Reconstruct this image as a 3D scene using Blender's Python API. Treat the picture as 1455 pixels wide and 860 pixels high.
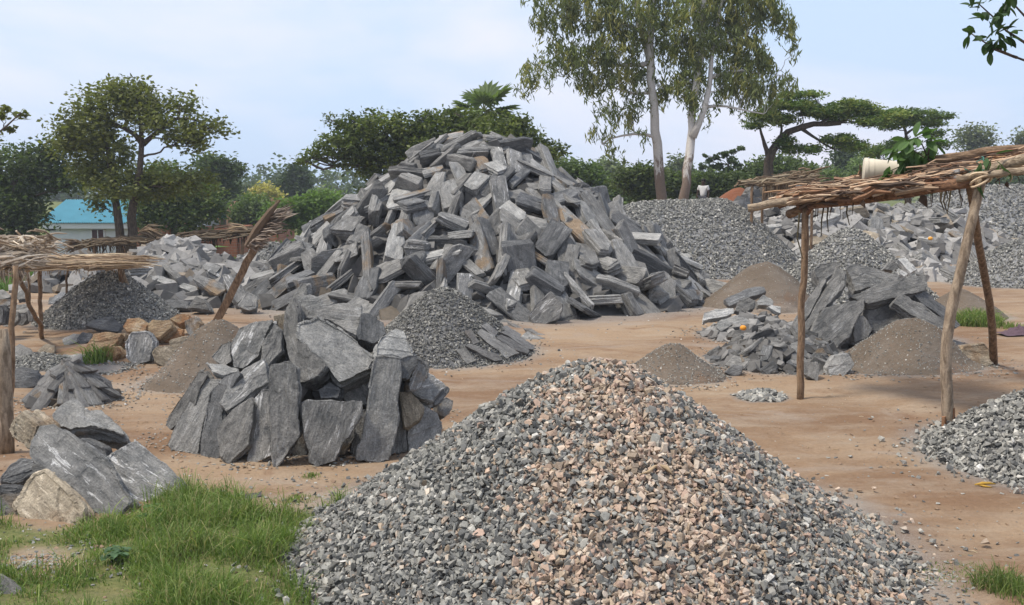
import bpy, bmesh, math, random
import numpy as np
from mathutils import Vector, Matrix, noise, Quaternion

for o in list(bpy.data.objects):
    bpy.data.objects.remove(o)
random.seed(7)
RNG = np.random.default_rng(11)
SC = bpy.context.scene
COL = SC.collection
R = math.radians

# ------------------------------------------------------------------ camera
CAM_H = 2.4
FPX = 1415.0
PITCH = math.atan(168.0 / FPX)
cam_data = bpy.data.cameras.new("camera")
cam = bpy.data.objects.new("camera", cam_data)
COL.objects.link(cam)
cam.location = (0, 0, CAM_H)
cam.rotation_euler = (R(90) - PITCH, 0, 0)
cam_data.sensor_width = 36.0
cam_data.lens = 36.0 * FPX / 1455.0
cam_data.clip_start = 0.05
cam_data.clip_end = 2000
SC.camera = cam

# ------------------------------------------------------------------ world and sun
SUN_DIR = Vector((-0.50, -0.12, 0.95)).normalized()      # towards the sun
SUN_EL = math.asin(SUN_DIR.z)
SUN_ROT = math.atan2(SUN_DIR.x, SUN_DIR.y)
w = bpy.data.worlds.new("World")
SC.world = w
w.use_nodes = True
nt = w.node_tree
nt.nodes.clear()
N = nt.nodes.new
L = nt.links.new
out = N("ShaderNodeOutputWorld"); bg = N("ShaderNodeBackground")
sky = N("ShaderNodeTexSky"); sky.sky_type = 'NISHITA'; sky.sun_disc = False
sky.sun_elevation = SUN_EL; sky.sun_rotation = SUN_ROT
sky.air_density = 1.0; sky.dust_density = 3.0; sky.ozone_density = 1.0
tc = N("ShaderNodeTexCoord"); mp = N("ShaderNodeMapping"); mp.inputs['Scale'].default_value = (1.0, 1.0, 3.2)
mp.inputs['Location'].default_value = (0.35, 0.2, 0.1)
L(tc.outputs['Generated'], mp.inputs['Vector'])
nz = N("ShaderNodeTexNoise"); nz.inputs['Scale'].default_value = 1.9; nz.inputs['Detail'].default_value = 7; nz.inputs['Roughness'].default_value = 0.55
nz.inputs['Distortion'].default_value = 0.3
L(mp.outputs[0], nz.inputs['Vector'])
cr = N("ShaderNodeValToRGB"); cr.color_ramp.elements[0].position = 0.40; cr.color_ramp.elements[1].position = 0.66
L(nz.outputs['Fac'], cr.inputs[0])
veil = N("ShaderNodeMix"); veil.data_type = 'RGBA'
veil.inputs[6].default_value = (6.3, 7.9, 10.4, 1)      # thin high haze between the clouds
veil.inputs[7].default_value = (9.9, 9.6, 10.7, 1)        # soft cloud
L(cr.outputs[0], veil.inputs[0])
mx = N("ShaderNodeMix"); mx.data_type = 'RGBA'; mx.inputs[0].default_value = 0.80
L(sky.outputs[0], mx.inputs[6]); L(veil.outputs[2], mx.inputs[7])
L(mx.outputs[2], bg.inputs['Color'])
bg.inputs['Strength'].default_value = 0.059
L(bg.outputs[0], out.inputs['Surface'])

sun_d = bpy.data.lights.new("sun", 'SUN')
sun_d.energy = 2.1; sun_d.angle = R(9); sun_d.color = (1.0, 0.93, 0.82)
sun = bpy.data.objects.new("sun", sun_d)
COL.objects.link(sun)
sun.rotation_euler = SUN_DIR.to_track_quat('Z', 'Y').to_euler()

SC.view_settings.view_transform = 'Standard'
SC.view_settings.look = 'None'
SC.view_settings.exposure = 1.0
SC.view_settings.gamma = 1.0
SC.view_settings.use_curve_mapping = False
SC.cycles.max_bounces = 5
SC.cycles.diffuse_bounces = 3
SC.cycles.volume_bounces = 0
SC.cycles.transparent_max_bounces = 4

# ------------------------------------------------------------------ geometry of the view
CP, SP = math.cos(PITCH), math.sin(PITCH)

def ray(px, py):
    u = (px - 727.5) / FPX; v = (430.0 - py) / FPX
    return np.array([u, CP + v * SP, v * CP - SP])

def P(px, py, d):
    r = ray(px, py)
    return np.array([0, 0, CAM_H]) + r * (d / r[1])

def PX(p):
    x, y, z = p[0], p[1], p[2] - CAM_H
    f = y * CP - z * SP
    u = y * SP + z * CP
    return 727.5 + FPX * x / f, 430.0 - FPX * u / f

def sst(t):
    t = np.clip(t, 0, 1)
    return t * t * (3 - 2 * t)

def T(x, y):
    """terrain height"""
    x = np.asarray(x, float); y = np.asarray(y, float)
    yy = np.maximum(y, 1.0)
    a = x / yy
    left = sst((-a - 0.13) / 0.12)
    z = -1.7 * left * sst((y - 19) / 22) * (1 - sst((y - 75) / 50))
    z = z + 1.0 * np.exp(-((a - 0.2) / 0.12) ** 2) * sst((y - 30) / 9) * (1 - sst((y - 60) / 40))
    z = z + 0.10 * sst((a - 0.34) / 0.2) * sst((y - 8) / 4) * (1 - sst((y - 18) / 6))
    z = z + 0.10 * sst((-a - 0.18) / 0.12) * sst((8.0 - y) / 2.0) * sst((y - 2) / 2)
    near = 1 - sst((y - 30) / 20)
    z = z + near * (0.018 * np.sin(x * 1.3 + 0.4 * y) * np.cos(y * 0.9 - 0.3 * x) + 0.010 * np.sin(x * 3.1 + 1.0) * np.sin(y * 2.6 + 0.8 * x))
    return z

def G(px, py):
    """ground point under a pixel"""
    r = ray(px, py)
    t = 3.0
    for _ in range(4000):
        p = r * t
        if CAM_H + p[2] <= float(T(p[0], p[1])):
            break
        t += 0.02 + t * 0.001
    p = r * t
    return np.array([p[0], p[1], float(T(p[0], p[1]))])

# ------------------------------------------------------------------ mesh builder
class MB:
    def __init__(s):
        s.v = []; s.n = 0; s.loops = []; s.tot = []; s.c = []; s.has = False
    def add(s, v, faces, col=None):
        v = np.asarray(v, np.float32).reshape(-1, 3)
        if isinstance(faces, np.ndarray):
            s.loops.append((faces + s.n).ravel().astype(np.int32)); s.tot.append(np.full(len(faces), faces.shape[1], np.int32))
        else:
            for f in faces:
                s.loops.append(np.asarray(f, np.int32) + s.n); s.tot.append(np.array([len(f)], np.int32))
        s.v.append(v); s.n += len(v)
        if col is None:
            col = np.ones((len(v), 3), np.float32)
        else:
            s.has = True
            col = np.asarray(col, np.float32)
            if col.ndim == 1: col = np.tile(col, (len(v), 1))
        s.c.append(col)
    def mesh(s, name, smooth=False):
        me = bpy.data.meshes.new(name)
        v = np.concatenate(s.v); lo = np.concatenate(s.loops); to = np.concatenate(s.tot)
        me.vertices.add(len(v)); me.vertices.foreach_set('co', v.ravel())
        me.loops.add(len(lo)); me.loops.foreach_set('vertex_index', lo)
        me.polygons.add(len(to))
        st = np.concatenate([[0], np.cumsum(to)[:-1]]).astype(np.int32)
        me.polygons.foreach_set('loop_start', st)
        me.polygons.foreach_set('loop_total', to)
        me.polygons.foreach_set('use_smooth', np.full(len(to), smooth))
        if s.has:
            a = me.color_attributes.new('tint', 'FLOAT_COLOR', 'POINT')
            c = np.concatenate(s.c); c = np.concatenate([c, np.ones((len(c), 1), np.float32)], 1)
            a.data.foreach_set('color', c.ravel().astype(np.float32))
        me.update(calc_edges=True); me.validate()
        return me
    def build(s, name, mat, parent=None, smooth=False, loc=None):
        if loc is not None:
            loc = np.asarray(loc, np.float32)
            s.v = [a - loc for a in s.v]
        me = s.mesh(name, smooth)
        me.materials.append(mat)
        o = bpy.data.objects.new(name, me)
        COL.objects.link(o)
        if loc is not None: o.location = [float(t) for t in loc]
        if parent is not None: o.parent = parent
        return o

def tag(o, label=None, cat=None, group=None, kind=None):
    if label: o['label'] = label
    if cat: o['category'] = cat
    if group: o['group'] = group
    if kind: o['kind'] = kind
    elif cat: o['kind'] = 'thing'
    return o

def empty(name, loc, label, cat, group=None, rz=0):
    o = bpy.data.objects.new(name, None)
    COL.objects.link(o)
    o.empty_display_size = 0.1
    o.location = [float(t) for t in loc]; o.rotation_euler = (0, 0, rz)
    tag(o, label, cat, group)
    return o

def part(mb, name, mat, parent, smooth=False):
    """mesh given in world coordinates, child of an unrotated empty"""
    return mb.build(name, mat, parent, smooth, None) if parent is None else _part(mb, name, mat, parent, smooth)

def _wl(o):
    l = np.array(o.location, float)
    while o.parent is not None:
        o = o.parent; l = l + np.array(o.location, float)
    return l

def _part(mb, name, mat, parent, smooth=False):
    l = _wl(parent).astype(np.float32)
    mb.v = [a - l for a in mb.v]
    return mb.build(name, mat, parent, smooth)

def tube(mb, pts, rad, seg=7, col=None, rough=0.0, cap=True):
    pts = np.asarray(pts, float); n = len(pts)
    rad = np.broadcast_to(np.asarray(rad, float), (n,)) if np.ndim(rad) else np.full(n, rad)
    tang = np.gradient(pts, axis=0)
    tang /= np.linalg.norm(tang, axis=1)[:, None] + 1e-9
    up = np.array([0, 0, 1.0]) if abs(tang[0][2]) < 0.9 else np.array([1.0, 0, 0])
    vs = []
    for i in range(n):
        t = tang[i]
        a = np.cross(t, up); a /= np.linalg.norm(a) + 1e-9
        b = np.cross(a, t)
        up = b if abs(t @ up) > 0.9 else up
        for k in range(seg):
            ang = 2 * math.pi * k / seg
            r = rad[i] * (1 + (RNG.uniform(-rough, rough) if rough else 0))
            vs.append(pts[i] + r * (math.cos(ang) * a + math.sin(ang) * b))
    f = []
    for i in range(n - 1):
        for k in range(seg):
            k2 = (k + 1) % seg
            f.append((i * seg + k, i * seg + k2, (i + 1) * seg + k2, (i + 1) * seg + k))
    if cap:
        f.append(tuple(range(seg))[::-1]); f.append(tuple(range((n - 1) * seg, n * seg)))
    mb.add(vs, f, col)

def wob(a, b, n=8, amp=0.03, sag=0.0):
    """crooked line from a to b"""
    a = np.asarray(a, float); b = np.asarray(b, float)
    t = np.linspace(0, 1, n)[:, None]
    p = a + (b - a) * t
    o = RNG.normal(0, 1, (n, 3)).cumsum(0)
    o = o - o[0] - (o[-1] - o[0]) * t
    p = p + o * amp / math.sqrt(n)
    p[:, 2] -= sag * 4 * (t[:, 0] * (1 - t[:, 0]))
    return p

def box(mb, c, sx, sy, sz, rz=0.0, col=None, rot=None):
    v = np.array([[x, y, z] for x in (-1, 1) for y in (-1, 1) for z in (-1, 1)], float) * np.array([sx, sy, sz]) / 2
    if rot is None:
        ca, sa = math.cos(rz), math.sin(rz)
        rot = np.array([[ca, -sa, 0], [sa, ca, 0], [0, 0, 1]])
    v = v @ np.asarray(rot).T + np.asarray(c, float)
    mb.add(v, np.array([[0, 1, 3, 2], [4, 6, 7, 5], [0, 4, 5, 1], [2, 3, 7, 6], [0, 2, 6, 4], [1, 5, 7, 3]]), col)

# ------------------------------------------------------------------ materials
def newmat(name):
    m = bpy.data.materials.new(name); m.use_nodes = True
    n = m.node_tree; n.nodes.clear()
    o = n.nodes.new("ShaderNodeOutputMaterial"); b = n.nodes.new("ShaderNodeBsdfPrincipled")
    n.links.new(b.outputs[0], o.inputs['Surface'])
    b.inputs['Roughness'].default_value = 0.85
    b.inputs['Specular IOR Level'].default_value = 0.25
    return m, n, b, o

def nnoise(n, vec, scale, detail=4, rough=0.55, dist=0.0, sc=None):
    if sc is not None:
        mp_ = n.nodes.new("ShaderNodeMapping"); mp_.inputs['Scale'].default_value = sc
        n.links.new(vec, mp_.inputs['Vector']); vec = mp_.outputs[0]
    t = n.nodes.new("ShaderNodeTexNoise")
    t.inputs['Scale'].default_value = scale; t.inputs['Detail'].default_value = detail
    t.inputs['Roughness'].default_value = rough; t.inputs['Distortion'].default_value = dist
    n.links.new(vec, t.inputs['Vector'])
    return t.outputs['Fac']

def ramp(n, fac, stops):
    r = n.nodes.new("ShaderNodeValToRGB")
    e = r.color_ramp.elements
    while len(e) < len(stops): e.new(0.5)
    for k, (p, c) in enumerate(stops):
        e[k].position = p
        e[k].color = (c, c, c, 1) if not hasattr(c, '__len__') else (*c, 1)
    n.links.new(fac, r.inputs[0])
    return r.outputs[0]

def mixc(n, fac, a, b, mode='MIX'):
    m = n.nodes.new("ShaderNodeMix"); m.data_type = 'RGBA'; m.blend_type = mode
    for s, v in ((0, fac), (6, a), (7, b)):
        if hasattr(v, 'type') or hasattr(v, 'is_linked'): n.links.new(v, m.inputs[s])
        elif hasattr(v, '__len__'): m.inputs[s].default_value = (*v, 1)
        else: m.inputs[s].default_value = v
    return m.outputs[2]

def math_(n, op, a, b=0.0):
    m = n.nodes.new("ShaderNodeMath"); m.operation = op
    for s, v in ((0, a), (1, b)):
        if hasattr(v, 'is_linked'): n.links.new(v, m.inputs[s])
        else: m.inputs[s].default_value = v
    return m.outputs[0]

def bump(n, b, h, strength=0.4, dist=0.02):
    bp = n.nodes.new("ShaderNodeBump"); bp.inputs['Strength'].default_value = strength; bp.inputs['Distance'].default_value = dist
    n.links.new(h, bp.inputs['Height']); n.links.new(bp.outputs[0], b.inputs['Normal'])

def objcoord(n, offset=True):
    t = n.nodes.new("ShaderNodeTexCoord")
    if not offset: return t.outputs['Object']
    oi = n.nodes.new("ShaderNodeObjectInfo")
    m = math_(n, 'MULTIPLY', oi.outputs['Random'], 37.0)
    a = n.nodes.new("ShaderNodeVectorMath"); a.operation = 'ADD'
    n.links.new(t.outputs['Object'], a.inputs[0]); n.links.new(m, a.inputs[1])
    return a.outputs[0]

def rock_mat(name, base, dark, vein=(0.5, 0.5, 0.49), veins=0.5, rust=None, rust_amt=0.0, spread=0.25, lichen=0.0):
    m, n, b, o = newmat(name)
    v = objcoord(n)
    big = nnoise(n, v, 3.0, 5, 0.6)
    lay = nnoise(n, v, 6.5, 7, 0.66, 0.6, sc=(1.6, 0.8, 5.5))
    fine = nnoise(n, v, 70.0, 5, 0.75)
    mid = nnoise(n, v, 16.0, 5, 0.6, sc=(1.0, 0.5, 1.6))
    c = mixc(n, ramp(n, lay, [(0.40, 0), (0.60, 1)]), dark, base)
    lam = nnoise(n, v, 6.0, 5, 0.7, 0.3, sc=(7.0, 0.35, 12.0))
    c = mixc(n, 0.25, c, ramp(n, lam, [(0.36, 0.62), (0.64, 1.4)]), 'MULTIPLY')
    c = mixc(n, math_(n, 'MULTIPLY', ramp(n, big, [(0.45, 0), (0.7, 1)]), 0.55), c, tuple(x * 1.35 for x in base))
    vm = ramp(n, nnoise(n, v, 7.0, 7, 0.66, 0.8, sc=(2.6, 0.35, 4.2)), [(0.565, 0), (0.60, 1), (0.63, 1), (0.67, 0.1)])
    vm2 = ramp(n, big, [(0.42, 0.0), (0.58, 1.0)])
    c = mixc(n, math_(n, 'MULTIPLY', math_(n, 'MULTIPLY', vm, vm2), veins), c, vein)
    if rust:
        rm = ramp(n, nnoise(n, v, 2.4, 4, 0.6, 0.5), [(0.62 - 0.25 * rust_amt, 0), (0.72 - 0.2 * rust_amt, 1)])
        c = mixc(n, math_(n, 'MULTIPLY', rm, min(1.0, 0.45 + rust_amt * 0.5)), c, rust)
    c = mixc(n, 0.6, c, ramp(n, fine, [(0.36, 0.5), (0.64, 1.5)]), 'MULTIPLY')
    c = mixc(n, 0.35, c, ramp(n, mid, [(0.3, 0.6), (0.7, 1.35)]), 'MULTIPLY')
    oi = n.nodes.new("ShaderNodeObjectInfo")
    hs = n.nodes.new("ShaderNodeHueSaturation")
    vv = math_(n, 'ADD', math_(n, 'MULTIPLY', oi.outputs['Random'], 2 * spread), 1.0 - spread)
    n.links.new(vv, hs.inputs['Value']); n.links.new(c, hs.inputs['Color'])
    n.links.new(hs.outputs[0], b.inputs['Base Color'])
    h = math_(n, 'ADD', math_(n, 'MULTIPLY', math_(n, 'ADD', lay, math_(n, 'MULTIPLY', lam, 0.5)), 0.9), math_(n, 'ADD', math_(n, 'MULTIPLY', mid, 0.6), math_(n, 'MULTIPLY', fine, 0.22)))
    bump(n, b, h, 0.9, 0.045)
    b.inputs['Roughness'].default_value = 0.72
    return m

STONE = {
    'mid grey': rock_mat("stone_mid_grey", (0.22, 0.212, 0.196), (0.112, 0.111, 0.106), veins=0.35),
    'dark grey': rock_mat("stone_dark_grey", (0.145, 0.145, 0.143), (0.075, 0.077, 0.078), veins=0.3),
    'pale grey': rock_mat("stone_pale_grey", (0.31, 0.302, 0.282), (0.19, 0.19, 0.183), veins=0.5),
    'white streaked': rock_mat("stone_white_streaked", (0.25, 0.243, 0.228), (0.12, 0.122, 0.12), vein=(0.66, 0.65, 0.63), veins=1.0),
    'brown stained': rock_mat("stone_brown_stained", (0.21, 0.205, 0.195), (0.12, 0.12, 0.115), rust=(0.25, 0.165, 0.085), rust_amt=0.55),
    'orange': rock_mat("stone_orange", (0.34, 0.25, 0.15), (0.2, 0.13, 0.075), vein=(0.5, 0.42, 0.32), veins=0.6, rust=(0.27, 0.135, 0.06), rust_amt=0.8),
    'tan': rock_mat("stone_tan", (0.32, 0.27, 0.2), (0.19, 0.155, 0.11), vein=(0.55, 0.47, 0.36), veins=0.9, rust=(0.2, 0.12, 0.06), rust_amt=0.3),
    'white': rock_mat("stone_white", (0.52, 0.51, 0.48), (0.3, 0.3, 0.29), veins=0.7),
    'slate': rock_mat("stone_slate", (0.185, 0.18, 0.17), (0.12, 0.115, 0.11), veins=0.12, rust=(0.2, 0.145, 0.1), rust_amt=0.1, spread=0.3),
}

def tint_mat(name, var=0.4, scale=60.0, rough=0.8, transl=0.0, bumpy=0.0):
    m, n, b, o = newmat(name)
    a = n.nodes.new("ShaderNodeVertexColor"); a.layer_name = 'tint'
    t = n.nodes.new("ShaderNodeTexCoord")
    f = nnoise(n, t.outputs['Object'], scale, 4, 0.65)
    c = mixc(n, var, a.outputs['Color'], ramp(n, f, [(0.3, 0.55), (0.7, 1.45)]), 'MULTIPLY')
    n.links.new(c, b.inputs['Base Color'])
    b.inputs['Roughness'].default_value = rough
    if bumpy: bump(n, b, f, bumpy, 0.01)
    if transl:
        tr = n.nodes.new("ShaderNodeBsdfTranslucent"); ms = n.nodes.new("ShaderNodeMixShader")
        n.links.new(mixc(n, 1.0, c, (1.1, 1.25, 0.6), 'MULTIPLY'), tr.inputs['Color'])
        ms.inputs[0].default_value = transl
        n.links.new(b.outputs[0], ms.inputs[1]); n.links.new(tr.outputs[0], ms.inputs[2])
        n.links.new(ms.outputs[0], o.inputs['Surface'])
    return m

M_PEB = tint_mat("crushed_stone", 0.5, 70.0, 0.75, bumpy=0.3)
M_LEAF = tint_mat("leaf_green", 0.15, 3.0, 0.5, transl=0.38)
M_GRASS = tint_mat("grass_blade", 0.1, 3.0, 0.6, transl=0.35)
M_THATCH = tint_mat("dry_thatch", 0.45, 30.0, 0.9)

def bark_mat(name, a_, b_, scale=8.0, sc=(4, 4, 0.8), lo=0.4, hi=0.6):
    m, n, b, o = newmat(name)
    t = n.nodes.new("ShaderNodeTexCoord")
    f = nnoise(n, t.outputs['Object'], scale, 6, 0.65, 0.4, sc=sc)
    f2 = nnoise(n, t.outputs['Object'], scale * 5, 4, 0.7)
    c = mixc(n, ramp(n, f, [(lo, 0), (hi, 1)]), a_, b_)
    c = mixc(n, 0.4, c, ramp(n, f2, [(0.3, 0.5), (0.7, 1.4)]), 'MULTIPLY')
    n.links.new(c, b.inputs['Base Color']); bump(n, b, math_(n, 'ADD', f, math_(n, 'MULTIPLY', f2, 0.3)), 0.6, 0.03)
    return m

M_BARK = bark_mat("bark_brown", (0.05, 0.038, 0.028), (0.12, 0.09, 0.065))
M_WOOD = bark_mat("pole_wood", (0.12, 0.075, 0.045), (0.27, 0.18, 0.11), 9, (3, 3, 0.7))
M_WOOD_PALE = bark_mat("pole_wood_pale", (0.17, 0.125, 0.085), (0.36, 0.28, 0.2), 9, (3, 3, 0.7))
M_BEAM = bark_mat("beam_bark", (0.12, 0.075, 0.045), (0.27, 0.18, 0.11), 9, (0.6, 2, 4))
M_BEAM_PALE = bark_mat("beam_bark_pale", (0.17, 0.125, 0.085), (0.38, 0.30, 0.21), 9, (0.6, 2, 4))
M_BEAM_RED = bark_mat("beam_peeled", (0.09, 0.045, 0.026), (0.27, 0.15, 0.085), 8, (0.6, 2, 4))
M_WOOD_RED = bark_mat("peeled_wood", (0.11, 0.05, 0.028), (0.3, 0.16, 0.085), 8, (3, 3, 0.7))

# eucalyptus bark: white above, dark and flaking towards the foot
def euc_bark():
    m, n, b, o = newmat("white_gum_bark")
    t = n.nodes.new("ShaderNodeTexCoord")
    f = nnoise(n, t.outputs['Object'], 1.6, 7, 0.75, 0.6, sc=(3, 3, 0.8))
    sep = n.nodes.new("ShaderNodeSeparateXYZ"); n.links.new(t.outputs['Object'], sep.inputs[0])
    hgt = math_(n, 'MULTIPLY', sep.outputs[2], 0.17)
    k = math_(n, 'SUBTRACT', math_(n, 'ADD', f, 0.25), hgt)
    c = mixc(n, ramp(n, k, [(0.30, 0), (0.36, 1)]), (0.50, 0.47, 0.43), (0.17, 0.125, 0.095))
    f2 = nnoise(n, t.outputs['Object'], 14.0, 5, 0.7, 0, sc=(1, 1, 2.5))
    c = mixc(n, 0.5, c, ramp(n, f2, [(0.3, 0.6), (0.62, 1.25)]), 'MULTIPLY')
    n.links.new(c, b.inputs['Base Color']); bump(n, b, f, 0.4, 0.03)
    return m
M_EUC = euc_bark()

def plain_mat(name, col, rough=0.6, var=0.25, scale=12.0, metal=0.0):
    m, n, b, o = newmat(name)
    t = n.nodes.new("ShaderNodeTexCoord")
    f = nnoise(n, t.outputs['Object'], scale, 5, 0.65)
    c = mixc(n, var, col, ramp(n, f, [(0.3, 0.6), (0.7, 1.3)]), 'MULTIPLY')
    n.links.new(c, b.inputs['Base Color']); b.inputs['Roughness'].default_value = rough
    b.inputs['Metallic'].default_value = metal
    return m

def brick_mat():
    m, n, b, o = newmat("red_brick")
    t = n.nodes.new("ShaderNodeTexCoord")
    br = n.nodes.new("ShaderNodeTexBrick")
    mp_ = n.nodes.new("ShaderNodeMapping"); mp_.inputs['Rotation'].default_value = (R(90), 0, 0)
    n.links.new(t.outputs['Object'], mp_.inputs[0]); n.links.new(mp_.outputs[0], br.inputs['Vector'])
    br.inputs['Color1'].default_value = (0.30, 0.105, 0.055, 1); br.inputs['Color2'].default_value = (0.40, 0.16, 0.09, 1)
    br.inputs['Mortar'].default_value = (0.3, 0.2, 0.14, 1)
    br.inputs['Scale'].default_value = 1.0; br.inputs['Brick Width'].default_value = 0.32; br.inputs['Row Height'].default_value = 0.14
    br.inputs['Mortar Size'].default_value = 0.012
    f = nnoise(n, t.outputs['Object'], 1.6, 5, 0.65)
    c = mixc(n, 0.5, br.outputs['Color'], ramp(n, f, [(0.3, 0.65), (0.7, 1.3)]), 'MULTIPLY')
    n.links.new(c, b.inputs['Base Color'])
    return m
M_BRICK = brick_mat()
M_BRICK_PALE = plain_mat("sun_bleached_brick", (0.46, 0.27, 0.18), 0.9, 0.5, 6.0)

# ------------------------------------------------------------------ soil
def soil_mat(name, near=True, cols=None):
    m, n, b, o = newmat(name)
    t = n.nodes.new("ShaderNodeTexCoord"); v = t.outputs['Object']
    big = nnoise(n, v, 0.33, 6, 0.6, 0.3, sc=(0.8, 1.5, 1))
    mid = nnoise(n, v, 1.5, 6, 0.65, 0.4, sc=(0.7, 1.8, 1))
    fine = nnoise(n, v, 26, 6, 0.75)
    grit = nnoise(n, v, 120, 3, 0.7)
    A, B, C_ = cols or ((0.20, 0.125, 0.076), (0.302, 0.214, 0.138), (0.34, 0.275, 0.205))
    c = mixc(n, ramp(n, big, [(0.41, 0), (0.59, 1)]), A, B)
    c = mixc(n, ramp(n, mid, [(0.46, 0), (0.75, 0.75)]), c, C_)
    c = mixc(n, ramp(n, nnoise(n, v, 0.8, 5, 0.7, 0.5), [(0.56, 0), (0.68, 0.7)]), c, (0.19, 0.11, 0.065))
    c = mixc(n, ramp(n, nnoise(n, v, 0.5, 6, 0.7, 1.2, sc=(0.6, 1.6, 1)), [(0.55, 0), (0.66, 0.6)]), c, (0.30, 0.25, 0.205))
    c = mixc(n, 0.5, c, ramp(n, fine, [(0.3, 0.7), (0.7, 1.25)]), 'MULTIPLY')
    c = mixc(n, ramp(n, grit, [(0.66, 0), (0.74, 0.5)]), c, (0.2, 0.17, 0.14))
    if near:
        a = n.nodes.new("ShaderNodeVertexColor"); a.layer_name = 'tint'     # r: grassy soil, g: stone dust
        sp = n.nodes.new("ShaderNodeSeparateColor"); n.links.new(a.outputs['Color'], sp.inputs[0])
        k = math_(n, 'MULTIPLY', sp.outputs[0], ramp(n, mid, [(0.2, 0.5), (0.5, 1)]))
        gcol = mixc(n, ramp(n, fine, [(0.35, 0), (0.65, 1)]), (0.07, 0.10, 0.028), (0.16, 0.17, 0.06))
        c = mixc(n, k, c, gcol)
        k2 = math_(n, 'MULTIPLY', sp.outputs[1], ramp(n, fine, [(0.3, 0.5), (0.6, 1)]))
        c = mixc(n, k2, c, mixc(n, ramp(n, grit, [(0.4, 0), (0.6, 1)]), (0.15, 0.15, 0.148), (0.33, 0.32, 0.30)))
    n.links.new(c, b.inputs['Base Color']); b.inputs['Roughness'].default_value = 0.95
    b.inputs['Specular IOR Level'].default_value = 0.1
    h = math_(n, 'ADD', math_(n, 'MULTIPLY', mid, 2.0), math_(n, 'ADD', math_(n, 'MULTIPLY', fine, 0.5), math_(n, 'MULTIPLY', grit, 0.12)))
    bump(n, b, h, 0.65, 0.05)
    return m
M_SOIL = soil_mat("sandy_soil")
M_MOUND = soil_mat("dark_gritty_soil", False, ((0.12, 0.094, 0.07), (0.165, 0.132, 0.102), (0.19, 0.165, 0.138)))
M_REDSOIL = soil_mat("red_soil", False, ((0.17, 0.065, 0.035), (0.24, 0.095, 0.05), (0.2, 0.1, 0.06)))
# ------------------------------------------------------------------ ground
def grass_fac(x, y):
    """1 where the foreground verge is grassy"""
    x = np.asarray(x, float); y = np.asarray(y, float)
    px, py = PX(np.stack([x, np.maximum(y, 1.2), T(x, y)]))
    top = np.interp(px, [-400, 0, 60, 130, 200, 270, 330, 380, 430, 480, 530], [735, 742, 752, 744, 726, 700, 712, 738, 728, 716, 735])
    right = np.interp(py, [690, 720, 760, 800, 860, 1200], [505, 520, 440, 402, 450, 480])
    f = sst((py - top + 5) / 14) * sst((right - px + 5) / 22)
    bare = np.exp(-(((px - 55) / 75) ** 2 + ((py - 800) / 28) ** 2))
    f = f * (1 - sst(bare * 1.7 - 0.45))
    return f

def build_ground():
    u = np.linspace(-1, 1, 420); xs = 258 * np.sinh(u * 6.4) / math.sinh(6.4)
    v = np.linspace(0, 1, 420); ys = -30 + 1030 * np.where(v < 0.1, 0, 0) + 0 * v
    near = np.linspace(-25, 2.5, 16); mid = 2.5 * (34 / 2.5) ** np.linspace(0, 1, 300); far = 34 * (262 / 34) ** np.linspace(0, 1, 90)
    ys = np.concatenate([near, mid[1:], far[1:]])
    X, Y = np.meshgrid(xs, ys)
    Z = T(X, Y)
    nb = np.array([noise.noise(Vector((a * 2.2, b * 2.2, 0))) for a, b in zip(X.ravel(), Y.ravel())]).reshape(X.shape)
    fade = (1 - sst((Y - 20) / 10))
    n3 = np.array([noise.fractal(Vector((a * 5.5, b * 5.5, 4)), 0.8, 2.0, 4) for a, b in zip(X.ravel(), Y.ravel())]).reshape(X.shape)
    Z = Z + (0.014 * nb + 0.012 * n3 * (1 - sst((Y - 12) / 6))) * fade
    Vv = np.stack([X, Y, Z], -1).reshape(-1, 3)
    ny, nx = X.shape
    idx = np.arange(ny * nx).reshape(ny, nx)
    F = np.stack([idx[:-1, :-1], idx[:-1, 1:], idx[1:, 1:], idx[1:, :-1]], -1).reshape(-1, 4)
    a = X / np.maximum(Y, 1)
    g = grass_fac(X, Y) * 0.9
    g = np.maximum(g, sst((Y - 40) / 12))
    g = np.maximum(g, sst((Y - 27) / 8) * sst((-a - 0.2) / 0.06) * 0.9)
    d = np.zeros_like(X)
    for (hx, hy, hr) in DUST:
        rr = np.hypot(X - hx, Y - hy) / hr
        d = np.maximum(d, (1 - sst((rr - 0.95) / 0.35)) * 0.85)
    d = d * (1 - g)
    col = np.stack([g, d, d * 0], -1).reshape(-1, 3)
    mb = MB(); mb.add(Vv, F, col)
    o = mb.build("ground", M_SOIL, None, True)
    tag(o, "sandy brown bare soil of the stone yard", None, None, 'structure')
    return o

DUST = []

# ------------------------------------------------------------------ loose stone chips
def hull_variants(n, flat=(0.45, 0.9), pts=9):
    res = []
    for i in range(n):
        bm = bmesh.new()
        sx, sy, sz = 1.0, RNG.uniform(0.6, 0.95), RNG.uniform(*flat)
        for k in range(pts):
            p = RNG.normal(0, 1, 3); p /= np.linalg.norm(p)
            p = np.sign(p) * np.abs(p) ** 0.6
            bm.verts.new((p[0] * sx * 0.5, p[1] * sy * 0.5, p[2] * sz * 0.5))
        r = bmesh.ops.convex_hull(bm, input=bm.verts)
        bmesh.ops.delete(bm, geom=[g for g in r['geom_interior'] if isinstance(g, bmesh.types.BMVert)], context='VERTS')
        bm.verts.ensure_lookup_table(); bm.verts.index_update()
        V = np.array([v.co[:] for v in bm.verts]); F = np.array([[v.index for v in f.verts] for f in bm.faces if len(f.verts) == 3])
        res.append((V, F)); bm.free()
    return res
PEB = hull_variants(14)
CHIP = hull_variants(8, (0.2, 0.4), 10)

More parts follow.
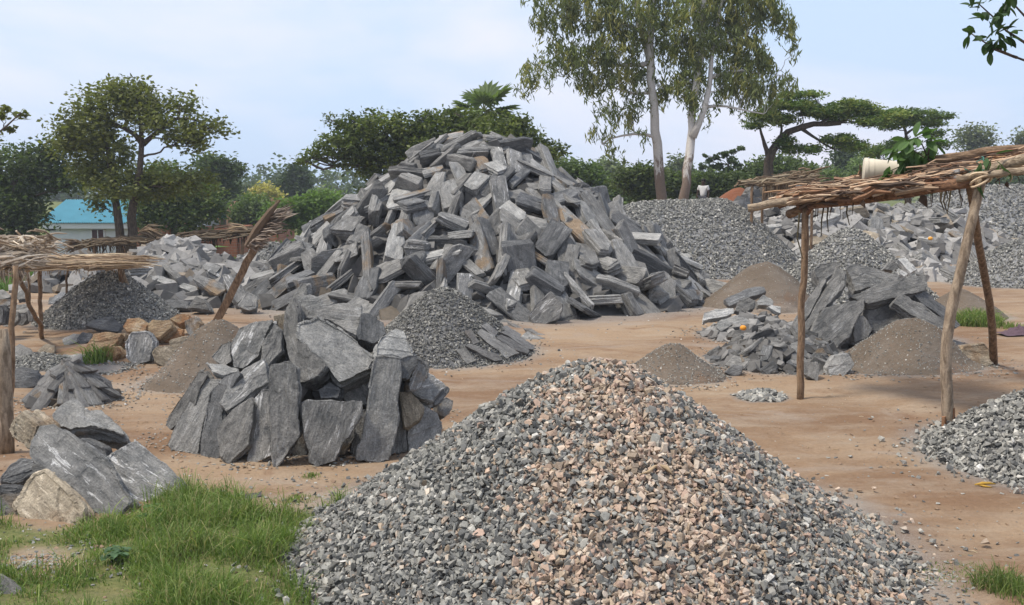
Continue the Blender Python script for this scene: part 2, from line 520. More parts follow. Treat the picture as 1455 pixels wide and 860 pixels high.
def rand_rot(nrm, tilt):
    """rotation matrices whose z is nrm tilted by a normal-distributed angle"""
    n = len(nrm)
    z = nrm + RNG.normal(0, tilt, (n, 3)); z /= np.linalg.norm(z, axis=1)[:, None]
    r = RNG.normal(0, 1, (n, 3)); x = np.cross(r, z); x /= np.linalg.norm(x, axis=1)[:, None]
    y = np.cross(z, x)
    return np.stack([x, y, z], -1)

def scatter(mb, pos, nrm, size, col, tilt=0.7, var=PEB):
    rot = rand_rot(nrm, tilt)
    which = RNG.integers(0, len(var), len(pos))
    for k, (V, F) in enumerate(var):
        m = which == k
        if not m.any(): continue
        q = np.einsum('nij,vj->nvi', rot[m], V) * size[m][:, None, None] + pos[m][:, None, :]
        nn = m.sum(); nv = len(V)
        FF = F[None] + (np.arange(nn) * nv)[:, None, None]
        mb.add(q.reshape(-1, 3), FF.reshape(-1, 3), np.repeat(col[m], nv, 0))

GREYS = np.array([(.145, .147, .145), (.20, .203, .195), (.265, .265, .25), (.095, .098, .098), (.34, .335, .315), (.24, .235, .22), (.18, .18, .175), (.48, .475, .46)])
GREYS = GREYS * np.array([1.03, 1.0, 0.94])
GREYP = np.array([.2, .24, .17, .13, .1, .07, .07, .02])
PINKS = np.array([(.42, .305, .225), (.36, .28, .20), (.47, .37, .285), (.30, .235, .175), (.37, .265, .205), (.5, .42, .335)])

class Heap:
    """a poured heap: rounded tip, straight flanks, thin skirt; optional ridge from c to c2"""
    def __init__(s, c, h, r, c2=None, lump=0.03, seed=0, round_=0.25, ax=1.0):
        s.c = np.array(c[:2], float); s.c2 = None if c2 is None else np.array(c2[:2], float)
        s.h = h; s.r = r; s.lump = lump; s.seed = seed; s.rd = round_; s.ax = ax
        DUST.append((s.c[0], s.c[1], r * 1.0))
        if s.c2 is not None:
            DUST.append((s.c2[0], s.c2[1], r * 1.0))
    def rad(s, x, y):
        if s.c2 is None:
            return np.hypot((x - s.c[0]) / s.ax, y - s.c[1])
        d = s.c2 - s.c; t = np.clip(((x - s.c[0]) * d[0] + (y - s.c[1]) * d[1]) / (d @ d), 0, 1)
        return np.hypot(x - s.c[0] - t * d[0], y - s.c[1] - t * d[1])
    def z(s, x, y):
        x = np.asarray(x, float); y = np.asarray(y, float)
        q = s.rad(x, y) / s.r
        a = s.rd
        f = 1 - (np.sqrt(q * q + a * a) - a) / (math.sqrt(1 + a * a) - a)
        f = np.where(q > 0.8, np.maximum(f, 0) * 0.9 + 0.1 * np.clip(1.12 - q, 0, 1), f)
        f = np.where(q > 1, np.clip(1.12 - q, 0, 1) * 0.1, f)
        sd = s.seed
        k = s.lump * (np.sin(3.1 * x / s.r + sd) * np.cos(2.7 * y / s.r + 2 * sd) + 0.5 * np.sin(7.3 * x / s.r + 3 * sd) * np.sin(6.1 * y / s.r + sd))
        return T(x, y) + s.h * f + k * np.clip(1.1 - q, 0, 1) * np.minimum(1, 2 * f + 0.1) - np.where(q > 1.1, 0.06, 0.0)
    def nrm(s, x, y):
        e = 0.02 * s.r
        gx = (s.z(x + e, y) - s.z(x - e, y)) / (2 * e); gy = (s.z(x, y + e) - s.z(x, y - e)) / (2 * e)
        n = np.stack([-gx, -gy, np.ones_like(gx)], -1)
        return n / np.linalg.norm(n, axis=-1)[..., None]
    def sample(s, n, lo=0.0, hi=1.06, front=0.7):
        """points spread over the heap, denser on the side that faces the yard's path"""
        out = []
        m = 0
        d = np.zeros(2) if s.c2 is None else s.c2 - s.c
        span = float(np.hypot(*d))
        while m < n:
            k = n * 2
            t = RNG.uniform(0, 1, k)
            # flanks beside a ridge get their share of points too
            if span > 0:
                x = RNG.uniform(min(s.c[0], s.c2[0]) - s.r * hi, max(s.c[0], s.c2[0]) + s.r * hi, k)
                y = RNG.uniform(min(s.c[1], s.c2[1]) - s.r * hi, max(s.c[1], s.c2[1]) + s.r * hi, k)
            else:
                x = s.c[0] + RNG.uniform(-1, 1, k) * s.r * hi * s.ax; y = s.c[1] + RNG.uniform(-1, 1, k) * s.r * hi
            q = s.rad(x, y) / s.r
            ok = (q >= lo) & (q <= hi)
            back = y > s.c[1] + 0.35 * s.r
            ok &= ~(back & (RNG.uniform(0, 1, k) < front))
            # the skirt thins out
            ok &= ~((q > 0.97) & (RNG.uniform(0, 1, k) < (q - 0.97) / 0.12))
            out.append(np.stack([x, y], 1)[ok]); m += ok.sum()
        return np.concatenate(out)[:n]
    def core(s, mb, drop=0.02, col=(0.12, 0.12, 0.12), n=90, scale=1.0):
        rr = s.r * 1.15
        a = s.c if s.c2 is None else np.minimum(s.c, s.c2); b = s.c if s.c2 is None else np.maximum(s.c, s.c2)
        xs = np.linspace(a[0] - rr * s.ax, b[0] + rr * s.ax, n); ys = np.linspace(a[1] - rr, b[1] + rr, n)
        X, Y = np.meshgrid(xs, ys); Z = s.z(X, Y) - drop
        if scale != 1.0: Z = T(X, Y) + (Z - T(X, Y)) * scale
        q = s.rad(X, Y) / s.r
        Z = np.where(q > 1.08, T(X, Y) - 0.05, Z)
        idx = np.arange(n * n).reshape(n, n)
        F = np.stack([idx[:-1, :-1], idx[:-1, 1:], idx[1:, 1:], idx[1:, :-1]], -1).reshape(-1, 4)
        keep = (q.ravel()[F] < 1.13).any(1)
        mb.add(np.stack([X, Y, Z], -1).reshape(-1, 3), F[keep], col)

def gravel_heap(name, label, heap, n, size, colfn=None, core_col=(0.13, 0.13, 0.13), cat="gravel heap", front=0.7, spill=0, tilt=0.8, bright=1.0):
    mb = MB()
    heap.core(mb, size * 0.35, core_col)
    xy = heap.sample(n, front=front)
    if spill:
        ang = RNG.uniform(0, 2 * math.pi, spill); q = 1.0 + np.abs(RNG.normal(0, 0.13, spill))
        sp = np.stack([heap.c[0] + np.cos(ang) * q * heap.r * heap.ax, heap.c[1] + np.sin(ang) * q * heap.r], 1)
        xy = np.concatenate([xy, sp])
    z = heap.z(xy[:, 0], xy[:, 1]); nr = heap.nrm(xy[:, 0], xy[:, 1])
    out = heap.rad(xy[:, 0], xy[:, 1]) / heap.r > 1.09
    z = np.where(out, T(xy[:, 0], xy[:, 1]), z)
    s = size * RNG.lognormal(0, 0.3, len(xy)).clip(0.5, 1.9)
    p = np.stack([xy[:, 0], xy[:, 1], z], 1) + nr * (RNG.uniform(-0.25, 0.35, len(xy)) * s)[:, None]
    p[:, 2] += np.where(out, s * 0.25, 0)
    c = GREYS[RNG.choice(len(GREYS), len(xy), p=GREYP)] * RNG.uniform(0.8, 1.2, (len(xy), 1)) * bright
    if colfn is not None: c = colfn(p, c)
    scatter(mb, p, nr, s, c, tilt)
    o = mb.build(name, M_PEB, None, False, [heap.c[0], heap.c[1], float(T(*heap.c))])
    tag(o, label, cat, None, 'stuff')
    return o

# ------------------------------------------------------------------ quarried stones
def evaluated(o, mods):
    for t, kw in mods:
        m = o.modifiers.new("m", t)
        for k, v_ in kw.items(): setattr(m, k, v_)
    dg = bpy.context.evaluated_depsgraph_get()
    dg.update()
    me = bpy.data.meshes.new_from_object(o.evaluated_get(dg))
    return me

def roughen(me, amp, layer, seed, thick):
    n = len(me.vertices)
    co = np.empty(n * 3, np.float32); me.vertices.foreach_get('co', co); co = co.reshape(-1, 3)
    nr = np.empty(n * 3, np.float32); me.vertices.foreach_get('normal', nr); nr = nr.reshape(-1, 3)
    S = Vector((seed * 3.7, seed * 1.3, seed * 7.1))
    f1 = 0.9 / thick; f2 = 4.5 / thick
    d = np.empty(n); lz = np.empty(n)
    for i in range(n):
        p = Vector(co[i].tolist())
        d[i] = noise.noise(p * f1 * 0.7 + S) * 1.0 + noise.noise(Vector((p.x * f2 * .8, p.y * f2 * .35, p.z * f2)) + S) * 0.3 + noise.noise(p * f2 * 3.2 + S) * 0.12
        # split faces: steps along the layering
        q = noise.noise(Vector((p.x * f1 * .35, p.y * f1 * .25, p.z * 7.5 / thick)) + S)
        lz[i] = math.floor(q * 5) / 5 + q * 0.3
    side = 1 - np.abs(nr[:, 2]) ** 2
    # on the broad faces: terraces where a sheet has flaked off
    ter = np.empty(n)
    for i in range(n):
        p = co[i]
        q = noise.noise(Vector((float(p[0]) * f1 * .55, float(p[1]) * f1 * .28, 3.0)) + S * 2)
        ter[i] = math.floor(q * 3.2) / 3.2
    off = amp * d + layer * lz * side + layer * 0.55 * ter * (1 - side)
    co = co + nr * off[:, None]
    me.vertices.foreach_set('co', co.ravel().astype(np.float32))
    me.update()

def finish(me, ang=22):
    me.polygons.foreach_set('use_smooth', np.ones(len(me.polygons), bool))
    me.set_sharp_from_angle(angle=R(ang))
    me.materials.clear(); me.materials.append(STONE['mid grey'])

def stone_variant(Lx, Wy, Tz, seed, cuts=4, div=11):
    """a broken block: local y is its length, local z its thin way"""
    rg = np.random.default_rng(seed)
    bm = bmesh.new()
    for sx in (-1, 1):
        for sy in (-1, 1):
            for sz in (-1, 1):
                p = np.array([sx * Wy / 2, sy * Lx / 2, sz * Tz / 2]) * (1 + rg.uniform(-0.17, 0.10, 3))
                p[1] += sx * Lx * rg.uniform(-0.06, 0.06)
                bm.verts.new(p)
    for k in range(3):
        p = np.array([rg.uniform(-.5, .5) * Wy, rg.uniform(-.5, .5) * Lx, rg.choice([-1, 1]) * Tz * rg.uniform(.5, .62)])
        bm.verts.new(p)
    bmesh.ops.convex_hull(bm, input=bm.verts)
    for k in range(cuts):
        nrm = rg.normal(0, 1, 3); nrm[2] *= 0.55 * (Wy / max(Tz, 0.01)) * 0.5; nrm /= np.linalg.norm(nrm)
        sup = max(np.dot(nrm, v.co) for v in bm.verts)
        co = nrm * sup * rg.uniform(0.7, 0.93)
        r = bmesh.ops.bisect_plane(bm, geom=bm.verts[:] + bm.edges[:] + bm.faces[:], plane_co=co, plane_no=nrm, clear_outer=True)
        eds = [e for e in r['geom_cut'] if isinstance(e, bmesh.types.BMEdge)]
        if eds: bmesh.ops.contextual_create(bm, geom=eds)
    bmesh.ops.delete(bm, geom=[v for v in bm.verts if not v.link_faces], context='VERTS')
    bmesh.ops.recalc_face_normals(bm, faces=bm.faces)
    me = bpy.data.meshes.new("tmp"); bm.to_mesh(me); bm.free()
    o = bpy.data.objects.new("tmp", me); COL.objects.link(o)
    m2 = evaluated(o, [('REMESH', dict(mode='VOXEL', voxel_size=Tz / div * 1.0))])
    bpy.data.objects.remove(o)
    roughen(m2, Tz * 0.035, Tz * 0.12, seed, Tz * 1.3)
    finish(m2)
    m2.name = "stone_shape"
    return m2

# (shape word, length, width, thickness)
SHAPES = [("long narrow", 0.86, 0.25, 0.15), ("long narrow", 1.0, 0.28, 0.16), ("long narrow", 0.78, 0.22, 0.13), ("long narrow", 0.92, 0.3, 0.18),
          ("blocky", 0.48, 0.36, 0.24), ("blocky", 0.56, 0.40, 0.26), ("blocky", 0.42, 0.34, 0.22), ("blocky", 0.5, 0.34, 0.26),
          ("flat broad", 0.70, 0.50, 0.11), ("flat broad", 0.60, 0.46, 0.10), ("flat broad", 0.82, 0.48, 0.13), ("flat broad", 0.54, 0.42, 0.09), ("flat broad", 0.9, 0.42, 0.11),
          ("oblong", 0.66, 0.36, 0.17), ("oblong", 0.74, 0.38, 0.18), ("oblong", 0.6, 0.32, 0.15), ("oblong", 0.7, 0.4, 0.16), ("oblong", 0.64, 0.34, 0.2)]
VAR = [(s[0], s[1], s[2], s[3], stone_variant(s[1], s[2], s[3], 101 + i, 4, max(8, int(s[3] / 0.0125)))) for i, s in enumerate(SHAPES)]
THIN = [("thin", 0.8, 0.42, 0.06, stone_variant(0.8, 0.42, 0.06, 301, 3, 4)), ("thin", 0.7, 0.36, 0.05, stone_variant(0.7, 0.36, 0.05, 302, 3, 4)),
        ("thin", 0.9, 0.34, 0.07, stone_variant(0.9, 0.34, 0.07, 303, 3, 4)), ("thin", 0.75, 0.5, 0.06, stone_variant(0.75, 0.5, 0.06, 304, 4, 4))]

def axes_from(z, ydir):
    z = np.asarray(z, float); z = z / np.linalg.norm(z)
    y = np.asarray(ydir, float); y = y - z * (y @ z); y /= np.linalg.norm(y) + 1e-9
    x = np.cross(y, z)
    return np.stack([x, y, z], -1)

def put_stone(name, mesh, pos, rot, sc, mat):
    o = bpy.data.objects.new(name, mesh); COL.objects.link(o)
    m = Matrix([[*rot[0], pos[0]], [*rot[1], pos[1]], [*rot[2], pos[2]], [0, 0, 0, 1]])
    o.matrix_world = m @ Matrix.Diagonal((*sc, 1.0))
    o.material_slots[0].link = 'OBJECT'; o.material_slots[0].material = STONE[mat]
    return o

def mesh_np(me):
    n = len(me.vertices); co = np.empty(n * 3, np.float32); me.vertices.foreach_get('co', co)
    nl = len(me.loops); li = np.empty(nl, np.int32); me.loops.foreach_get('vertex_index', li)
    lt = np.empty(len(me.polygons), np.int32); me.polygons.foreach_get('loop_total', lt)
    return co.reshape(-1, 3), li, lt

def low_variants():
    """coarser broken blocks for masses nobody could count"""
    res = []
    for i in range(10):
        bm = bmesh.new()
        rg = np.random.default_rng(900 + i)
        a, b, c = 0.33 * rg.uniform(.8, 1.3), 0.2 * rg.uniform(.7, 1.3), 0.11 * rg.uniform(.6, 1.5)
        for sx in (-1, 1):
            for sy in (-1, 1):
                for sz in (-1, 1):
                    bm.verts.new(np.array([sx * b, sy * a, sz * c]) * (1 + rg.uniform(-.3, .12, 3)))
        for k in range(4):
            bm.verts.new(rg.uniform(-1, 1, 3) * np.array([b, a, c]) * 1.05)
        r = bmesh.ops.convex_hull(bm, input=bm.verts)
        bmesh.ops.delete(bm, geom=[g for g in r['geom_interior'] if isinstance(g, bmesh.types.BMVert)], context='VERTS')
        bm.verts.index_update()
        res.append((np.array([v.co[:] for v in bm.verts]), np.array([[v.index for v in f.verts] for f in bm.faces if len(f.verts) == 3])))
        bm.free()
    return res
LOW = low_variants()
M_RUBBLE = tint_mat("broken_stone", 0.55, 9.0, 0.8, bumpy=0.6)

TONES = ['mid grey', 'dark grey', 'pale grey', 'white streaked', 'brown stained']
FIELD = []      # stones waiting for a label

def add_field_stone(field, name, cat, shape, tone, pos, rot, sc, mesh, zone, group):
    o = put_stone(name, mesh, pos, rot, sc, tone)
    ly = rot[:, 1]; el = math.degrees(math.asin(min(1, abs(ly[2]))))
    pose = 'upright' if el > 48 else ('leaning' if el > 20 else 'level')
    px, py = PX(pos)
    FIELD.append(dict(o=o, key=f"{tone} {shape} {cat} {pose} {zone}", px=px, py=py, cat=cat, group=group))
    return o

ORD = ['first', 'second', 'third', 'fourth', 'fifth', 'sixth', 'seventh', 'eighth', 'ninth']
NUM = ['', 'one', 'two', 'three', 'four', 'five', 'six', 'seven', 'eight', 'nine']

def label_fields():
    by = {}
    for f in FIELD: by.setdefault(f['key'], []).append(f)
    for k, fs in by.items():
        fs.sort(key=lambda f: f['px'])
        n = len(fs)
        for i, f in enumerate(fs):
            if n == 1: s = k
            elif n == 2: s = k + ', ' + ('left' if i == 0 else 'right') + ' one'
            elif i == 0: s = k + ', leftmost'
            elif i == n - 1: s = k + ', rightmost'
            else: s = k + ', ' + ORD[min(i, 8)] + ' from left'
            tag(f['o'], s, f['cat'], f['group'])

def pick(rg, table):
    ks = list(table); p = np.array([table[k] for k in ks], float); p /= p.sum()
    return ks[rg.choice(len(ks), p=p)]

# ---- slabs traced in outline, with their own depth, lean and thickness
def jag(poly, k, rg):
    out = []
    for i, a in enumerate(poly):
        b = poly[(i + 1) % len(poly)]; a = np.array(a, float); b = np.array(b, float)
        L_ = np.linalg.norm(b - a); nn = np.array([-(b - a)[1], (b - a)[0]]) / (L_ + 1e-6)
        out.append(tuple(a))
        for t in (0.33, 0.66):
            out.append(tuple(a + (b - a) * (t + rg.uniform(-.1, .1)) + nn * L_ * rg.uniform(-k, k)))
    return out

def trace_slab(name, label, cat, poly, d, lean, yaw, thick, mat, group=None, anchor=None, seed=None, res=None, amp=1.0, nrm=None):
    poly = [tuple(p) for p in poly]
    if anchor is None and nrm is None:
        q_ = max(poly, key=lambda p: p[1])
        if q_[1] < 855: d = min(d, float(G(*q_)[1]) + 0.04)
    poly = jag(poly, 0.045, np.random.default_rng(int(poly[0][0] * 7 + poly[0][1] * 3) % 9999))
    if anchor is None: anchor = max(poly, key=lambda p: p[1])
    A = P(anchor[0], anchor[1], d)
    l, y = R(lean), R(yaw)
    n = np.array([math.sin(y) * math.cos(l), -math.cos(y) * math.cos(l), math.sin(l)])
    if nrm is not None: n = np.asarray(nrm, float)
    pts = []
    C0 = np.array([0, 0, CAM_H])
    for p in poly:
        r = ray(*p); t = ((A - C0) @ n) / (r @ n)
        pts.append(C0 + r * t)
    pts = np.array(pts)
    c = pts.mean(0)
    # long way of the outline
    q = pts - c; cov = q.T @ q; wv, V = np.linalg.eigh(cov); ydir = V[:, -1]
    if ydir[2] < 0: ydir = -ydir
    rot = axes_from(n, ydir)
    loc = (q @ rot)
    sd = seed if seed is not None else (int(abs(c[0] * 977 + c[1] * 131 + poly[0][0])) % 5000)
    rg = np.random.default_rng(sd)
    bm = bmesh.new()
    fr = [bm.verts.new((float(v[0]), float(v[1]), 0)) for v in loc]
    ctr2 = loc[:, :2].mean(0)
    bk = []
    for v in loc:
        k = rg.uniform(0.86, 1.0)
        bk.append(bm.verts.new((float(ctr2[0] + (v[0] - ctr2[0]) * k), float(ctr2[1] + (v[1] - ctr2[1]) * k), -thick * rg.uniform(0.85, 1.1))))
    m_ = len(fr)
    # orientation: make the outline counter-clockwise in local xy
    area = sum(loc[i][0] * loc[(i + 1) % m_][1] - loc[(i + 1) % m_][0] * loc[i][1] for i in range(m_))
    if area < 0: fr = fr[::-1]; bk = bk[::-1]
    bm.faces.new(fr); bm.faces.new(bk[::-1])
    for i in range(m_):
        j = (i + 1) % m_
        bm.faces.new((fr[i], bk[i], bk[j], fr[j]))
    bmesh.ops.recalc_face_normals(bm, faces=bm.faces)
    bmesh.ops.triangulate(bm, faces=bm.faces)
    me = bpy.data.meshes.new("tmp"); bm.to_mesh(me); bm.free()
    o = bpy.data.objects.new("tmp", me); COL.objects.link(o)
    ext = np.ptp(loc, axis=0).max()
    vs = res or max(ext / 75, 0.009)
    m2 = evaluated(o, [('REMESH', dict(mode='VOXEL', voxel_size=min(vs, thick / 3.0)))])
    bpy.data.objects.remove(o)
    tk = max(thick, 0.08)
    roughen(m2, tk * 0.075 * amp, tk * 0.13 * amp, sd % 97, max(tk, ext * 0.3))
    finish(m2, 24)
    m2.name = name
    ob = put_stone(name, m2, c, rot, (1, 1, 1), mat)
    tag(ob, label, cat, group)
    return ob

def crop(o0, s, pts):
    return [(o0[0] + s * a, o0[1] + s * b) for a, b in pts]
# ------------------------------------------------------------------ heaps: where they stand
def HP(px, py_peak, d, rpx, **k):
    """heap whose tip is seen at (px, py_peak) at distance d, foot rpx pixels out"""
    p = P(px, py_peak, d)
    return Heap(p, p[2] - float(T(p[0], p[1])), rpx * d / FPX, **k)

H_FRONT = HP(848, 516, 6.5, 424, lump=0.05, seed=1, round_=0.16)
H_MID = HP(632, 410, 14.3, 122, lump=0.02, seed=2, round_=0.25)
H_SIDE = HP(1535, 548, 8.6, 208, lump=0.02, seed=3)
H_BACK = Heap(P(915, 300, 28), 1.95, 2.75, c2=P(1012, 300, 28), lump=0.08, seed=4, round_=0.45)
H_REAR = HP(1208, 330, 20.6, 124, lump=0.05, seed=5, round_=0.3)
H_FAR = Heap(P(1385, 300, 50), 2.3, 5.0, c2=P(1600, 300, 52), lump=0.1, seed=6, round_=0.4)
H_EDGE = HP(1475, 333, 24.5, 118, lump=0.05, seed=7, round_=0.3)
H_LEFT = HP(155, 386, 17.6, 98, lump=0.03, seed=8, round_=0.3)
H_LEFT2 = HP(385, 345, 22.5, 95, lump=0.03, seed=9, round_=0.35)
H_TINY = HP(55, 505, 13.2, 62, lump=0.01, seed=10)
H_TINY2 = HP(146, 532, 12.9, 36, lump=0.01, seed=11)
H_CHIP = HP(1081, 556, 11.2, 37, lump=0.01, seed=12, round_=0.5)
S_LEFT = Heap(P(312, 520, 12.2), 0.74, 0.86, lump=0.03, seed=13)
S_A = HP(958, 488, 12.5, 72, lump=0.02, seed=14)
S_B = HP(1293, 452, 13.0, 96, lump=0.03, seed=15, round_=0.3)
S_C = HP(1085, 373, 20.0, 90, lump=0.03, seed=16)
S_RED = Heap(P(1050, 285, 42), 1.3, 1.7, lump=0.1, seed=17)
S_D = Heap(P(1362, 420, 17.6), 0.5, 0.8, lump=0.03, seed=18)

BIG = Heap(P(652, 400, 22.4), 3.42, 4.85, c2=P(702, 400, 22.4), lump=0.10, seed=21, round_=0.10)
DUST.append((BIG.c[0] + 3.4, BIG.c[1] - 1.5, 2.2))
RUB_L = Heap(P(250, 430, 21.5), 0.75, 2.2, c2=P(330, 420, 21.5), lump=0.1, seed=22, round_=0.4)
RUB_L2 = Heap(P(250, 400, 25.5), 1.25, 2.0, lump=0.1, seed=23, round_=0.4)
RUB_R = Heap(P(1108, 505, 13.4), 0.42, 0.92, lump=0.05, seed=24, round_=0.5)
RUB_R2 = Heap(P(1075, 440, 15.8), 0.28, 0.85, lump=0.05, seed=25, round_=0.5)
RUB_B = Heap(P(1150, 350, 33), 1.45, 3.6, c2=P(1300, 350, 34), lump=0.2, seed=26, round_=0.5)
RUB_B2 = Heap(P(1300, 360, 26), 0.45, 1.1, lump=0.1, seed=27, round_=0.5)
RUB_F = Heap(P(1102, 285, 38), 1.55, 1.7, lump=0.2, seed=28, round_=0.5)
H_BLUE = Heap(P(1150, 275, 50), 1.9, 4.0, lump=0.1, seed=29)
CORE_M = Heap(P(445, 560, 9.75), 0.95, 1.0, c2=None, lump=0.04, seed=30, round_=0.3)
CORE_S = Heap(P(1262, 440, 14.9), 0.62, 1.0, lump=0.04, seed=31, round_=0.5)

build_ground()

# ------------------------------------------------------------------ the gravel heaps
def front_col(p, c):
    px, py = PX(p.T)
    lb = np.interp(py, [515, 560, 620, 700, 860], [800, 800, 800, 760, 730])
    rb = np.interp(py, [515, 600, 700, 860], [940, 990, 1040, 1070])
    pr = 0.06 + 0.62 * sst((px - lb + 80) / 150) * (1 - 0.62 * sst((px - rb + 60) / 130))
    pt = np.array([noise.noise(Vector((float(a[0]) * 3.2, float(a[1]) * 3.2, float(a[2]) * 3.2))) for a in p])
    pr = np.clip(pr + pt * 0.5 * (pr > 0.15), 0.03, 0.85)
    m = RNG.uniform(0, 1, len(p)) < pr
    c = c.copy()
    c[m] = PINKS[RNG.integers(0, len(PINKS), m.sum())] * RNG.uniform(0.75, 1.15, (m.sum(), 1))
    return c
gravel_heap("gravel_heap", "large foreground heap of mixed pink and grey crushed stone", H_FRONT, 40000, 0.039, front_col, core_col=(0.16, 0.14, 0.12), spill=500, tilt=0.9)
gravel_heap("gravel_heap", "small dark grey gravel heap with slate strips laid on its side", H_MID, 12000, 0.030, spill=250, bright=0.85)
gravel_heap("gravel_heap", "grey gravel heap cut by the right edge, beside the banana peel", H_SIDE, 9000, 0.044, spill=200, bright=1.15)
gravel_heap("gravel_heap", "long broad grey gravel heap in front of the two white trunked trees", H_BACK, 22000, 0.055, core_col=(0.2, 0.2, 0.2), bright=1.1, front=0.9)
gravel_heap("gravel_heap", "grey gravel heap behind the leaning grey slabs of the right pile", H_REAR, 11000, 0.045, core_col=(0.18, 0.18, 0.18), bright=1.15, front=0.9)
gravel_heap("gravel_heap", "wide far gravel heap seen beneath the right shelter roof", H_FAR, 13000, 0.11, core_col=(0.2, 0.2, 0.2), bright=1.0, front=0.95, spill=0)
gravel_heap("gravel_heap", "grey gravel heap beyond the grass tuft by the rear shelter pole", H_EDGE, 8000, 0.05, core_col=(0.2, 0.2, 0.2), bright=1.05, front=0.9)
gravel_heap("gravel_heap", "grey gravel heap rising behind the poles of the straw roofed shelter", H_LEFT, 11000, 0.036, core_col=(0.18, 0.18, 0.18), bright=1.1)
gravel_heap("gravel_heap", "grey gravel heap between the leaning palm frond pole and the tallest stone heap", H_LEFT2, 7000, 0.045, core_col=(0.18, 0.18, 0.18), bright=1.2)
gravel_heap("gravel_heap", "low dark gravel heap behind the cone of stacked slates", H_TINY, 3500, 0.028)
gravel_heap("gravel_heap", "thin scatter of dark gravel right of the cone of slates", H_TINY2, 1400, 0.026, spill=300, bright=0.9)
gravel_heap("gravel_heap", "far blue grey gravel heap behind the small straw shelter", H_BLUE, 4000, 0.12, core_col=(0.2, 0.2, 0.2), front=0.95)

def chip_heap():
    mb = MB(); h = H_CHIP; h.core(mb, 0.02, (0.2, 0.2, 0.2), 30)
    xy = h.sample(420, hi=1.15); s = 0.055 * RNG.lognormal(0, 0.35, len(xy)).clip(.5, 2)
    p = np.stack([xy[:, 0], xy[:, 1], h.z(xy[:, 0], xy[:, 1]) + 0.005], 1)
    c = GREYS[RNG.choice(len(GREYS), len(xy), p=GREYP)] * RNG.uniform(1.0, 1.6, (len(xy), 1))
    scatter(mb, p, h.nrm(xy[:, 0], xy[:, 1]), s, c, 0.5, CHIP)
    tag(mb.build("chip_heap", M_PEB, None, False, [h.c[0], h.c[1], 0]), "tiny low pile of pale stone flakes beside the thin shelter pole", "stone chips", None, 'stuff')
chip_heap()

# ------------------------------------------------------------------ soil mounds
def soil_mound(label, h, mat=M_MOUND, grit=1800, cat="soil mound", col=None):
    n = 110; rr = h.r * 1.2
    xs = np.linspace(h.c[0] - rr, h.c[0] + rr, n); ys = np.linspace(h.c[1] - rr, h.c[1] + rr, n)
    X, Y = np.meshgrid(xs, ys)
    q = h.rad(X, Y) / h.r
    nz_ = np.array([noise.fractal(Vector((a * 5 / h.r, b * 5 / h.r, h.seed)), 0.9, 2.0, 5) for a, b in zip(X.ravel(), Y.ravel())]).reshape(X.shape)
    lo_ = np.array([noise.noise(Vector((a * 1.6 / h.r, b * 1.6 / h.r, h.seed + 50))) for a, b in zip(X.ravel(), Y.ravel())]).reshape(X.shape)
    q2 = q * (1 + 0.22 * lo_) + 0.03 * nz_
    f = 1 - (np.sqrt(q2 ** 2 + h.rd ** 2) - h.rd) / (math.sqrt(1 + h.rd ** 2) - h.rd)
    f = 0.5 * (f + np.sqrt(f * f + 0.012))          # soft foot
    Z = T(X, Y) + h.h * f * np.clip((1.2 - q) / 0.2, 0, 1) + 0.045 * h.h * nz_ * np.clip(1.15 - q, 0, 1) - np.clip((q - 1.0) * 0.4, 0, 0.03)
    idx = np.arange(n * n).reshape(n, n)
    F = np.stack([idx[:-1, :-1], idx[:-1, 1:], idx[1:, 1:], idx[1:, :-1]], -1).reshape(-1, 4)
    F = F[(q.ravel()[F] < 1.19).all(1)]
    mb = MB(); mb.add(np.stack([X, Y, Z], -1).reshape(-1, 3), F)
    o = mb.build("soil_mound", mat, None, True, [h.c[0], h.c[1], float(T(*h.c))])
    tag(o, label, cat, "heaps of spoil soil", 'stuff')
    if grit:
        g = MB(); xy = h.sample(grit, hi=1.12)
        fx = (xy[:, 0] - xs[0]) / (xs[1] - xs[0]); fy = (xy[:, 1] - ys[0]) / (ys[1] - ys[0]); ix = fx.astype(int).clip(0, n - 2); iy = fy.astype(int).clip(0, n - 2); fx -= ix; fy -= iy
        z = (Z[iy, ix] * (1 - fx) + Z[iy, ix + 1] * fx) * (1 - fy) + (Z[iy + 1, ix] * (1 - fx) + Z[iy + 1, ix + 1] * fx) * fy
        s = RNG.uniform(0.008, 0.026, len(xy)) * RNG.uniform(.6, 1.4, len(xy)); c = GREYS[RNG.choice(len(GREYS), len(xy), p=GREYP)] * 1.1
        scatter(g, np.stack([xy[:, 0], xy[:, 1], z + 0.0], 1), h.nrm(xy[:, 0], xy[:, 1]), s, c)
        _part(g, "grit", M_PEB, o, False)['kind'] = 'stuff'
soil_mound("brown soil mound behind the leaning slab pile, beneath the orange boulders", S_LEFT)
soil_mound("small dark brown soil mound between the footpath and low rubble pile", S_A)
soil_mound("rounded brown soil mound before the big grey slabs at the right shelter", S_B, grit=2200)
soil_mound("brown grey soil mound at the foot of the long gravel heap", S_C, grit=1200)
soil_mound("far rust red soil mound beside the distant rocks", S_RED, M_REDSOIL, 0)
soil_mound("low grey brown spoil mound behind the grey slabs, left of grass tuft", S_D, grit=300)

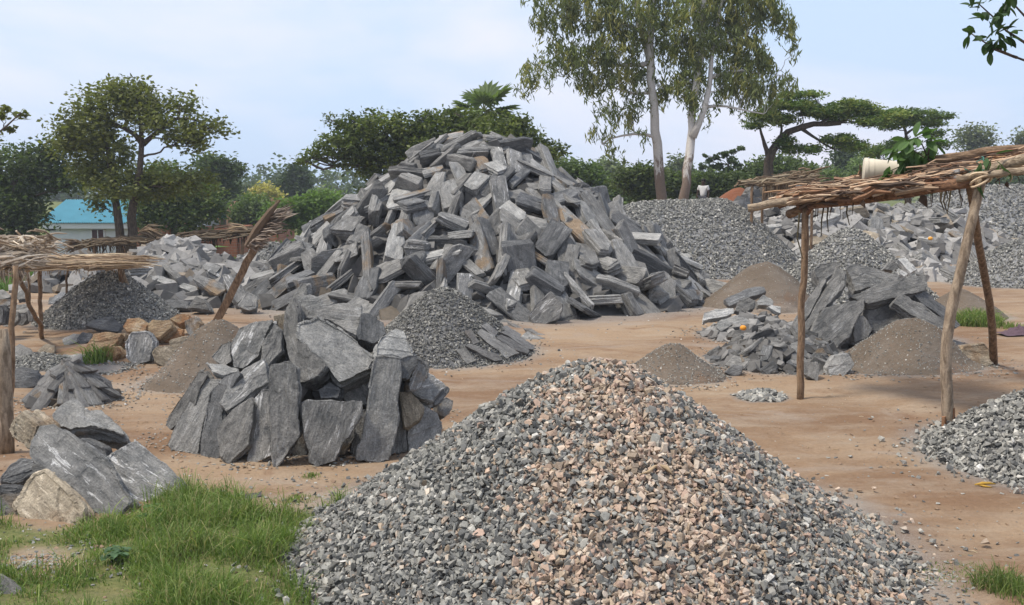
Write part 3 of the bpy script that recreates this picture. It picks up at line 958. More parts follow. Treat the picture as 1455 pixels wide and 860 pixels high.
# ------------------------------------------------------------------ rubble masses
def rubble_mass(name, label, heap, n, size, col_mul=1.0, lo=0.0, sink=0.0, front=0.3, scale=0.93, tilt=0.45):
    mb = MB(); heap.core(mb, 0.12, (0.07, 0.07, 0.07), 60, scale)  # near-black core: shade of the gaps between stones painted into its colour
    xy = heap.sample(n, lo=lo, hi=1.02, front=front)
    z = heap.z(xy[:, 0], xy[:, 1]) - sink
    nr = heap.nrm(xy[:, 0], xy[:, 1])
    s = size * RNG.uniform(0.7, 1.3, len(xy))
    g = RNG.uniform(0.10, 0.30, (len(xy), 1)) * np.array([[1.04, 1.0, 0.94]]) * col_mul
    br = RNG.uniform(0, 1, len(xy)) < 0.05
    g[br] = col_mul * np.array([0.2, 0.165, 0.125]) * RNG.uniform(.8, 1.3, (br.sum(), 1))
    scatter(mb, np.stack([xy[:, 0], xy[:, 1], z], 1), nr, s, g, tilt, LOW)
    o = mb.build(name, M_RUBBLE, None, False, [heap.c[0], heap.c[1], float(T(*heap.c))])
    tag(o, label, "rubble", None, 'stuff'); return o

rubble_mass("rubble", "packed inner stones showing in the gaps of the tallest stone heap", BIG, 1500, 1.0, 0.5, sink=0.30, front=0.0, scale=0.9)  # under-layer tinted dark, painting in the shadow seen between the outer stones
rubble_mass("rubble", "grey rubble packed beneath the fallen blocks behind the frond pole", RUB_L, 260, 0.9, 0.9, sink=0.05, scale=.8)
rubble_mass("rubble", "small broken grey rubble heap in front of the twin trunked tree", RUB_L2, 700, 0.75, 1.1, scale=.8, front=0.6)
rubble_mass("rubble", "low flat flakes under the rubble pile by the thin shelter pole", RUB_R, 260, 0.33, 0.6, sink=0.02, scale=.8, tilt=.3)
rubble_mass("rubble", "scattered grey flakes around the orange fruit", RUB_R2, 140, 0.33, 0.85, sink=0.0, scale=.7, tilt=.3)
rubble_mass("rubble", "small pale rubble filling the broad rock field under the right shelter roof", RUB_B, 620, 0.85, 1.05, scale=.8, front=0.5)
rubble_mass("rubble", "small tan rubble spilling toward the right shelter's forked pole", RUB_B2, 150, 0.7, 1.3, scale=.7)
RUB_W = Heap(P(112, 400, 25), 0.75, 1.3, lump=0.1, seed=51, round_=0.5)
rubble_mass("rubble", "dark broken blocks beside the seated workers under the straw roof", RUB_W, 120, 0.8, 0.8, scale=.8)
rubble_mass("rubble", "far dark jagged rubble beside the red soil mound", RUB_F, 260, 1.3, 0.95, scale=.8, front=.8)
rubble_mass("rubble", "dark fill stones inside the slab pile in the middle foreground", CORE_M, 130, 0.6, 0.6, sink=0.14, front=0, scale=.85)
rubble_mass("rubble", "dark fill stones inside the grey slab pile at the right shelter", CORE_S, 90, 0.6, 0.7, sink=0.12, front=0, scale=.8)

# ------------------------------------------------------------------ the tallest heap: its visible stones one by one
def poisson_on(heap, spacing, tries, rg, cond, q_hi=1.0):
    pts = []
    for _ in range(tries):
        x = heap.c[0] + rg.uniform(-1, 1) * heap.r * q_hi
        if heap.c2 is not None:
            x = rg.uniform(min(heap.c[0], heap.c2[0]) - heap.r, max(heap.c[0], heap.c2[0]) + heap.r)
        y = heap.c[1] + rg.uniform(-1, 1) * heap.r * q_hi
        if float(heap.rad(x, y)) > heap.r * q_hi: continue
        if not cond(x, y): continue
        z = float(heap.z(x, y))
        p = np.array([x, y, z])
        sp = spacing(x, y) if callable(spacing) else spacing
        if all(((p - q) ** 2).sum() > sp * sp for q in pts): pts.append(p)
    return pts

def stone_on(heap, p, rg, table, tones, field, zone, cat, name, scale, lift, tiltsd=0.28, down=0.5, group=None, var=VAR, tall=0.0):
    n = heap.nrm(np.array([p[0]]), np.array([p[1]]))[0]
    sh = pick(rg, table)
    opts = [v for v in var if v[0] == sh]
    v = opts[rg.integers(len(opts))]
    # steep flanks: stones slide downhill
    dn = np.array([n[0], n[1], 0.0]); dn = dn / (np.linalg.norm(dn) + 1e-6)
    dn = dn - n * (dn @ n)
    a = rg.normal(0, 0.5) if rg.uniform() < down else rg.uniform(0, math.pi)
    side = np.cross(n, dn)
    y = math.cos(a) * dn + math.sin(a) * side
    z = n + rg.normal(0, tiltsd, 3)
    z /= np.linalg.norm(z)
    if rg.uniform() < 0.5: y = -y
    rot = axes_from(z, y)
    if rg.uniform() < 0.22:      # on edge
        rot = np.stack([rot[:, 2], rot[:, 1], -rot[:, 0]], -1)
    s = scale * rg.uniform(0.82, 1.2)
    th = v[3] * s
    pos = p + n * (lift * th)
    mes = v[4]
    add_field_stone(field, name, cat, sh, pick(rg, tones), pos, rot, (s * rg.uniform(.85, 1.05), s * rg.uniform(.95, 1.3), s * rg.uniform(.75, 1.05)), mes, zone, group)

rg = np.random.default_rng(5)
def big_front(x, y):
    p = np.array([x, y, float(BIG.z(x, y))]); n = BIG.nrm(np.array([x]), np.array([y]))[0]
    v = np.array([0, 0, CAM_H]) - p; v /= np.linalg.norm(v)
    q = float(BIG.rad(x, y)) / BIG.r
    return n @ v > -0.02 and q < 0.99
def big_space(x, y):
    q = float(BIG.rad(x, y)) / BIG.r
    return 0.33 + 0.05 * q
pts = poisson_on(BIG, big_space, 22000, rg, big_front)
pts.sort(key=lambda p: -(1.0 / p[1]) )
print("BIG stones", len(pts))
def big_zone(p):
    px, py = PX(p)
    lv = 'near the summit' if py < 232 else 'upper' if py < 290 else 'middle' if py < 350 else 'lower' if py < 410 else 'at the foot'
    c = 690
    sd = 'left flank' if px < 520 else 'left front' if px < 640 else 'centre front' if px < 750 else 'right front' if px < 850 else 'right flank'
    if py < 232: return 'near the tallest heap summit'
    if lv == 'at the foot': return f'tallest heap foot, {sd}'
    return f'tallest heap {lv} {sd}'
for p in pts:
    q = float(BIG.rad(p[0], p[1])) / BIG.r
    tb = {"long narrow": 4, "blocky": 1.6, "flat broad": 2.8, "oblong": 3.4}
    if q < 0.45: tb = {"long narrow": 2.5, "blocky": 0.8, "flat broad": 3.2, "oblong": 3}
    tn = {'mid grey': 5, 'dark grey': 2.2, 'pale grey': 1.9, 'white streaked': 1.3, 'brown stained': 1.3}
    stone_on(BIG, p, rg, tb, tn, 'big', big_zone(p), 'stone', 'stone', 1.04 if q > .45 else 0.95, 0.5 if q < .8 else 0.3, tiltsd=0.36 if q > .45 else .2, down=0.68 if q > .5 else 0.3,
             group="quarried stones of the tallest heap")

# spill at its right foot: two long slabs
trace_slab("stone_slab", "long brown edged slab sliding down the tallest heap's right foot", "stone slab",
           [(912, 366), (930, 372), (962, 392), (1000, 416), (998, 428), (968, 418), (930, 396), (906, 380)], 19.6, 48, 12, 0.2, 'brown stained')
trace_slab("stone_slab", "squarish pale slab leaning at the tallest heap's right foot", "stone slab",
           [(925, 388), (944, 386), (960, 400), (962, 434), (945, 440), (930, 420)], 18.9, 25, 8, 0.25, 'pale grey')
trace_slab("stone_slab", "large block with white chalky patch at the tallest heap's right foot", "stone slab",
           [(750, 446), (765, 428), (783, 414), (800, 432), (795, 452), (775, 461), (756, 460)], 17.4, 20, 0, 0.25, 'white streaked')

# ------------------------------------------------------------------ rubble pile at left
def zone_l(p):
    px, py = PX(p)
    return 'in left rubble ' + ('top' if py < 395 else 'middle' if py < 425 else 'foot')
rg = np.random.default_rng(6)
for p in poisson_on(RUB_L, 0.62, 5000, rg, lambda x, y: y < RUB_L.c[1] + 0.6):
    stone_on(RUB_L, p, rg, {"long narrow": 2.5, "blocky": 2, "flat broad": 2, "oblong": 3}, {'mid grey': 4, 'pale grey': 3.5, 'white streaked': 2, 'brown stained': 1, 'dark grey': 1},
             'l', zone_l(p), 'stone', 'stone', 0.95, 0.3, group="stones of the left rubble")
o0, s = (180, 270), 0.1977
for lab, poly, d, lean, yaw, th, mat in [
    ("long pale striped slab lying across the left rubble", [(165, 610), (260, 615), (500, 690), (515, 725), (480, 742), (180, 648)], 19.6, 40, -4, .22, 'pale grey'),
    ("wide dark sided block under the small heap of the left rubble", [(245, 560), (265, 538), (380, 545), (522, 553), (512, 600), (370, 625), (275, 612)], 20.6, 30, 0, .4, 'mid grey'),
    ("tilted block with brown cut end beside the frond pole", [(475, 640), (500, 610), (600, 640), (705, 680), (712, 722), (650, 758), (560, 700)], 19.2, 42, -8, .3, 'brown stained'),
    ("pale wedge block crowning the left rubble", [(535, 535), (620, 520), (685, 548), (645, 590), (560, 572)], 20.2, 40, 5, .25, 'pale grey'),
    ("white striped slab sloping down behind the frond pole", [(690, 610), (770, 625), (862, 750), (800, 812), (740, 720)], 18.9, 45, 10, .25, 'white streaked'),
    ("upright grey block left of the frond pole foot", [(430, 852), (500, 758), (560, 790), (590, 862)], 18.3, 25, -8, .3, 'mid grey'),
    ("pale chunk right of the frond pole foot", [(810, 830), (870, 735), (932, 775), (925, 840), (880, 858)], 18.2, 30, 8, .3, 'pale grey'),
    ("dark flat topped boulder left of the frond pole foot", [(255, 800), (330, 765), (450, 800), (440, 850), (300, 860)], 18.6, 30, 0, .35, 'dark grey')]:
    trace_slab("stone_slab", lab, "stone slab", crop(o0, s, poly), d, lean, yaw, th, mat)

# orange boulders
o0, s = (0, 380), 0.3488
for lab, poly, d, lean, yaw, th, mat in [
    ("broad orange boulder behind the grass tuft", [(350, 320), (385, 270), (440, 262), (500, 270), (470, 310), (400, 345), (360, 345)], 15.3, 30, -8, .35, 'orange'),
    ("rounded orange boulder touching the pale cracked block", [(462, 300), (480, 270), (510, 272), (512, 310), (490, 338), (465, 330)], 15.1, 15, 5, .25, 'orange'),
    ("orange boulder low in the grass", [(395, 350), (420, 320), (470, 320), (482, 350), (455, 385), (400, 385)], 14.7, 20, 0, .3, 'orange'),
    ("large pale block with pink crust among the orange boulders", [(505, 300), (530, 262), (600, 262), (622, 300), (608, 380), (545, 398), (508, 370)], 14.3, 12, 4, .35, 'white streaked'),
    ("reddish orange boulder on top of the pale block", [(497, 240), (515, 210), (560, 205), (597, 235), (590, 262), (520, 262)], 14.7, 25, -4, .3, 'orange'),
    ("large tan boulder topping the orange group", [(595, 235), (620, 212), (690, 212), (702, 245), (650, 290), (615, 280)], 14.7, 25, 6, .3, 'orange'),
    ("tan boulder at the front edge of the orange group", [(618, 345), (640, 320), (690, 320), (715, 345), (700, 385), (660, 405), (630, 385)], 14.2, 22, 5, .3, 'tan'),
    ("flat rust red stone wedged under tan boulders", [(655, 275), (720, 247), (750, 250), (740, 280), (680, 308), (660, 300)], 14.9, 35, 10, .2, 'orange'),
    ("upright brown grey block right of the orange boulders", [(748, 215), (790, 198), (815, 225), (812, 270), (770, 280), (755, 260)], 15.3, 15, -5, .25, 'brown stained'),
    ("long low tan stone at the right of the orange group", [(690, 300), (740, 285), (800, 280), (780, 305), (730, 338), (700, 335)], 14.7, 30, 8, .2, 'tan'),
    ("rusty stone peeping above the orange group", [(692, 210), (720, 190), (770, 192), (775, 215), (730, 232)], 15.6, 30, 0, .25, 'orange'),
    ("dark tilted slab behind the orange boulders", [(340, 235), (375, 215), (450, 200), (500, 235), (480, 262), (400, 250)], 15.9, 35, 5, .12, 'dark grey'),
    ("flat grey paving slab before the orange boulders", [(215, 372), (260, 352), (350, 355), (345, 378), (290, 400), (225, 392)], 14.6, 62, 0, .12, 'pale grey'),
    ("flat grey slab lying under the left gravel heap", [(250, 290), (300, 268), (340, 270), (330, 300), (262, 320)], 16.4, 58, 0, .12, 'mid grey'),
    ("dark chunky slab next to the left gravel heap", [(312, 290), (335, 265), (372, 270), (370, 295), (330, 315)], 16.2, 35, 0, .16, 'dark grey'),
    ("thin tan slab on the ground left of the paving slab", [(150, 340), (185, 312), (225, 315), (220, 345), (170, 358)], 15.4, 60, 0, .1, 'tan'),
    ("dark overhanging slab left of the slate cone", [(50, 410), (90, 402), (150, 420), (162, 445), (110, 462), (60, 470)], 13.2, 35, 0, .2, 'dark grey'),
    ("dark lower boulder left of the slate cone", [(50, 470), (100, 455), (160, 440), (162, 480), (100, 495), (55, 492)], 12.9, 20, 0, .25, 'dark grey'),
    ("grey smooth boulder behind the left shelter pole", [(50, 330), (80, 312), (120, 330), (135, 352), (95, 378), (55, 385)], 14.5, 40, 0, .2, 'mid grey')]:
    trace_slab("boulder" if 'boulder' in lab else "stone_slab", lab, "boulder" if 'boulder' in lab else "stone slab", crop(o0, s, poly), d, lean, yaw, th, mat)
# upper left stack of flat slates by the shelter
o0, s = (0, 320), 0.17447
for lab, poly, d, lean, yaw, th, mat in [
    ("large flat slab topping the stack at the left edge", [(-60, 540), (20, 522), (90, 570), (80, 590), (0, 602), (-60, 600)], 17.0, 60, 0, .08, 'mid grey'),
    ("thick tan edged slab in the stack at the left edge", [(-60, 610), (0, 600), (88, 600), (85, 650), (40, 670), (-60, 672)], 16.8, 20, 0, .3, 'brown stained'),
    ("brown flat slab right of the shelter's dark pole", [(128, 560), (180, 528), (230, 570), (215, 600), (150, 608)], 17.2, 60, 0, .08, 'brown stained'),
    ("thin wavy slab in the middle of the left edge stack", [(60, 668), (150, 650), (240, 630), (235, 650), (170, 680), (90, 682)], 16.6, 40, 0, .1, 'pale grey'),
    ("grey slab lying beneath the wavy slab", [(120, 690), (235, 662), (240, 690), (200, 715), (135, 715)], 16.4, 55, 0, .08, 'mid grey'),
    ("square dark slab standing at the bottom of left edge stack", [(140, 720), (210, 712), (215, 770), (190, 808), (135, 808)], 16.0, 12, 0, .15, 'slate'),
    ("pale slab standing behind the dark pole", [(25, 760), (60, 720), (145, 705), (145, 770), (90, 825), (25, 822)], 15.6, 20, 0, .12, 'mid grey'),
    ("dark boulder at the very left edge behind the post", [(-60, 660), (10, 650), (28, 690), (20, 800), (-60, 810)], 15.2, 15, 0, .3, 'dark grey'),
    ("reddish slate leaning against the left edge stack", [(218, 700), (240, 660), (275, 690), (262, 790), (235, 785)], 15.8, 15, 15, .07, 'slate')]:
    trace_slab("stone_slab", lab, "stone slab", crop(o0, s, poly), d, lean, yaw, th, mat)

# ------------------------------------------------------------------ slate cone
CONE = HP(103, 528, 11.0, 62, lump=0, seed=41, round_=0.3)
rubble_mass("rubble", "dark filling inside the cone of stacked slates", CONE, 60, 0.35, 0.6, sink=0.08, front=0, scale=.8)
k = 0
rg = np.random.default_rng(8)
for ring, (q, cnt, L_) in enumerate([(0.70, 13, 1.45), (0.38, 8, 1.3), (0.16, 5, 1.0)]):
    for i in range(cnt):
        th = -math.pi + (math.pi * 1.15) * (i + 0.5) / cnt - 0.2 + rg.normal(0, .05)
        dx, dy = math.cos(th), math.sin(th)
        x = CONE.c[0] + dx * q * CONE.r; y = CONE.c[1] + dy * q * CONE.r
        zc = float(CONE.z(x, y)) + 0.035 + 0.025 * ring
        n = CONE.nrm(np.array([x]), np.array([y]))[0]
        dn = np.array([dx, dy, -0.8]) + rg.normal(0, .2, 3)
        # shingled like roof tiles, each riding on its neighbour
        sd = np.cross(n, dn); sd /= np.linalg.norm(sd)
        z_ = n + sd * 0.28 + rg.normal(0, .05, 3)
        rot = axes_from(z_, dn)
        v = THIN[rg.integers(len(THIN))]
        sc = L_ * CONE.r * rg.uniform(.85, 1.1)
        px, py = PX(np.array([x, y, zc]))
        side = 'left side' if px < 82 else 'middle' if px < 122 else 'right side'
        add_field_stone('cone', "slate", "slate", "thin", pick(rg, {'slate': 7, 'brown stained': 1.2, 'mid grey': 2}), np.array([x, y, zc]), rot, (sc * .62, sc, .8), v[4],
                        f"{['bottom', 'middle', 'top'][ring]} row of slate cone {side}".replace('row of slate cone middle', 'row of slate cone front'), "slates stacked in a cone")

# slates laid on the dark gravel heap
o0, s = (380, 400), 0.3488
for i, (lab, poly) in enumerate([
    ("leftmost square slate on the dark gravel heap", [(768, 280), (808, 268), (850, 322), (815, 336)]),
    ("short upright slate at the top left of the slate fan", [(803, 200), (830, 194), (868, 248), (838, 258)]),
    ("long slate at the front of the slate fan", [(803, 262), (820, 252), (935, 295), (960, 318), (925, 324)]),
    ("broad slate in the middle of the slate fan", [(850, 208), (870, 190), (1000, 275), (1028, 292), (972, 314)]),
    ("short slate high on the gravel heap", [(868, 180), (895, 166), (942, 205), (925, 228)]),
    ("narrow slate beneath the short high slate", [(930, 225), (950, 215), (1070, 280), (1060, 296), (1005, 280)]),
    ("topmost slate of the fan on the gravel heap", [(925, 160), (965, 148), (1020, 185), (1000, 195), (935, 180)]),
    ("dark narrow slate crossing the middle of the fan", [(955, 185), (975, 178), (1035, 215), (1030, 226), (975, 205)]),
    ("long slate in the right half of the fan", [(945, 205), (985, 200), (1090, 262), (1088, 276), (1060, 276)]),
    ("flat wide slate near the right end of fan", [(1030, 225), (1060, 200), (1145, 240), (1140, 272), (1095, 272)]),
    ("rightmost thin slate of the fan touching the path", [(1040, 190), (1075, 190), (1160, 232), (1165, 242), (1130, 240)]),
    ("thin slate high at the right of the fan", [(975, 165), (1010, 172), (1060, 205), (1040, 205)])]):
    pl = crop(o0, s, poly)
    yb = max(p[1] for p in pl); g = G(*max(pl, key=lambda p: p[1]))
    # rest on the flank: distance where the sight line meets the heap
    r_ = ray(*max(pl, key=lambda p: p[1])); t = 8.0
    while t < 30 and CAM_H + r_[2] * t > float(H_MID.z(r_[0] * t, r_[1] * t)) + 0.03: t += 0.02
    cc = np.mean(pl, 0); r_ = ray(*cc); t = 8.0
    while t < 30 and CAM_H + r_[2] * t > float(H_MID.z(r_[0] * t, r_[1] * t)) + 0.05 + .012 * (i % 3): t += 0.01
    hp = r_ * t; nh = H_MID.nrm(np.array([hp[0]]), np.array([hp[1]]))[0]
    nh = nh + np.array([0, -.12, 0]); nh /= np.linalg.norm(nh)
    trace_slab("slate", lab, "slate", pl, r_[1] * t, 50, 0, 0.045, nrm=nh, anchor=tuple(cc), mat= 'slate' if i % 3 else 'mid grey', group="slates laid on the dark gravel heap", amp=0.5)

# ------------------------------------------------------------------ slab pile in the middle foreground
o0, s = (220, 380), 0.3604
MP = [
    ("narrow slab at the far left behind the slab pile", [(38, 622), (60, 570), (150, 440), (178, 400), (205, 425), (130, 590), (60, 645)], 9.0, 18, -25, .18, 'mid grey'),
    ("leftmost big slab leaning inward on the slab pile", [(48, 700), (75, 630), (150, 480), (185, 432), (255, 440), (240, 500), (195, 600), (170, 740), (95, 738)], 8.75, 24, -22, .26, 'pale grey'),
    ("narrow dark edged slab second from the left at the slab pile base", [(172, 755), (180, 660), (212, 490), (262, 440), (332, 408), (338, 425), (290, 490), (262, 570), (272, 640), (252, 762)], 8.65, 22, -30, .24, 'dark grey'),
    ("diamond shaped slab at the slab pile's lower left", [(240, 635), (300, 562), (378, 512), (392, 535), (375, 640), (368, 700), (290, 778), (255, 745)], 8.42, 22, -6, .16, 'mid grey'),
    ("wavy banded narrow slab right of the diamond slab", [(362, 772), (372, 650), (392, 515), (420, 485), (458, 478), (456, 560), (462, 745), (410, 770)], 8.45, 20, -8, .22, 'white streaked'),
    ("tall cracked slab standing at the centre left of slab pile", [(455, 382), (535, 365), (560, 395), (570, 500), (560, 590), (570, 660), (520, 730), (472, 797), (452, 600)], 8.25, 14, 6, .22, 'mid grey'),
    ("broad five sided slab with white hairlines, centre of the slab pile", [(577, 538), (600, 522), (700, 522), (820, 528), (816, 580), (775, 655), (738, 700), (712, 765), (640, 790), (608, 770), (580, 620)], 8.3, 13, 5, .15, 'white streaked'),
    ("tallest smooth rectangular slab right of the slab pile centre", [(872, 348), (968, 358), (970, 440), (940, 700), (920, 760), (880, 767), (795, 757), (828, 650), (850, 450)], 8.45, 15, 10, .2, 'pale grey'),
    ("narrow slab peeping out behind the tallest rectangular slab", [(960, 490), (975, 520), (996, 640), (996, 728), (925, 744), (925, 600)], 8.75, 15, 20, .2, 'mid grey'),
    ("large streaked block lying tilted across the slab pile top", [(568, 225), (640, 198), (700, 230), (790, 285), (882, 352), (850, 400), (728, 455), (650, 365), (605, 312), (568, 270)], 8.72, 38, 6, .36, 'pale grey'),
    ("long slab with a white vein leaning left of the streaked block", [(503, 265), (512, 190), (545, 118), (562, 150), (570, 250), (610, 330), (672, 392), (640, 430), (565, 462), (525, 350)], 8.75, 30, -18, .3, 'mid grey'),
    ("pale blue grey rounded slab at the top of slab pile", [(556, 112), (612, 104), (655, 120), (684, 150), (640, 185), (580, 210), (565, 180)], 9.35, 32, 0, .25, 'pale grey'),
    ("wide smooth slab lying behind the streaked block", [(590, 200), (640, 165), (700, 148), (812, 145), (818, 180), (795, 272), (735, 235), (680, 205)], 9.1, 45, 6, .25, 'mid grey'),
    ("dark right shoulder slab beside the wide smooth slab", [(815, 182), (850, 180), (905, 215), (912, 262), (870, 300), (800, 285), (790, 250)], 9.1, 32, 18, .25, 'dark grey'),
    ("layered curved slab at the slab pile's upper left", [(300, 300), (340, 240), (400, 218), (466, 208), (440, 260), (410, 350), (345, 400), (303, 395)], 9.1, 28, -16, .3, 'white streaked'),
    ("narrow folded slab between the layered slab and cream stone", [(425, 290), (470, 222), (503, 245), (503, 330), (455, 380), (428, 450), (415, 380)], 8.9, 22, -5, .2, 'mid grey'),
    ("streaked slab slanting above the diamond slab", [(255, 535), (290, 460), (350, 400), (430, 355), (452, 455), (400, 480), (330, 540), (280, 570)], 8.7, 32, -10, .2, 'white streaked'),
    ("small thin slab wedged at the slab pile's left shoulder", [(198, 372), (260, 378), (325, 400), (330, 412), (270, 430), (225, 415)], 9.0, 40, -6, .12, 'pale grey'),
    ("rounded grey block at the slab pile's left shoulder", [(215, 352), (262, 300), (300, 288), (302, 370), (275, 390), (235, 375)], 9.3, 25, -18, .22, 'mid grey'),
    ("white capped banded block at the slab pile's top right", [(870, 305), (890, 270), (950, 243), (985, 252), (1010, 300), (1035, 345), (1000, 372), (935, 348), (872, 345)], 8.75, 42, 12, .32, 'white'),
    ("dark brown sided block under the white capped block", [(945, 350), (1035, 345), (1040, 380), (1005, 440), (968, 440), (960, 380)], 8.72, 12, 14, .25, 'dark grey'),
    ("tilted brown grey block at the slab pile's right shoulder", [(1012, 470), (1035, 360), (1072, 385), (1076, 410), (1040, 470), (1015, 478)], 8.85, 20, 30, .25, 'brown stained'),
    ("striped block pointing right at the slab pile's right side", [(1005, 480), (1062, 410), (1140, 455), (1150, 470), (1090, 528), (1040, 505)], 8.95, 35, 22, .28, 'white streaked'),
    ("cream faced small block right of the narrow hidden slab", [(963, 488), (1010, 490), (1060, 555), (1040, 600), (990, 630), (978, 570)], 8.75, 25, 12, .22, 'tan'),
    ("pale angular boulder at the slab pile's right foot", [(995, 640), (1045, 535), (1120, 575), (1138, 625), (1130, 700), (1060, 715), (998, 725)], 8.75, 25, 20, .3, 'pale grey'),
    ("small brown boulder at the slab pile's far right foot", [(1112, 535), (1150, 508), (1182, 525), (1175, 560), (1145, 592), (1115, 580)], 9.3, 20, 20, .22, 'brown stained'),
    ("dark small block beside the striped right block", [(1092, 528), (1150, 470), (1162, 480), (1130, 530), (1105, 545)], 9.05, 25, 25, .2, 'dark grey'),
    ("small black angular stone in the gap above the five sided slab", [(637, 482), (690, 448), (738, 480), (720, 520), (650, 518)], 8.75, 20, 0, .2, 'dark grey'),
    ("cream topped stone standing behind the slab pile's upper left", [(468, 192), (508, 184), (518, 215), (502, 262), (480, 235)], 9.3, 14, 0, .15, 'tan'),
    ("dark grey slab standing behind the pale top slab", [(515, 170), (550, 100), (575, 60), (600, 60), (600, 110), (555, 130), (530, 200)], 9.5, 15, -12, .2, 'mid grey'),
    ("grey block filling the gap above the cream faced small block", [(935, 430), (1000, 405), (1030, 440), (1015, 500), (960, 530), (935, 500)], 9.0, 18, 10, .25, 'mid grey'),
    ("pale narrow slab upright behind the small black angular stone", [(735, 450), (790, 440), (830, 470), (835, 540), (760, 540), (730, 500)], 9.0, 16, 4, .2, 'pale grey'),
    ("grey slab glimpsed low between the five sided and tall rectangular slabs", [(775, 650), (825, 560), (850, 600), (835, 700), (800, 748), (770, 730)], 8.85, 15, 8, .2, 'mid grey'),
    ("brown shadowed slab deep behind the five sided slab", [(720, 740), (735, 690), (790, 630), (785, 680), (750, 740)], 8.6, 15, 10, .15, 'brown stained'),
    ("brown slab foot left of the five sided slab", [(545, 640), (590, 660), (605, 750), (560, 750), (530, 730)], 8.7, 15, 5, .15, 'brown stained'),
]
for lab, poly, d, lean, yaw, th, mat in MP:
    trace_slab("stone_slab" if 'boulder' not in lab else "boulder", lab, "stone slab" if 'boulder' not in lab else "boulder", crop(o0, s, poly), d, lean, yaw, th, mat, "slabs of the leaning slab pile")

# ------------------------------------------------------------------ slabs at the near left
o0, s = (0, 560), 0.23256
for lab, poly, d, lean, yaw, th, mat in [
    ("long streaked slab lying diagonally on the near left rocks", [(172, 350), (195, 280), (240, 192), (320, 180), (420, 240), (530, 320), (640, 400), (720, 520), (800, 640), (745, 735), (610, 745), (500, 640), (350, 520), (215, 408)], 7.25, 42, -6, .30, 'white streaked'),
    ("square slab with white scribbled veins leaning on grass", [(645, 392), (740, 335), (832, 283), (930, 370), (1050, 470), (1142, 560), (1125, 605), (1010, 665), (840, 655), (740, 540)], 7.4, 42, 6, .22, 'white streaked'),
    ("speckled light topped boulder with black broken end", [(318, 130), (345, 80), (440, 12), (475, 20), (530, 85), (625, 92), (700, 170), (760, 252), (700, 222), (560, 195), (430, 216), (340, 190)], 7.9, 50, -4, .34, 'pale grey'),
    ("rusty brown boulder beside the grey post", [(35, 218), (70, 150), (125, 100), (235, 190), (205, 260), (165, 350), (60, 265)], 7.6, 15, -12, .3, 'tan'),
    ("tan and pink block half buried in grass", [(102, 672), (205, 492), (272, 470), (482, 712), (405, 796), (230, 792)], 6.85, 34, -14, .4, 'tan'),
    ("black rough boulder under the long streaked slab", [(0, 505), (50, 440), (120, 400), (222, 415), (215, 480), (75, 548), (0, 535)], 7.4, 30, 0, .3, 'dark grey'),
    ("flat dark slab below the black rough boulder", [(-20, 548), (70, 542), (142, 552), (130, 600), (-20, 612)], 7.1, 35, 0, .25, 'dark grey'),
    ("purplish boulder at the near left edge", [(-30, 620), (60, 598), (130, 600), (132, 660), (112, 745), (-30, 752)], 6.85, 30, 0, .3, 'brown stained'),
    ("small grey rock pinched beside the long streaked slab", [(198, 440), (240, 428), (268, 455), (255, 490), (200, 492)], 7.2, 20, 0, .14, 'mid grey'),
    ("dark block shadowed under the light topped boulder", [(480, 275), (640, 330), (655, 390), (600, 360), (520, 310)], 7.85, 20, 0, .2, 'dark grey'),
    ("smooth grey boulder cut by the bottom left corner", [(-200, 1010), (0, 1092), (30, 1105), (110, 1180), (190, 1290), (200, 1360), (-200, 1360)], 5.35, 40, -10, .3, 'mid grey')]:
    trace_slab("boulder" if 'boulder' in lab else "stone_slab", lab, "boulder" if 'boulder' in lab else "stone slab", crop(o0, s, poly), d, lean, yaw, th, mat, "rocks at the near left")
trace_slab("stone_slab", "thin dark slate flake lying on the bare ground", "stone slab",
           crop((0, 560), .3488, [(895, 432), (940, 412), (1000, 408), (1068, 392), (1065, 412), (1010, 432), (935, 442)]), G(345, 712)[1], 80, 0, 0.03, 'slate')

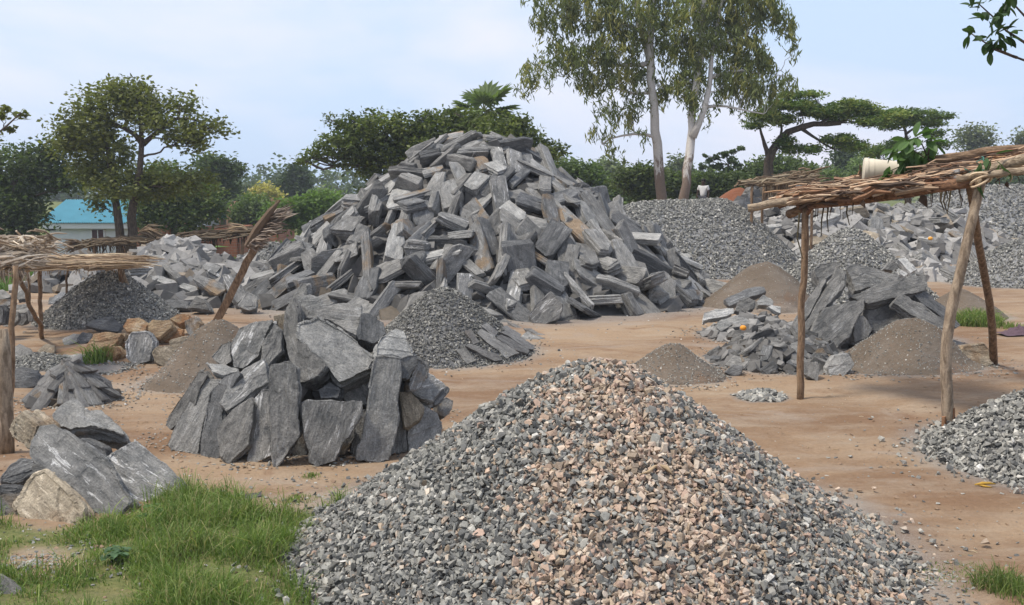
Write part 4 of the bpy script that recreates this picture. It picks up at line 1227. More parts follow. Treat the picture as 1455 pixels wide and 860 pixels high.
# ------------------------------------------------------------------ slab pile at the right shelter
o0, s = (1035, 350), 0.3488
for lab, poly, d, lean, yaw, th, mat in [
    ("broad smooth slab leaning at the front of right slab pile", [(322, 378), (352, 305), (382, 250), (470, 232), (558, 207), (556, 250), (525, 300), (492, 370), (420, 432), (385, 402)], 13.8, 32, 8, .2, 'mid grey'),
    ("outer narrow slab at the left of the right slab pile", [(235, 352), (270, 290), (345, 180), (372, 140), (402, 130), (375, 200), (300, 320), (265, 366)], 14.1, 30, -20, .2, 'mid grey'),
    ("long thick slab propped diagonally on the right slab pile", [(268, 372), (360, 225), (445, 75), (480, 108), (480, 155), (432, 215), (380, 262), (320, 352), (290, 388)], 13.95, 32, -12, .25, 'mid grey'),
    ("grey block behind the diagonal slab's upper end", [(348, 95), (372, 68), (440, 60), (462, 75), (410, 125), (372, 152)], 14.8, 30, 0, .25, 'mid grey'),
    ("upper rear slab of the right slab pile", [(482, 90), (505, 75), (600, 85), (705, 122), (680, 148), (600, 165), (515, 182), (502, 130)], 14.9, 38, 4, .3, 'mid grey'),
    ("long slab laid across the top of right slab pile", [(490, 205), (600, 155), (700, 130), (805, 110), (813, 155), (800, 182), (690, 210), (570, 237)], 14.3, 42, 6, .2, 'mid grey'),
    ("dusty wide slab behind the soil mound", [(560, 245), (640, 225), (705, 230), (795, 290), (700, 305), (600, 352), (570, 310)], 14.3, 28, 5, .2, 'mid grey'),
    ("slanting brown edged slab right of the soil mound", [(668, 228), (700, 190), (790, 232), (880, 298), (875, 335), (790, 305), (720, 262)], 14.1, 38, 14, .2, 'mid grey'),
    ("dark narrow slab at the right end of right slab pile", [(758, 198), (800, 180), (880, 240), (948, 322), (930, 333), (870, 290), (800, 240)], 14.4, 35, 20, .2, 'dark grey'),
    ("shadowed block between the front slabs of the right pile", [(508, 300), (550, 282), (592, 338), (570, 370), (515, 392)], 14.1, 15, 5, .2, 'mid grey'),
    ("small angular boulder at the right slab pile's front foot", [(402, 492), (430, 445), (485, 440), (512, 478), (470, 527), (412, 522)], 12.9, 25, 8, .25, 'pale grey'),
    ("tan rectangular boulder lying beside the rear shelter pole", [(945, 455), (962, 402), (1045, 390), (1085, 432), (1085, 482), (1055, 492), (960, 470)], 13.3, 20, 6, .3, 'tan'),
    ("white broken stone behind the right slab pile", [(688, 52), (722, 44), (768, 95), (742, 110)], 16.5, 35, 0, .12, 'white'),
    ("chalky chip in front of the white broken stone", [(692, 88), (735, 112), (715, 125), (698, 112)], 16.2, 30, 0, .1, 'white'),
    ("grey wedge left of the white broken stone", [(628, 95), (668, 55), (692, 75), (675, 103)], 16.6, 20, 0, .2, 'mid grey')]:
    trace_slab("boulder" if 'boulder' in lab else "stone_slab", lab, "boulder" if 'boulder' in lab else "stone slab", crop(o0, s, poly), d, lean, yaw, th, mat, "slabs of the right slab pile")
o0, s = (980, 370), .24413
for lab, poly, d, lean, yaw, th, mat in [
    ("long dark slab topping the loose stones left of the thin pole", [(200, 225), (260, 195), (360, 155), (430, 152), (447, 185), (390, 205), (330, 225), (230, 270)], 17.0, 38, -4, .16, 'dark grey'),
    ("pale angular stone right of the long dark slab", [(385, 238), (432, 198), (485, 235), (480, 262), (400, 262)], 16.8, 30, 0, .2, 'pale grey'),
    ("flat white stone standing alone at the path edge", [(78, 352), (85, 305), (150, 288), (255, 278), (258, 310), (180, 330)], 15.8, 35, 0, .14, 'white'),
    ("broad light stone above the orange fruit", [(150, 385), (180, 340), (240, 325), (330, 330), (362, 365), (330, 390), (250, 372), (180, 415)], 15.4, 42, 0, .16, 'pale grey'),
    ("dark stone touching the orange fruit", [(215, 430), (240, 405), (300, 400), (315, 430), (270, 452), (225, 448)], 14.9, 30, 0, .14, 'mid grey'),
    ("rounded grey stone under the long dark slab", [(262, 290), (290, 230), (340, 215), (382, 235), (378, 280), (290, 310)], 16.3, 28, 0, .2, 'mid grey'),
    ("small bright white stone behind the loose stones", [(450, 270), (480, 258), (532, 268), (530, 310), (500, 300)], 16.2, 30, 0, .12, 'white'),
    ("tilted square stone on the low rubble pile", [(272, 522), (310, 440), (400, 412), (408, 470), (340, 505)], 13.6, 35, -8, .12, 'mid grey'),
    ("thick flat stone at the low rubble pile front", [(225, 575), (300, 560), (440, 562), (475, 580), (455, 610), (380, 622), (290, 600)], 13.0, 35, 0, .14, 'mid grey'),
    ("upright narrow stone at the low rubble pile centre", [(485, 515), (550, 508), (555, 560), (535, 585), (500, 565)], 13.2, 15, 0, .1, 'mid grey'),
    ("wide dark slab leaning behind the thin shelter pole", [(500, 465), (560, 452), (680, 460), (735, 500), (620, 560), (560, 525)], 13.6, 38, 8, .12, 'dark grey'),
    ("squarish flat stone right of the thin pole foot", [(670, 590), (745, 588), (758, 620), (745, 705), (668, 660)], 12.7, 25, 8, .1, 'mid grey'),
    ("slanted dark stone right of the thin shelter pole", [(690, 480), (740, 478), (812, 540), (800, 560), (720, 520)], 13.6, 35, 10, .12, 'dark grey'),
    ("lower dark block at the left of the low rubble pile", [(205, 650), (255, 605), (310, 615), (300, 660), (260, 680)], 12.8, 20, -8, .15, 'dark grey')]:
    trace_slab("stone_slab", lab, "stone slab", crop(o0, s, poly), d, lean, yaw, th, mat, "stones of the low rubble pile")

rg = np.random.default_rng(9)
for p in poisson_on(RUB_R, 0.23, 1500, rg, lambda x, y: y < RUB_R.c[1] + 0.5):
    px, py = PX(p)
    stone_on(RUB_R, p, rg, {"flat broad": 3, "oblong": 1.5, "blocky": .7}, {'mid grey': 4, 'pale grey': 1, 'dark grey': 3, 'brown stained': .7},
             'r', 'in low rubble ' + ('left of' if px < 1135 else 'right of') + ' thin pole', 'stone', 'stone', 0.40, 0.35, 0.2, .3, group="stones of the low rubble pile")

rg = np.random.default_rng(10)
for p in poisson_on(RUB_B, 0.98, 3000, rg, lambda x, y: y < RUB_B.c[1] + 0.5):
    px, py = PX(p)
    if px > 1400 or px < 1085: continue
    stone_on(RUB_B, p, rg, {"flat broad": 1, "oblong": 2, "blocky": 3}, {'mid grey': 3, 'pale grey': 4, 'tan': 1.2, 'brown stained': 1},
             'b', 'in ' + ('left' if px < 1200 else 'right') + ' half of rear rock field', 'stone', 'stone', 1.25, 0.3, 0.4, .3, group="rocks of the field under the right shelter roof")
for p in poisson_on(RUB_B2, 0.6, 600, rg, lambda x, y: y < RUB_B2.c[1] + 0.5):
    stone_on(RUB_B2, p, rg, {"oblong": 2, "blocky": 3}, {'mid grey': 3, 'pale grey': 3, 'tan': 2},
             'b2', 'spilled beside the forked shelter pole', 'stone', 'stone', 1.0, 0.3, 0.4, .3, group="rocks spilled toward the forked pole")

label_fields()

# ------------------------------------------------------------------ chips strewn on the ground
def strew():
    mb = MB(); P_ = []; S_ = []
    def ring(cx, cy, r0, r1, n, s0, s1, ax=1.0):
        a = RNG.uniform(0, 2 * math.pi, n); q = r0 + (r1 - r0) * RNG.uniform(0, 1, n) ** 1.8
        P_.append(np.stack([cx + np.cos(a) * q * ax, cy + np.sin(a) * q], 1)); S_.append(RNG.uniform(s0, s1, n))
    for h, n in ((BIG, 1500), (H_MID, 350), (H_FRONT, 1400), (H_SIDE, 500), (S_A, 500), (S_B, 600), (S_LEFT, 500), (S_C, 300), (CORE_M, 1800), (RUB_R, 600), (RUB_R2, 500), (CORE_S, 200), (S_B, 120), (CONE, 350), (H_TINY2, 500), (H_LEFT, 250), (RUB_L, 300), (S_A, 150)):
        ring(h.c[0], h.c[1], h.r * 0.95, h.r * 1.6, n, 0.012, 0.05)
    n = 3200
    P_.append(np.stack([RNG.uniform(-5.5, -1.2, n), RNG.uniform(6.3, 13, n)], 1)); S_.append(RNG.uniform(0.008, 0.035, n))
    n = 1400
    P_.append(np.stack([RNG.uniform(0.5, 5.5, n), RNG.uniform(5.5, 14, n)], 1)); S_.append(RNG.uniform(0.006, 0.02, n))
    g = G(55, 800); ring(g[0], g[1], 0, 0.55, 700, 0.008, 0.04, 1.3)
    g = G(1330, 820); ring(g[0], g[1], 0, 0.6, 350, 0.008, 0.04, 1.2)
    p = np.concatenate(P_); s = np.concatenate(S_)
    z = T(p[:, 0], p[:, 1]) + s * 0.12
    c = GREYS[RNG.choice(len(GREYS), len(p), p=GREYP)] * 1.1
    br = RNG.uniform(0, 1, len(p)) < 0.3; c[br] = np.array([.25, .17, .11])
    nr = np.tile([0, 0, 1.0], (len(p), 1))
    scatter(mb, np.stack([p[:, 0], p[:, 1], z], 1), nr, s, c, 0.25, CHIP)
    tag(mb.build("stone_chips", M_PEB, None, False), "small stone chips strewn over the bare ground", "stone chips", None, 'stuff')
strew()
# ------------------------------------------------------------------ foliage
def leaves(mb, cen, size, col, mode='round', aspect=0.5, droop=0.0, var=0.3):
    """one folded leaf (two quads' worth of diamond) at every centre"""
    n = len(cen)
    d = RNG.normal(0, 1, (n, 3)); d[:, 2] = d[:, 2] * 0.55 - droop
    d /= np.linalg.norm(d, axis=1)[:, None]
    up = RNG.normal(0, 1, (n, 3)); up[:, 2] += 0.9 if droop < 1 else 0.0
    sd = np.cross(d, up); sd /= np.linalg.norm(sd, axis=1)[:, None] + 1e-9
    nn = np.cross(sd, d)
    s = (size * RNG.uniform(0.65, 1.35, n))[:, None]
    w_ = s * aspect * 0.5
    a = cen - d * s * 0.5; b = cen + d * s * 0.5
    m1 = cen - d * s * 0.08 + sd * w_ + nn * s * 0.08; m2 = cen - d * s * 0.08 - sd * w_ + nn * s * 0.08
    V = np.stack([a, m1, b, m2], 1).reshape(-1, 3)
    F = (np.arange(n) * 4)[:, None, None] + np.array([[0, 1, 2], [0, 2, 3]])[None]
    col = np.asarray(col, float)
    if col.ndim == 1: col = np.tile(col, (n, 1))
    c = col * np.array([1.5, 1.42, 1.15]) * RNG.uniform(1 - var, 1 + var, (n, 1))
    mb.add(V, F.reshape(-1, 3), np.repeat(c, 4, 0))

def clump_points(c, r, nsub, nleaf, sub_r, flat=0.75):
    """sub-clumps scattered through an ellipsoid, leaves scattered round each"""
    q = RNG.normal(0, 1, (nsub, 3)); q /= np.linalg.norm(q, axis=1)[:, None]
    q *= RNG.uniform(0.25, 1.0, (nsub, 1)) ** 0.5
    sc = c + q * np.asarray(r)
    rr = sub_r * RNG.uniform(0.6, 1.3, nsub)
    off = np.clip(RNG.normal(0, 0.45, (nsub, nleaf, 3)), -.95, .95) * np.array([1, 1, flat]) * rr[:, None, None]
    return sc, (sc[:, None, :] + off)

def make_tree(name, label, base_px, d, trunks, clumps, leaf=0.12, n=9000, col=(0.06, 0.085, 0.03), col2=None, bark=None, limb_r=0.05,
              sub=0.45, flat=0.7, aspect=0.5, droop=0.0, depth=0.9, cat="tree", group=None, hang=0.0, base_z=None, var=0.32, trunk_only=False, yel=0.15, limbs=True):
    """trunks: list of (list of (px, py), r0, r1); clumps: list of (px, py, rx, ry[, dd])"""
    b = P(base_px[0], base_px[1], d)
    gz = float(T(b[0], b[1])) if base_z is None else base_z
    root = empty(name, (b[0], b[1], gz), label, cat, group)
    k = d / FPX
    tb = MB(); nodes = []
    for pts, r0, r1 in trunks:
        w_ = [P(x, y, d + (0 if i == 0 else RNG.normal(0, 0.15))) for i, (x, y) in enumerate(pts)]
        # first point goes into the ground
        if w_[0][2] > gz - 0.05 and pts is trunks[0][0]:
            w_.insert(0, np.array([w_[0][0], w_[0][1], gz - 0.1]))
        w_ = np.array(w_)
        # resample
        t = np.concatenate([[0], np.cumsum(np.linalg.norm(np.diff(w_, axis=0), axis=1))]); m = max(6, int(t[-1] / 0.45))
        tt = np.linspace(0, t[-1], m); w2 = np.stack([np.interp(tt, t, w_[:, j]) for j in range(3)], 1)
        w2[1:-1] = (w2[:-2] + 2 * w2[1:-1] + w2[2:]) / 4
        w2[1:-1] += RNG.normal(0, r0 * 0.12, (m - 2, 3))
        rad = np.linspace(r0, r1, m)
        rad[0] *= 1.25
        tube(tb, w2, rad, 9, rough=0.05)
        for i in range(m // 3, m): nodes.append((w2[i], rad[i]))
    lf = MB()
    area = sum(c[2] * c[3] for c in clumps)
    for c in clumps:
        dd = c[4] if len(c) > 4 else RNG.uniform(-0.5, 0.5) * depth * c[2] * k
        cc = P(c[0], c[1], d + dd)
        r = np.array([c[2] * k, c[2] * k * depth, c[3] * k])
        share = c[2] * c[3] / area
        nl = 14 if hang == 0 else 16
        ns = max(3, int(n * share / nl))
        sc, pts = clump_points(cc, r, ns, nl, sub, flat)
        if hang:
            off = np.zeros_like(pts); m = pts.shape[1]
            L_ = hang * RNG.uniform(0.5, 1.3, (ns, 1))
            f = np.sort(RNG.uniform(0, 1, (ns, m)), 1)
            sway = RNG.normal(0, 0.12, (ns, 1, 3))
            off[..., 2] = -f * L_
            pts = sc[:, None, :] + off + RNG.normal(0, 0.065 + 0.0 * sub, pts.shape) + sway * f[..., None]
        cl = np.array(col) * RNG.uniform(0.8, 1.2)
        base_c = np.tile(cl, (pts.shape[0] * pts.shape[1], 1))
        if col2 is not None:
            mk = np.repeat(RNG.uniform(0, 1, ns) < yel, pts.shape[1]); base_c[mk] = np.array(col2)
        leaves(lf, pts.reshape(-1, 3), leaf, base_c, aspect=aspect, droop=droop, var=var)
        # limbs
        if limbs and nodes:
            low = [nd for nd in nodes if nd[0][2] < cc[2] + 0.5 * r[2]] or nodes
            j = min(low, key=lambda nd: np.linalg.norm(nd[0] - cc) + 0.8 * max(0, nd[0][2] - cc[2] + 0.2))
            Ln = np.linalg.norm(j[0] - cc)
            r0 = min(j[1] * 0.75, limb_r * (0.6 + 0.25 * Ln))
            w_ = wob(j[0], cc, 9, 0.12 * Ln, -0.03 * Ln)
            tube(tb, w_, np.linspace(r0, r0 * 0.35, 9), 6)
            for s_ in sc[:: max(1, ns // 9)]:
                i0 = RNG.integers(4, 9)
                tube(tb, wob(w_[i0], s_, 5, 0.08 * np.linalg.norm(w_[i0] - s_)), np.linspace(r0 * 0.4, r0 * 0.1, 5), 4, cap=False)
    _part(tb, "trunk", bark or M_BARK, root, True)
    cr_ = _part(lf, "crown", M_LEAF, root)
    return root

DK = (0.050, 0.072, 0.026); OL = (0.10, 0.115, 0.042); MID = (0.065, 0.095, 0.033); BR = (0.10, 0.15, 0.045)
make_tree("tree", "tall open crowned tree with twin dark trunks beside the blue roofed house", (185, 372), 33,
          [([(186, 380), (188, 300), (196, 250), (203, 205), (200, 180)], 0.20, 0.07), ([(172, 378), (172, 330), (165, 290), (160, 250), (147, 190)], 0.17, 0.06),
           ([(203, 205), (190, 185), (165, 178), (150, 168)], 0.09, 0.04), ([(203, 205), (225, 185), (255, 160), (290, 175)], 0.08, 0.03), ([(200, 200), (200, 170), (193, 140)], 0.07, 0.03)],
          [(150, 150, 40, 26), (190, 135, 30, 24), (120, 185, 40, 30), (95, 200, 22, 22), (150, 215, 42, 28), (200, 160, 28, 20), (225, 175, 25, 15), (255, 150, 20, 17), (262, 190, 30, 16), (300, 182, 26, 12),
           (275, 200, 22, 12), (170, 262, 40, 24), (215, 262, 30, 20), (130, 240, 28, 20), (245, 262, 28, 16), (275, 258, 26, 14), (142, 292, 12, 12), (210, 150, 20, 15), (165, 128, 20, 10)],
          leaf=0.17, n=15000, col=OL, col2=(0.12, 0.13, 0.045), sub=0.5, depth=1.0, limb_r=0.04)
make_tree("tree", "dense dark tree filling the left edge beside the house", (30, 360), 40, [([(30, 370), (25, 300), (20, 260)], 0.25, 0.1)],
          [(0, 240, 45, 35), (50, 235, 38, 28), (72, 250, 30, 26), (0, 290, 46, 40), (34, 300, 32, 36), (-50, 270, 50, 60), (15, 328, 40, 18), (75, 215, 26, 14), (100, 262, 24, 12)],
          leaf=0.2, n=14000, col=DK, col2=MID, sub=0.6, depth=0.9)
make_tree("tree", "low dark green tree with drooping boughs right of the twin trunks", (250, 350), 44, [([(250, 365), (245, 310), (240, 280)], 0.2, 0.08)],
          [(240, 285, 45, 32), (280, 280, 32, 26), (210, 300, 26, 32), (262, 312, 34, 18), (300, 298, 18, 14), (230, 250, 26, 18)],
          leaf=0.2, n=12000, col=MID, col2=OL, sub=0.6, depth=0.8)
make_tree("tree", "distant round headed tree rising above the low dark green tree", (315, 320), 62, [([(318, 330), (318, 290), (312, 255)], 0.25, 0.1)],
          [(300, 232, 22, 12), (322, 242, 20, 16), (305, 255, 24, 14), (318, 270, 20, 14), (336, 240, 8, 8), (300, 280, 26, 14)], leaf=0.3, n=5000, col=DK, sub=0.6)
make_tree("tree", "tiny hazy tree on the skyline right of the round headed tree", (343, 290), 115, [([(345, 300), (345, 275)], 0.2, 0.1)],
          [(340, 272, 8, 7), (350, 270, 7, 8), (346, 282, 9, 9)], leaf=0.45, n=900, col=(0.07, 0.09, 0.05), sub=0.8)
make_tree("tree", "yellowish flowering tree crown between the brick house walls", (376, 300), 80, [([(378, 320), (378, 290)], 0.2, 0.1)],
          [(376, 272, 13, 8), (370, 282, 14, 10), (388, 280, 10, 8)], leaf=0.35, n=1800, col=(0.26, 0.24, 0.08), sub=0.7)
make_tree("shrub", "round dark green bush before the roofless brick house", (362, 330), 56, [([(362, 330), (361, 310)], 0.12, 0.06)],
          [(362, 296, 24, 18), (350, 305, 18, 14), (374, 306, 16, 14), (360, 318, 22, 10)], leaf=0.25, n=6000, col=MID, sub=0.6, cat="shrub")
make_tree("tree", "tall dark twin peaked tree on the skyline left of the tallest heap", (418, 310), 84, [([(420, 320), (418, 270)], 0.25, 0.1)],
          [(416, 245, 7, 12), (427, 250, 8, 14), (410, 262, 12, 12), (425, 270, 14, 14), (404, 270, 9, 10), (418, 285, 18, 12)], leaf=0.4, n=4500, col=(0.04, 0.06, 0.03), sub=0.7)
make_tree("shrub", "bright green bushes line left of the tallest heap", (440, 330), 50, [([(440, 330), (440, 305)], 0.12, 0.06)],
          [(450, 290, 24, 14), (430, 300, 26, 16), (465, 285, 18, 12), (405, 300, 24, 14), (440, 315, 30, 12), (390, 315, 18, 12), (470, 300, 22, 16)], leaf=0.22, n=8000, col=(0.085, 0.14, 0.04), sub=0.6, cat="shrub")
make_tree("tree", "pale hazy tree on the skyline just left of the tallest heap", (452, 290), 110, [([(452, 300), (452, 280)], 0.15, 0.1)],
          [(440, 275, 10, 5), (455, 274, 12, 5), (470, 278, 10, 5)], leaf=0.4, n=900, col=(0.13, 0.15, 0.09), sub=0.7)
make_tree("tree", "wide dark spreading tree behind the tallest heap", (600, 290), 34, [([(575, 330), (572, 280), (570, 250), (575, 215)], 0.28, 0.12), ([(660, 300), (690, 230), (700, 200)], 0.25, 0.1)],
          [(480, 208, 32, 16), (445, 224, 18, 8), (505, 190, 30, 20), (540, 185, 40, 20), (590, 185, 35, 20), (500, 225, 32, 15), (540, 222, 35, 22), (580, 222, 30, 24), (630, 182, 35, 18), (665, 175, 35, 16),
           (610, 205, 40, 20), (520, 245, 18, 8), (720, 180, 30, 18), (740, 200, 30, 22), (770, 212, 25, 14), (785, 222, 14, 8), (700, 195, 40, 24), (755, 225, 18, 10), (495, 168, 10, 5), (515, 272, 8, 5), (545, 255, 26, 12), (472, 172, 10, 5), (528, 162, 10, 5), (563, 166, 8, 5), (602, 164, 10, 5), (645, 160, 12, 6), (428, 226, 10, 4), (742, 170, 9, 5), (795, 212, 8, 5), (620, 168, 8, 4)],
          leaf=0.16, n=20000, col=(0.058, 0.080, 0.027), col2=(0.10, 0.125, 0.04), sub=0.34, yel=0.3, depth=0.9, limb_r=0.05)

# fan palm
def palm():
    d = 38; c = P(688, 150, d)
    gz = float(T(c[0], c[1]))
    root = empty("fan_palm", (c[0], c[1], gz), "fan palm whose fronds rise above the tallest heap", "palm")
    tb = MB(); tube(tb, wob((c[0], c[1], gz - 0.1), (c[0], c[1], c[2] - 0.4), 12, 0.15), np.linspace(0.24, 0.18, 12), 10, rough=0.06)
    _part(tb, "trunk", M_BARK, root, True)
    k = d / FPX
    spec = [(-38, 10), (-30, -8), (-18, 22), (-10, -14), (6, 26), (10, -16), (24, 20), (34, 2), (-2, 10), (40, -12), (-26, 2), (48, -22), (-20, -22), (20, -4), (0, -8)]
    for (ax, az) in spec:
        lf = MB()
        dirv = np.array([ax, RNG.uniform(-25, 25), az + 3.0]); dirv = dirv / np.linalg.norm(dirv)
        Ls = (math.hypot(ax, az) * 0.55 + 8) * k
        st = c + np.array([0, 0, -0.2]); en = st + dirv * Ls
        tube(lf, [st, (st + en) / 2 + np.array([0, 0, .06]), en], [0.03, 0.025, 0.02], 5, (0.16, 0.18, 0.07))
        side = np.cross(dirv, [0, 0, 1.0]); side /= np.linalg.norm(side); nrm = np.cross(side, dirv)
        Rf = 0.72 * RNG.uniform(.85, 1.15)
        for j in range(26):
            a = R(-125 + 250 * j / 25)
            dd = math.cos(a) * dirv + math.sin(a) * side + nrm * (0.18 * (j % 2) - 0.05)
            dd /= np.linalg.norm(dd); r1 = Rf * (0.85 + 0.2 * math.cos(a)) * RNG.uniform(.9, 1.08)
            sp = np.cross(dd, nrm); sp /= np.linalg.norm(sp)
            m_ = en + dd * r1 * 0.6; tip = en + dd * r1 - np.array([0, 0, 0.12 * r1])
            lf.add([en, m_ + sp * 0.085, tip, m_ - sp * 0.085 + nrm * .02], [(0, 1, 2), (0, 2, 3)], np.array((0.14, 0.19, 0.075)) * RNG.uniform(.7, 1.3))
        _part(lf, "frond", M_LEAF, root)
palm()

# tree belt behind the yard, each with its own crown
belt = [
 ("mid green bushy tree just right of the tallest heap", 815, 265, 48, [(800, 245, 26, 16), (825, 250, 28, 18), (845, 268, 22, 16), (815, 275, 35, 14)], (0.055, 0.085, 0.03), 6000, .22),
 ("pale hazy round tree between the tallest heap and the gum trees", 866, 265, 95, [(858, 240, 12, 10), (872, 244, 12, 12), (864, 258, 16, 12)], (0.09, 0.115, 0.06), 2600, .4),
 ("light green bush cluster below the pale hazy tree", 868, 285, 60, [(860, 272, 18, 13), (885, 272, 18, 13), (845, 284, 18, 8), (875, 286, 25, 7), (905, 284, 18, 8)], (0.085, 0.125, 0.045), 4500, .28),
 ("small dark branching tree left of the first gum trunk", 915, 285, 42, [(890, 250, 14, 8), (905, 248, 16, 10), (925, 246, 14, 10), (900, 265, 18, 10), (925, 268, 14, 12), (882, 262, 10, 7), (912, 282, 14, 8)], (0.05, 0.07, 0.028), 4200, .18),
 ("dark bush between the two white gum trunks", 955, 275, 46, [(950, 262, 16, 14), (965, 258, 14, 12), (958, 278, 18, 10)], (0.055, 0.08, 0.03), 3200, .2),
 ("hazy slim tree between the two white gum trunks", 967, 245, 90, [(968, 232, 8, 9), (962, 245, 12, 10), (972, 250, 12, 10)], (0.08, 0.10, 0.055), 1800, .4),
 ("dark green bush right of the second gum trunk", 1000, 270, 47, [(995, 262, 14, 14), (1010, 262, 16, 16), (1030, 264, 18, 15), (1050, 262, 20, 16)], (0.055, 0.08, 0.03), 5000, .2),
 ("rounded bushy tree behind the flat topped tree's trunk", 1110, 265, 52, [(1080, 245, 26, 18), (1110, 240, 30, 18), (1135, 250, 26, 18), (1100, 265, 40, 14), (1060, 262, 18, 16)], (0.058, 0.085, 0.03), 8000, .22),
 ("feathery low tree right of the rounded bushy tree", 1165, 265, 56, [(1155, 258, 24, 14), (1180, 256, 22, 12), (1170, 270, 28, 10)], (0.07, 0.10, 0.04), 4200, .24),
 ("pyramid shaped hazy tree behind the flat topped tree", 1202, 260, 70, [(1202, 215, 14, 9), (1202, 232, 16, 14), (1200, 252, 20, 14)], (0.045, 0.065, 0.04), 3500, .3),
 ("light green tree above the cream bucket", 1232, 245, 66, [(1225, 238, 16, 10), (1240, 235, 16, 10), (1235, 250, 24, 10), (1262, 245, 20, 12), (1290, 250, 26, 12), (1320, 255, 24, 10)], (0.07, 0.105, 0.04), 5000, .26),
 ("far twin domed gum tree on the right skyline", 1385, 215, 92, [(1375, 190, 12, 9), (1396, 191, 13, 10), (1368, 202, 10, 8), (1390, 204, 16, 9), (1402, 206, 8, 7), (1385, 218, 16, 10), (1385, 240, 24, 14)], (0.085, 0.10, 0.055), 4200, .32),
 ("far gum tree cut by the right edge", 1452, 210, 92, [(1450, 198, 10, 8), (1462, 196, 12, 10), (1455, 210, 14, 10), (1440, 235, 30, 16)], (0.085, 0.10, 0.055), 2600, .32),
 ("distant dark trees far behind the right shelter", 1420, 265, 80, [(1380, 262, 40, 12), (1440, 258, 45, 14), (1500, 250, 50, 18), (1410, 235, 12, 10)], (0.05, 0.075, 0.035), 5000, .35),
]
for lab, bx, by, d, cl, c, n_, lf in belt:
    tk = [([(bx, max(by, 290)), (bx, by), (bx + 2, cl[0][1] + 8)], 0.0022 * d, 0.001 * d)]
    if lab.startswith("far") or lab.startswith("hazy") or lab.startswith("pale"):
        tk = [([(bx, 300), (bx, by), (bx, cl[0][1] + 6)], 0.003 * d, 0.0015 * d)]
    make_tree("tree" if 'bush' not in lab or 'bushy' in lab else "shrub", lab, (bx, by), d, tk, cl, leaf=lf, n=n_, col=c, col2=tuple(x * 1.5 for x in c), sub=0.011 * d, yel=0.2, cat="tree" if 'bush' not in lab or 'bushy' in lab else "shrub")

# bush with many round leaf balls
make_tree("tree", "tree hung with round leaf balls between gum trunk and flat topped tree", (1035, 262), 50, [([(1030, 290), (1030, 262), (1035, 235)], 0.13, 0.05)],
          [(1052, 211, 5, 3.5), (1041, 215, 4, 3.5), (1030, 220, 6, 5), (1018, 224, 5, 4), (1008, 228, 4, 4), (998, 237, 4.5, 5), (1001, 222, 4, 3), (1022, 236, 6, 5), (1040, 228, 6, 5), (1035, 242, 7, 5), (1012, 240, 5, 5), (1048, 236, 6, 5), (1025, 250, 7, 5), (1045, 250, 7, 5), (1008, 250, 6, 5), (996, 250, 5, 5)],
          leaf=0.14, n=5200, col=(0.055, 0.08, 0.035), sub=0.10, depth=1.2, limb_r=0.025)

# two gum trees
gl = (0.115, 0.14, 0.06); gl2 = (0.20, 0.205, 0.085)
make_tree("gum_tree", "left white trunked gum tree with drooping foliage", (940, 290), 36,
          [([(941, 300), (936, 230), (930, 170), (926, 110), (925, 60), (925, -30), (928, -90)], 0.21, 0.08), ([(934, 196), (915, 188), (895, 190), (870, 195), (855, 205)], 0.06, 0.02), ([(928, 130), (900, 135), (860, 120)], 0.07, 0.02),
           ([(926, 100), (915, 60), (905, 20), (898, -40)], 0.13, 0.04), ([(926, 90), (880, 95), (830, 85), (790, 100)], 0.08, 0.02), ([(926, 50), (880, 30), (820, 30)], 0.08, 0.02)],
          [(790, 20, 38, 22), (840, 10, 45, 26), (800, 70, 40, 16), (765, 92, 26, 14), (748, 112, 14, 8), (835, 72, 42, 22), (880, 55, 40, 28), (870, 100, 36, 16), (845, 115, 22, 12), (895, 20, 45, 30), (940, 10, 30, 28),
           (862, 150, 22, 9), (890, 160, 20, 10), (905, 130, 24, 10), (900, 95, 30, 16), (858, 192, 16, 7), (876, 213, 12, 4), (945, 60, 20, 26), (940, 120, 14, 20), (842, 178, 8, 6), (820, 105, 20, 8), (800, -25, 60, 25), (870, -30, 60, 30), (930, -45, 50, 30), (915, 185, 9, 6)],
          leaf=0.25, n=15000, col=gl, col2=gl2, bark=M_EUC, sub=0.4, aspect=0.22, droop=1.6, hang=0.62, depth=0.8, limb_r=0.03, yel=0.3, group="white trunked gum trees", cat="tree")
make_tree("gum_tree", "right gum tree whose leaning forked trunk has flaking dark bark", (975, 285), 35,
          [([(970, 295), (975, 255), (982, 210), (985, 160), (990, 110), (998, 60), (1000, 0), (1000, -60)], 0.19, 0.07), ([(984, 195), (998, 165), (1006, 140), (1010, 100), (1018, 40), (1030, -20)], 0.12, 0.03),
           ([(1004, 152), (1025, 148), (1050, 155), (1085, 162)], 0.05, 0.02), ([(995, 80), (1030, 60), (1060, 50)], 0.07, 0.02), ([(1010, 110), (1050, 95), (1080, 110), (1110, 100)], 0.06, 0.015)],
          [(985, 10, 30, 22), (1020, 5, 35, 24), (1060, 15, 30, 20), (1095, 12, 24, 14), (1115, 28, 16, 10), (1130, 48, 6, 10), (1000, 50, 28, 22), (1040, 50, 32, 22), (1065, 70, 30, 24), (985, 90, 22, 22), (1040, 95, 28, 20), (1060, 115, 26, 14), (1090, 125, 22, 12),
           (1112, 108, 16, 10), (985, 130, 16, 14), (970, 110, 18, 20), (972, 60, 16, 20), (1085, 85, 14, 14), (1055, 142, 14, 5), (1096, 150, 8, 5), (1030, 125, 14, 8), (1020, -30, 70, 25), (1080, -20, 35, 18), (1000, 148, 8, 5)],
          leaf=0.25, n=13500, col=gl, col2=gl2, bark=M_EUC, sub=0.4, aspect=0.22, droop=1.6, hang=0.62, depth=0.8, limb_r=0.03, yel=0.35, group="white trunked gum trees", cat="tree")

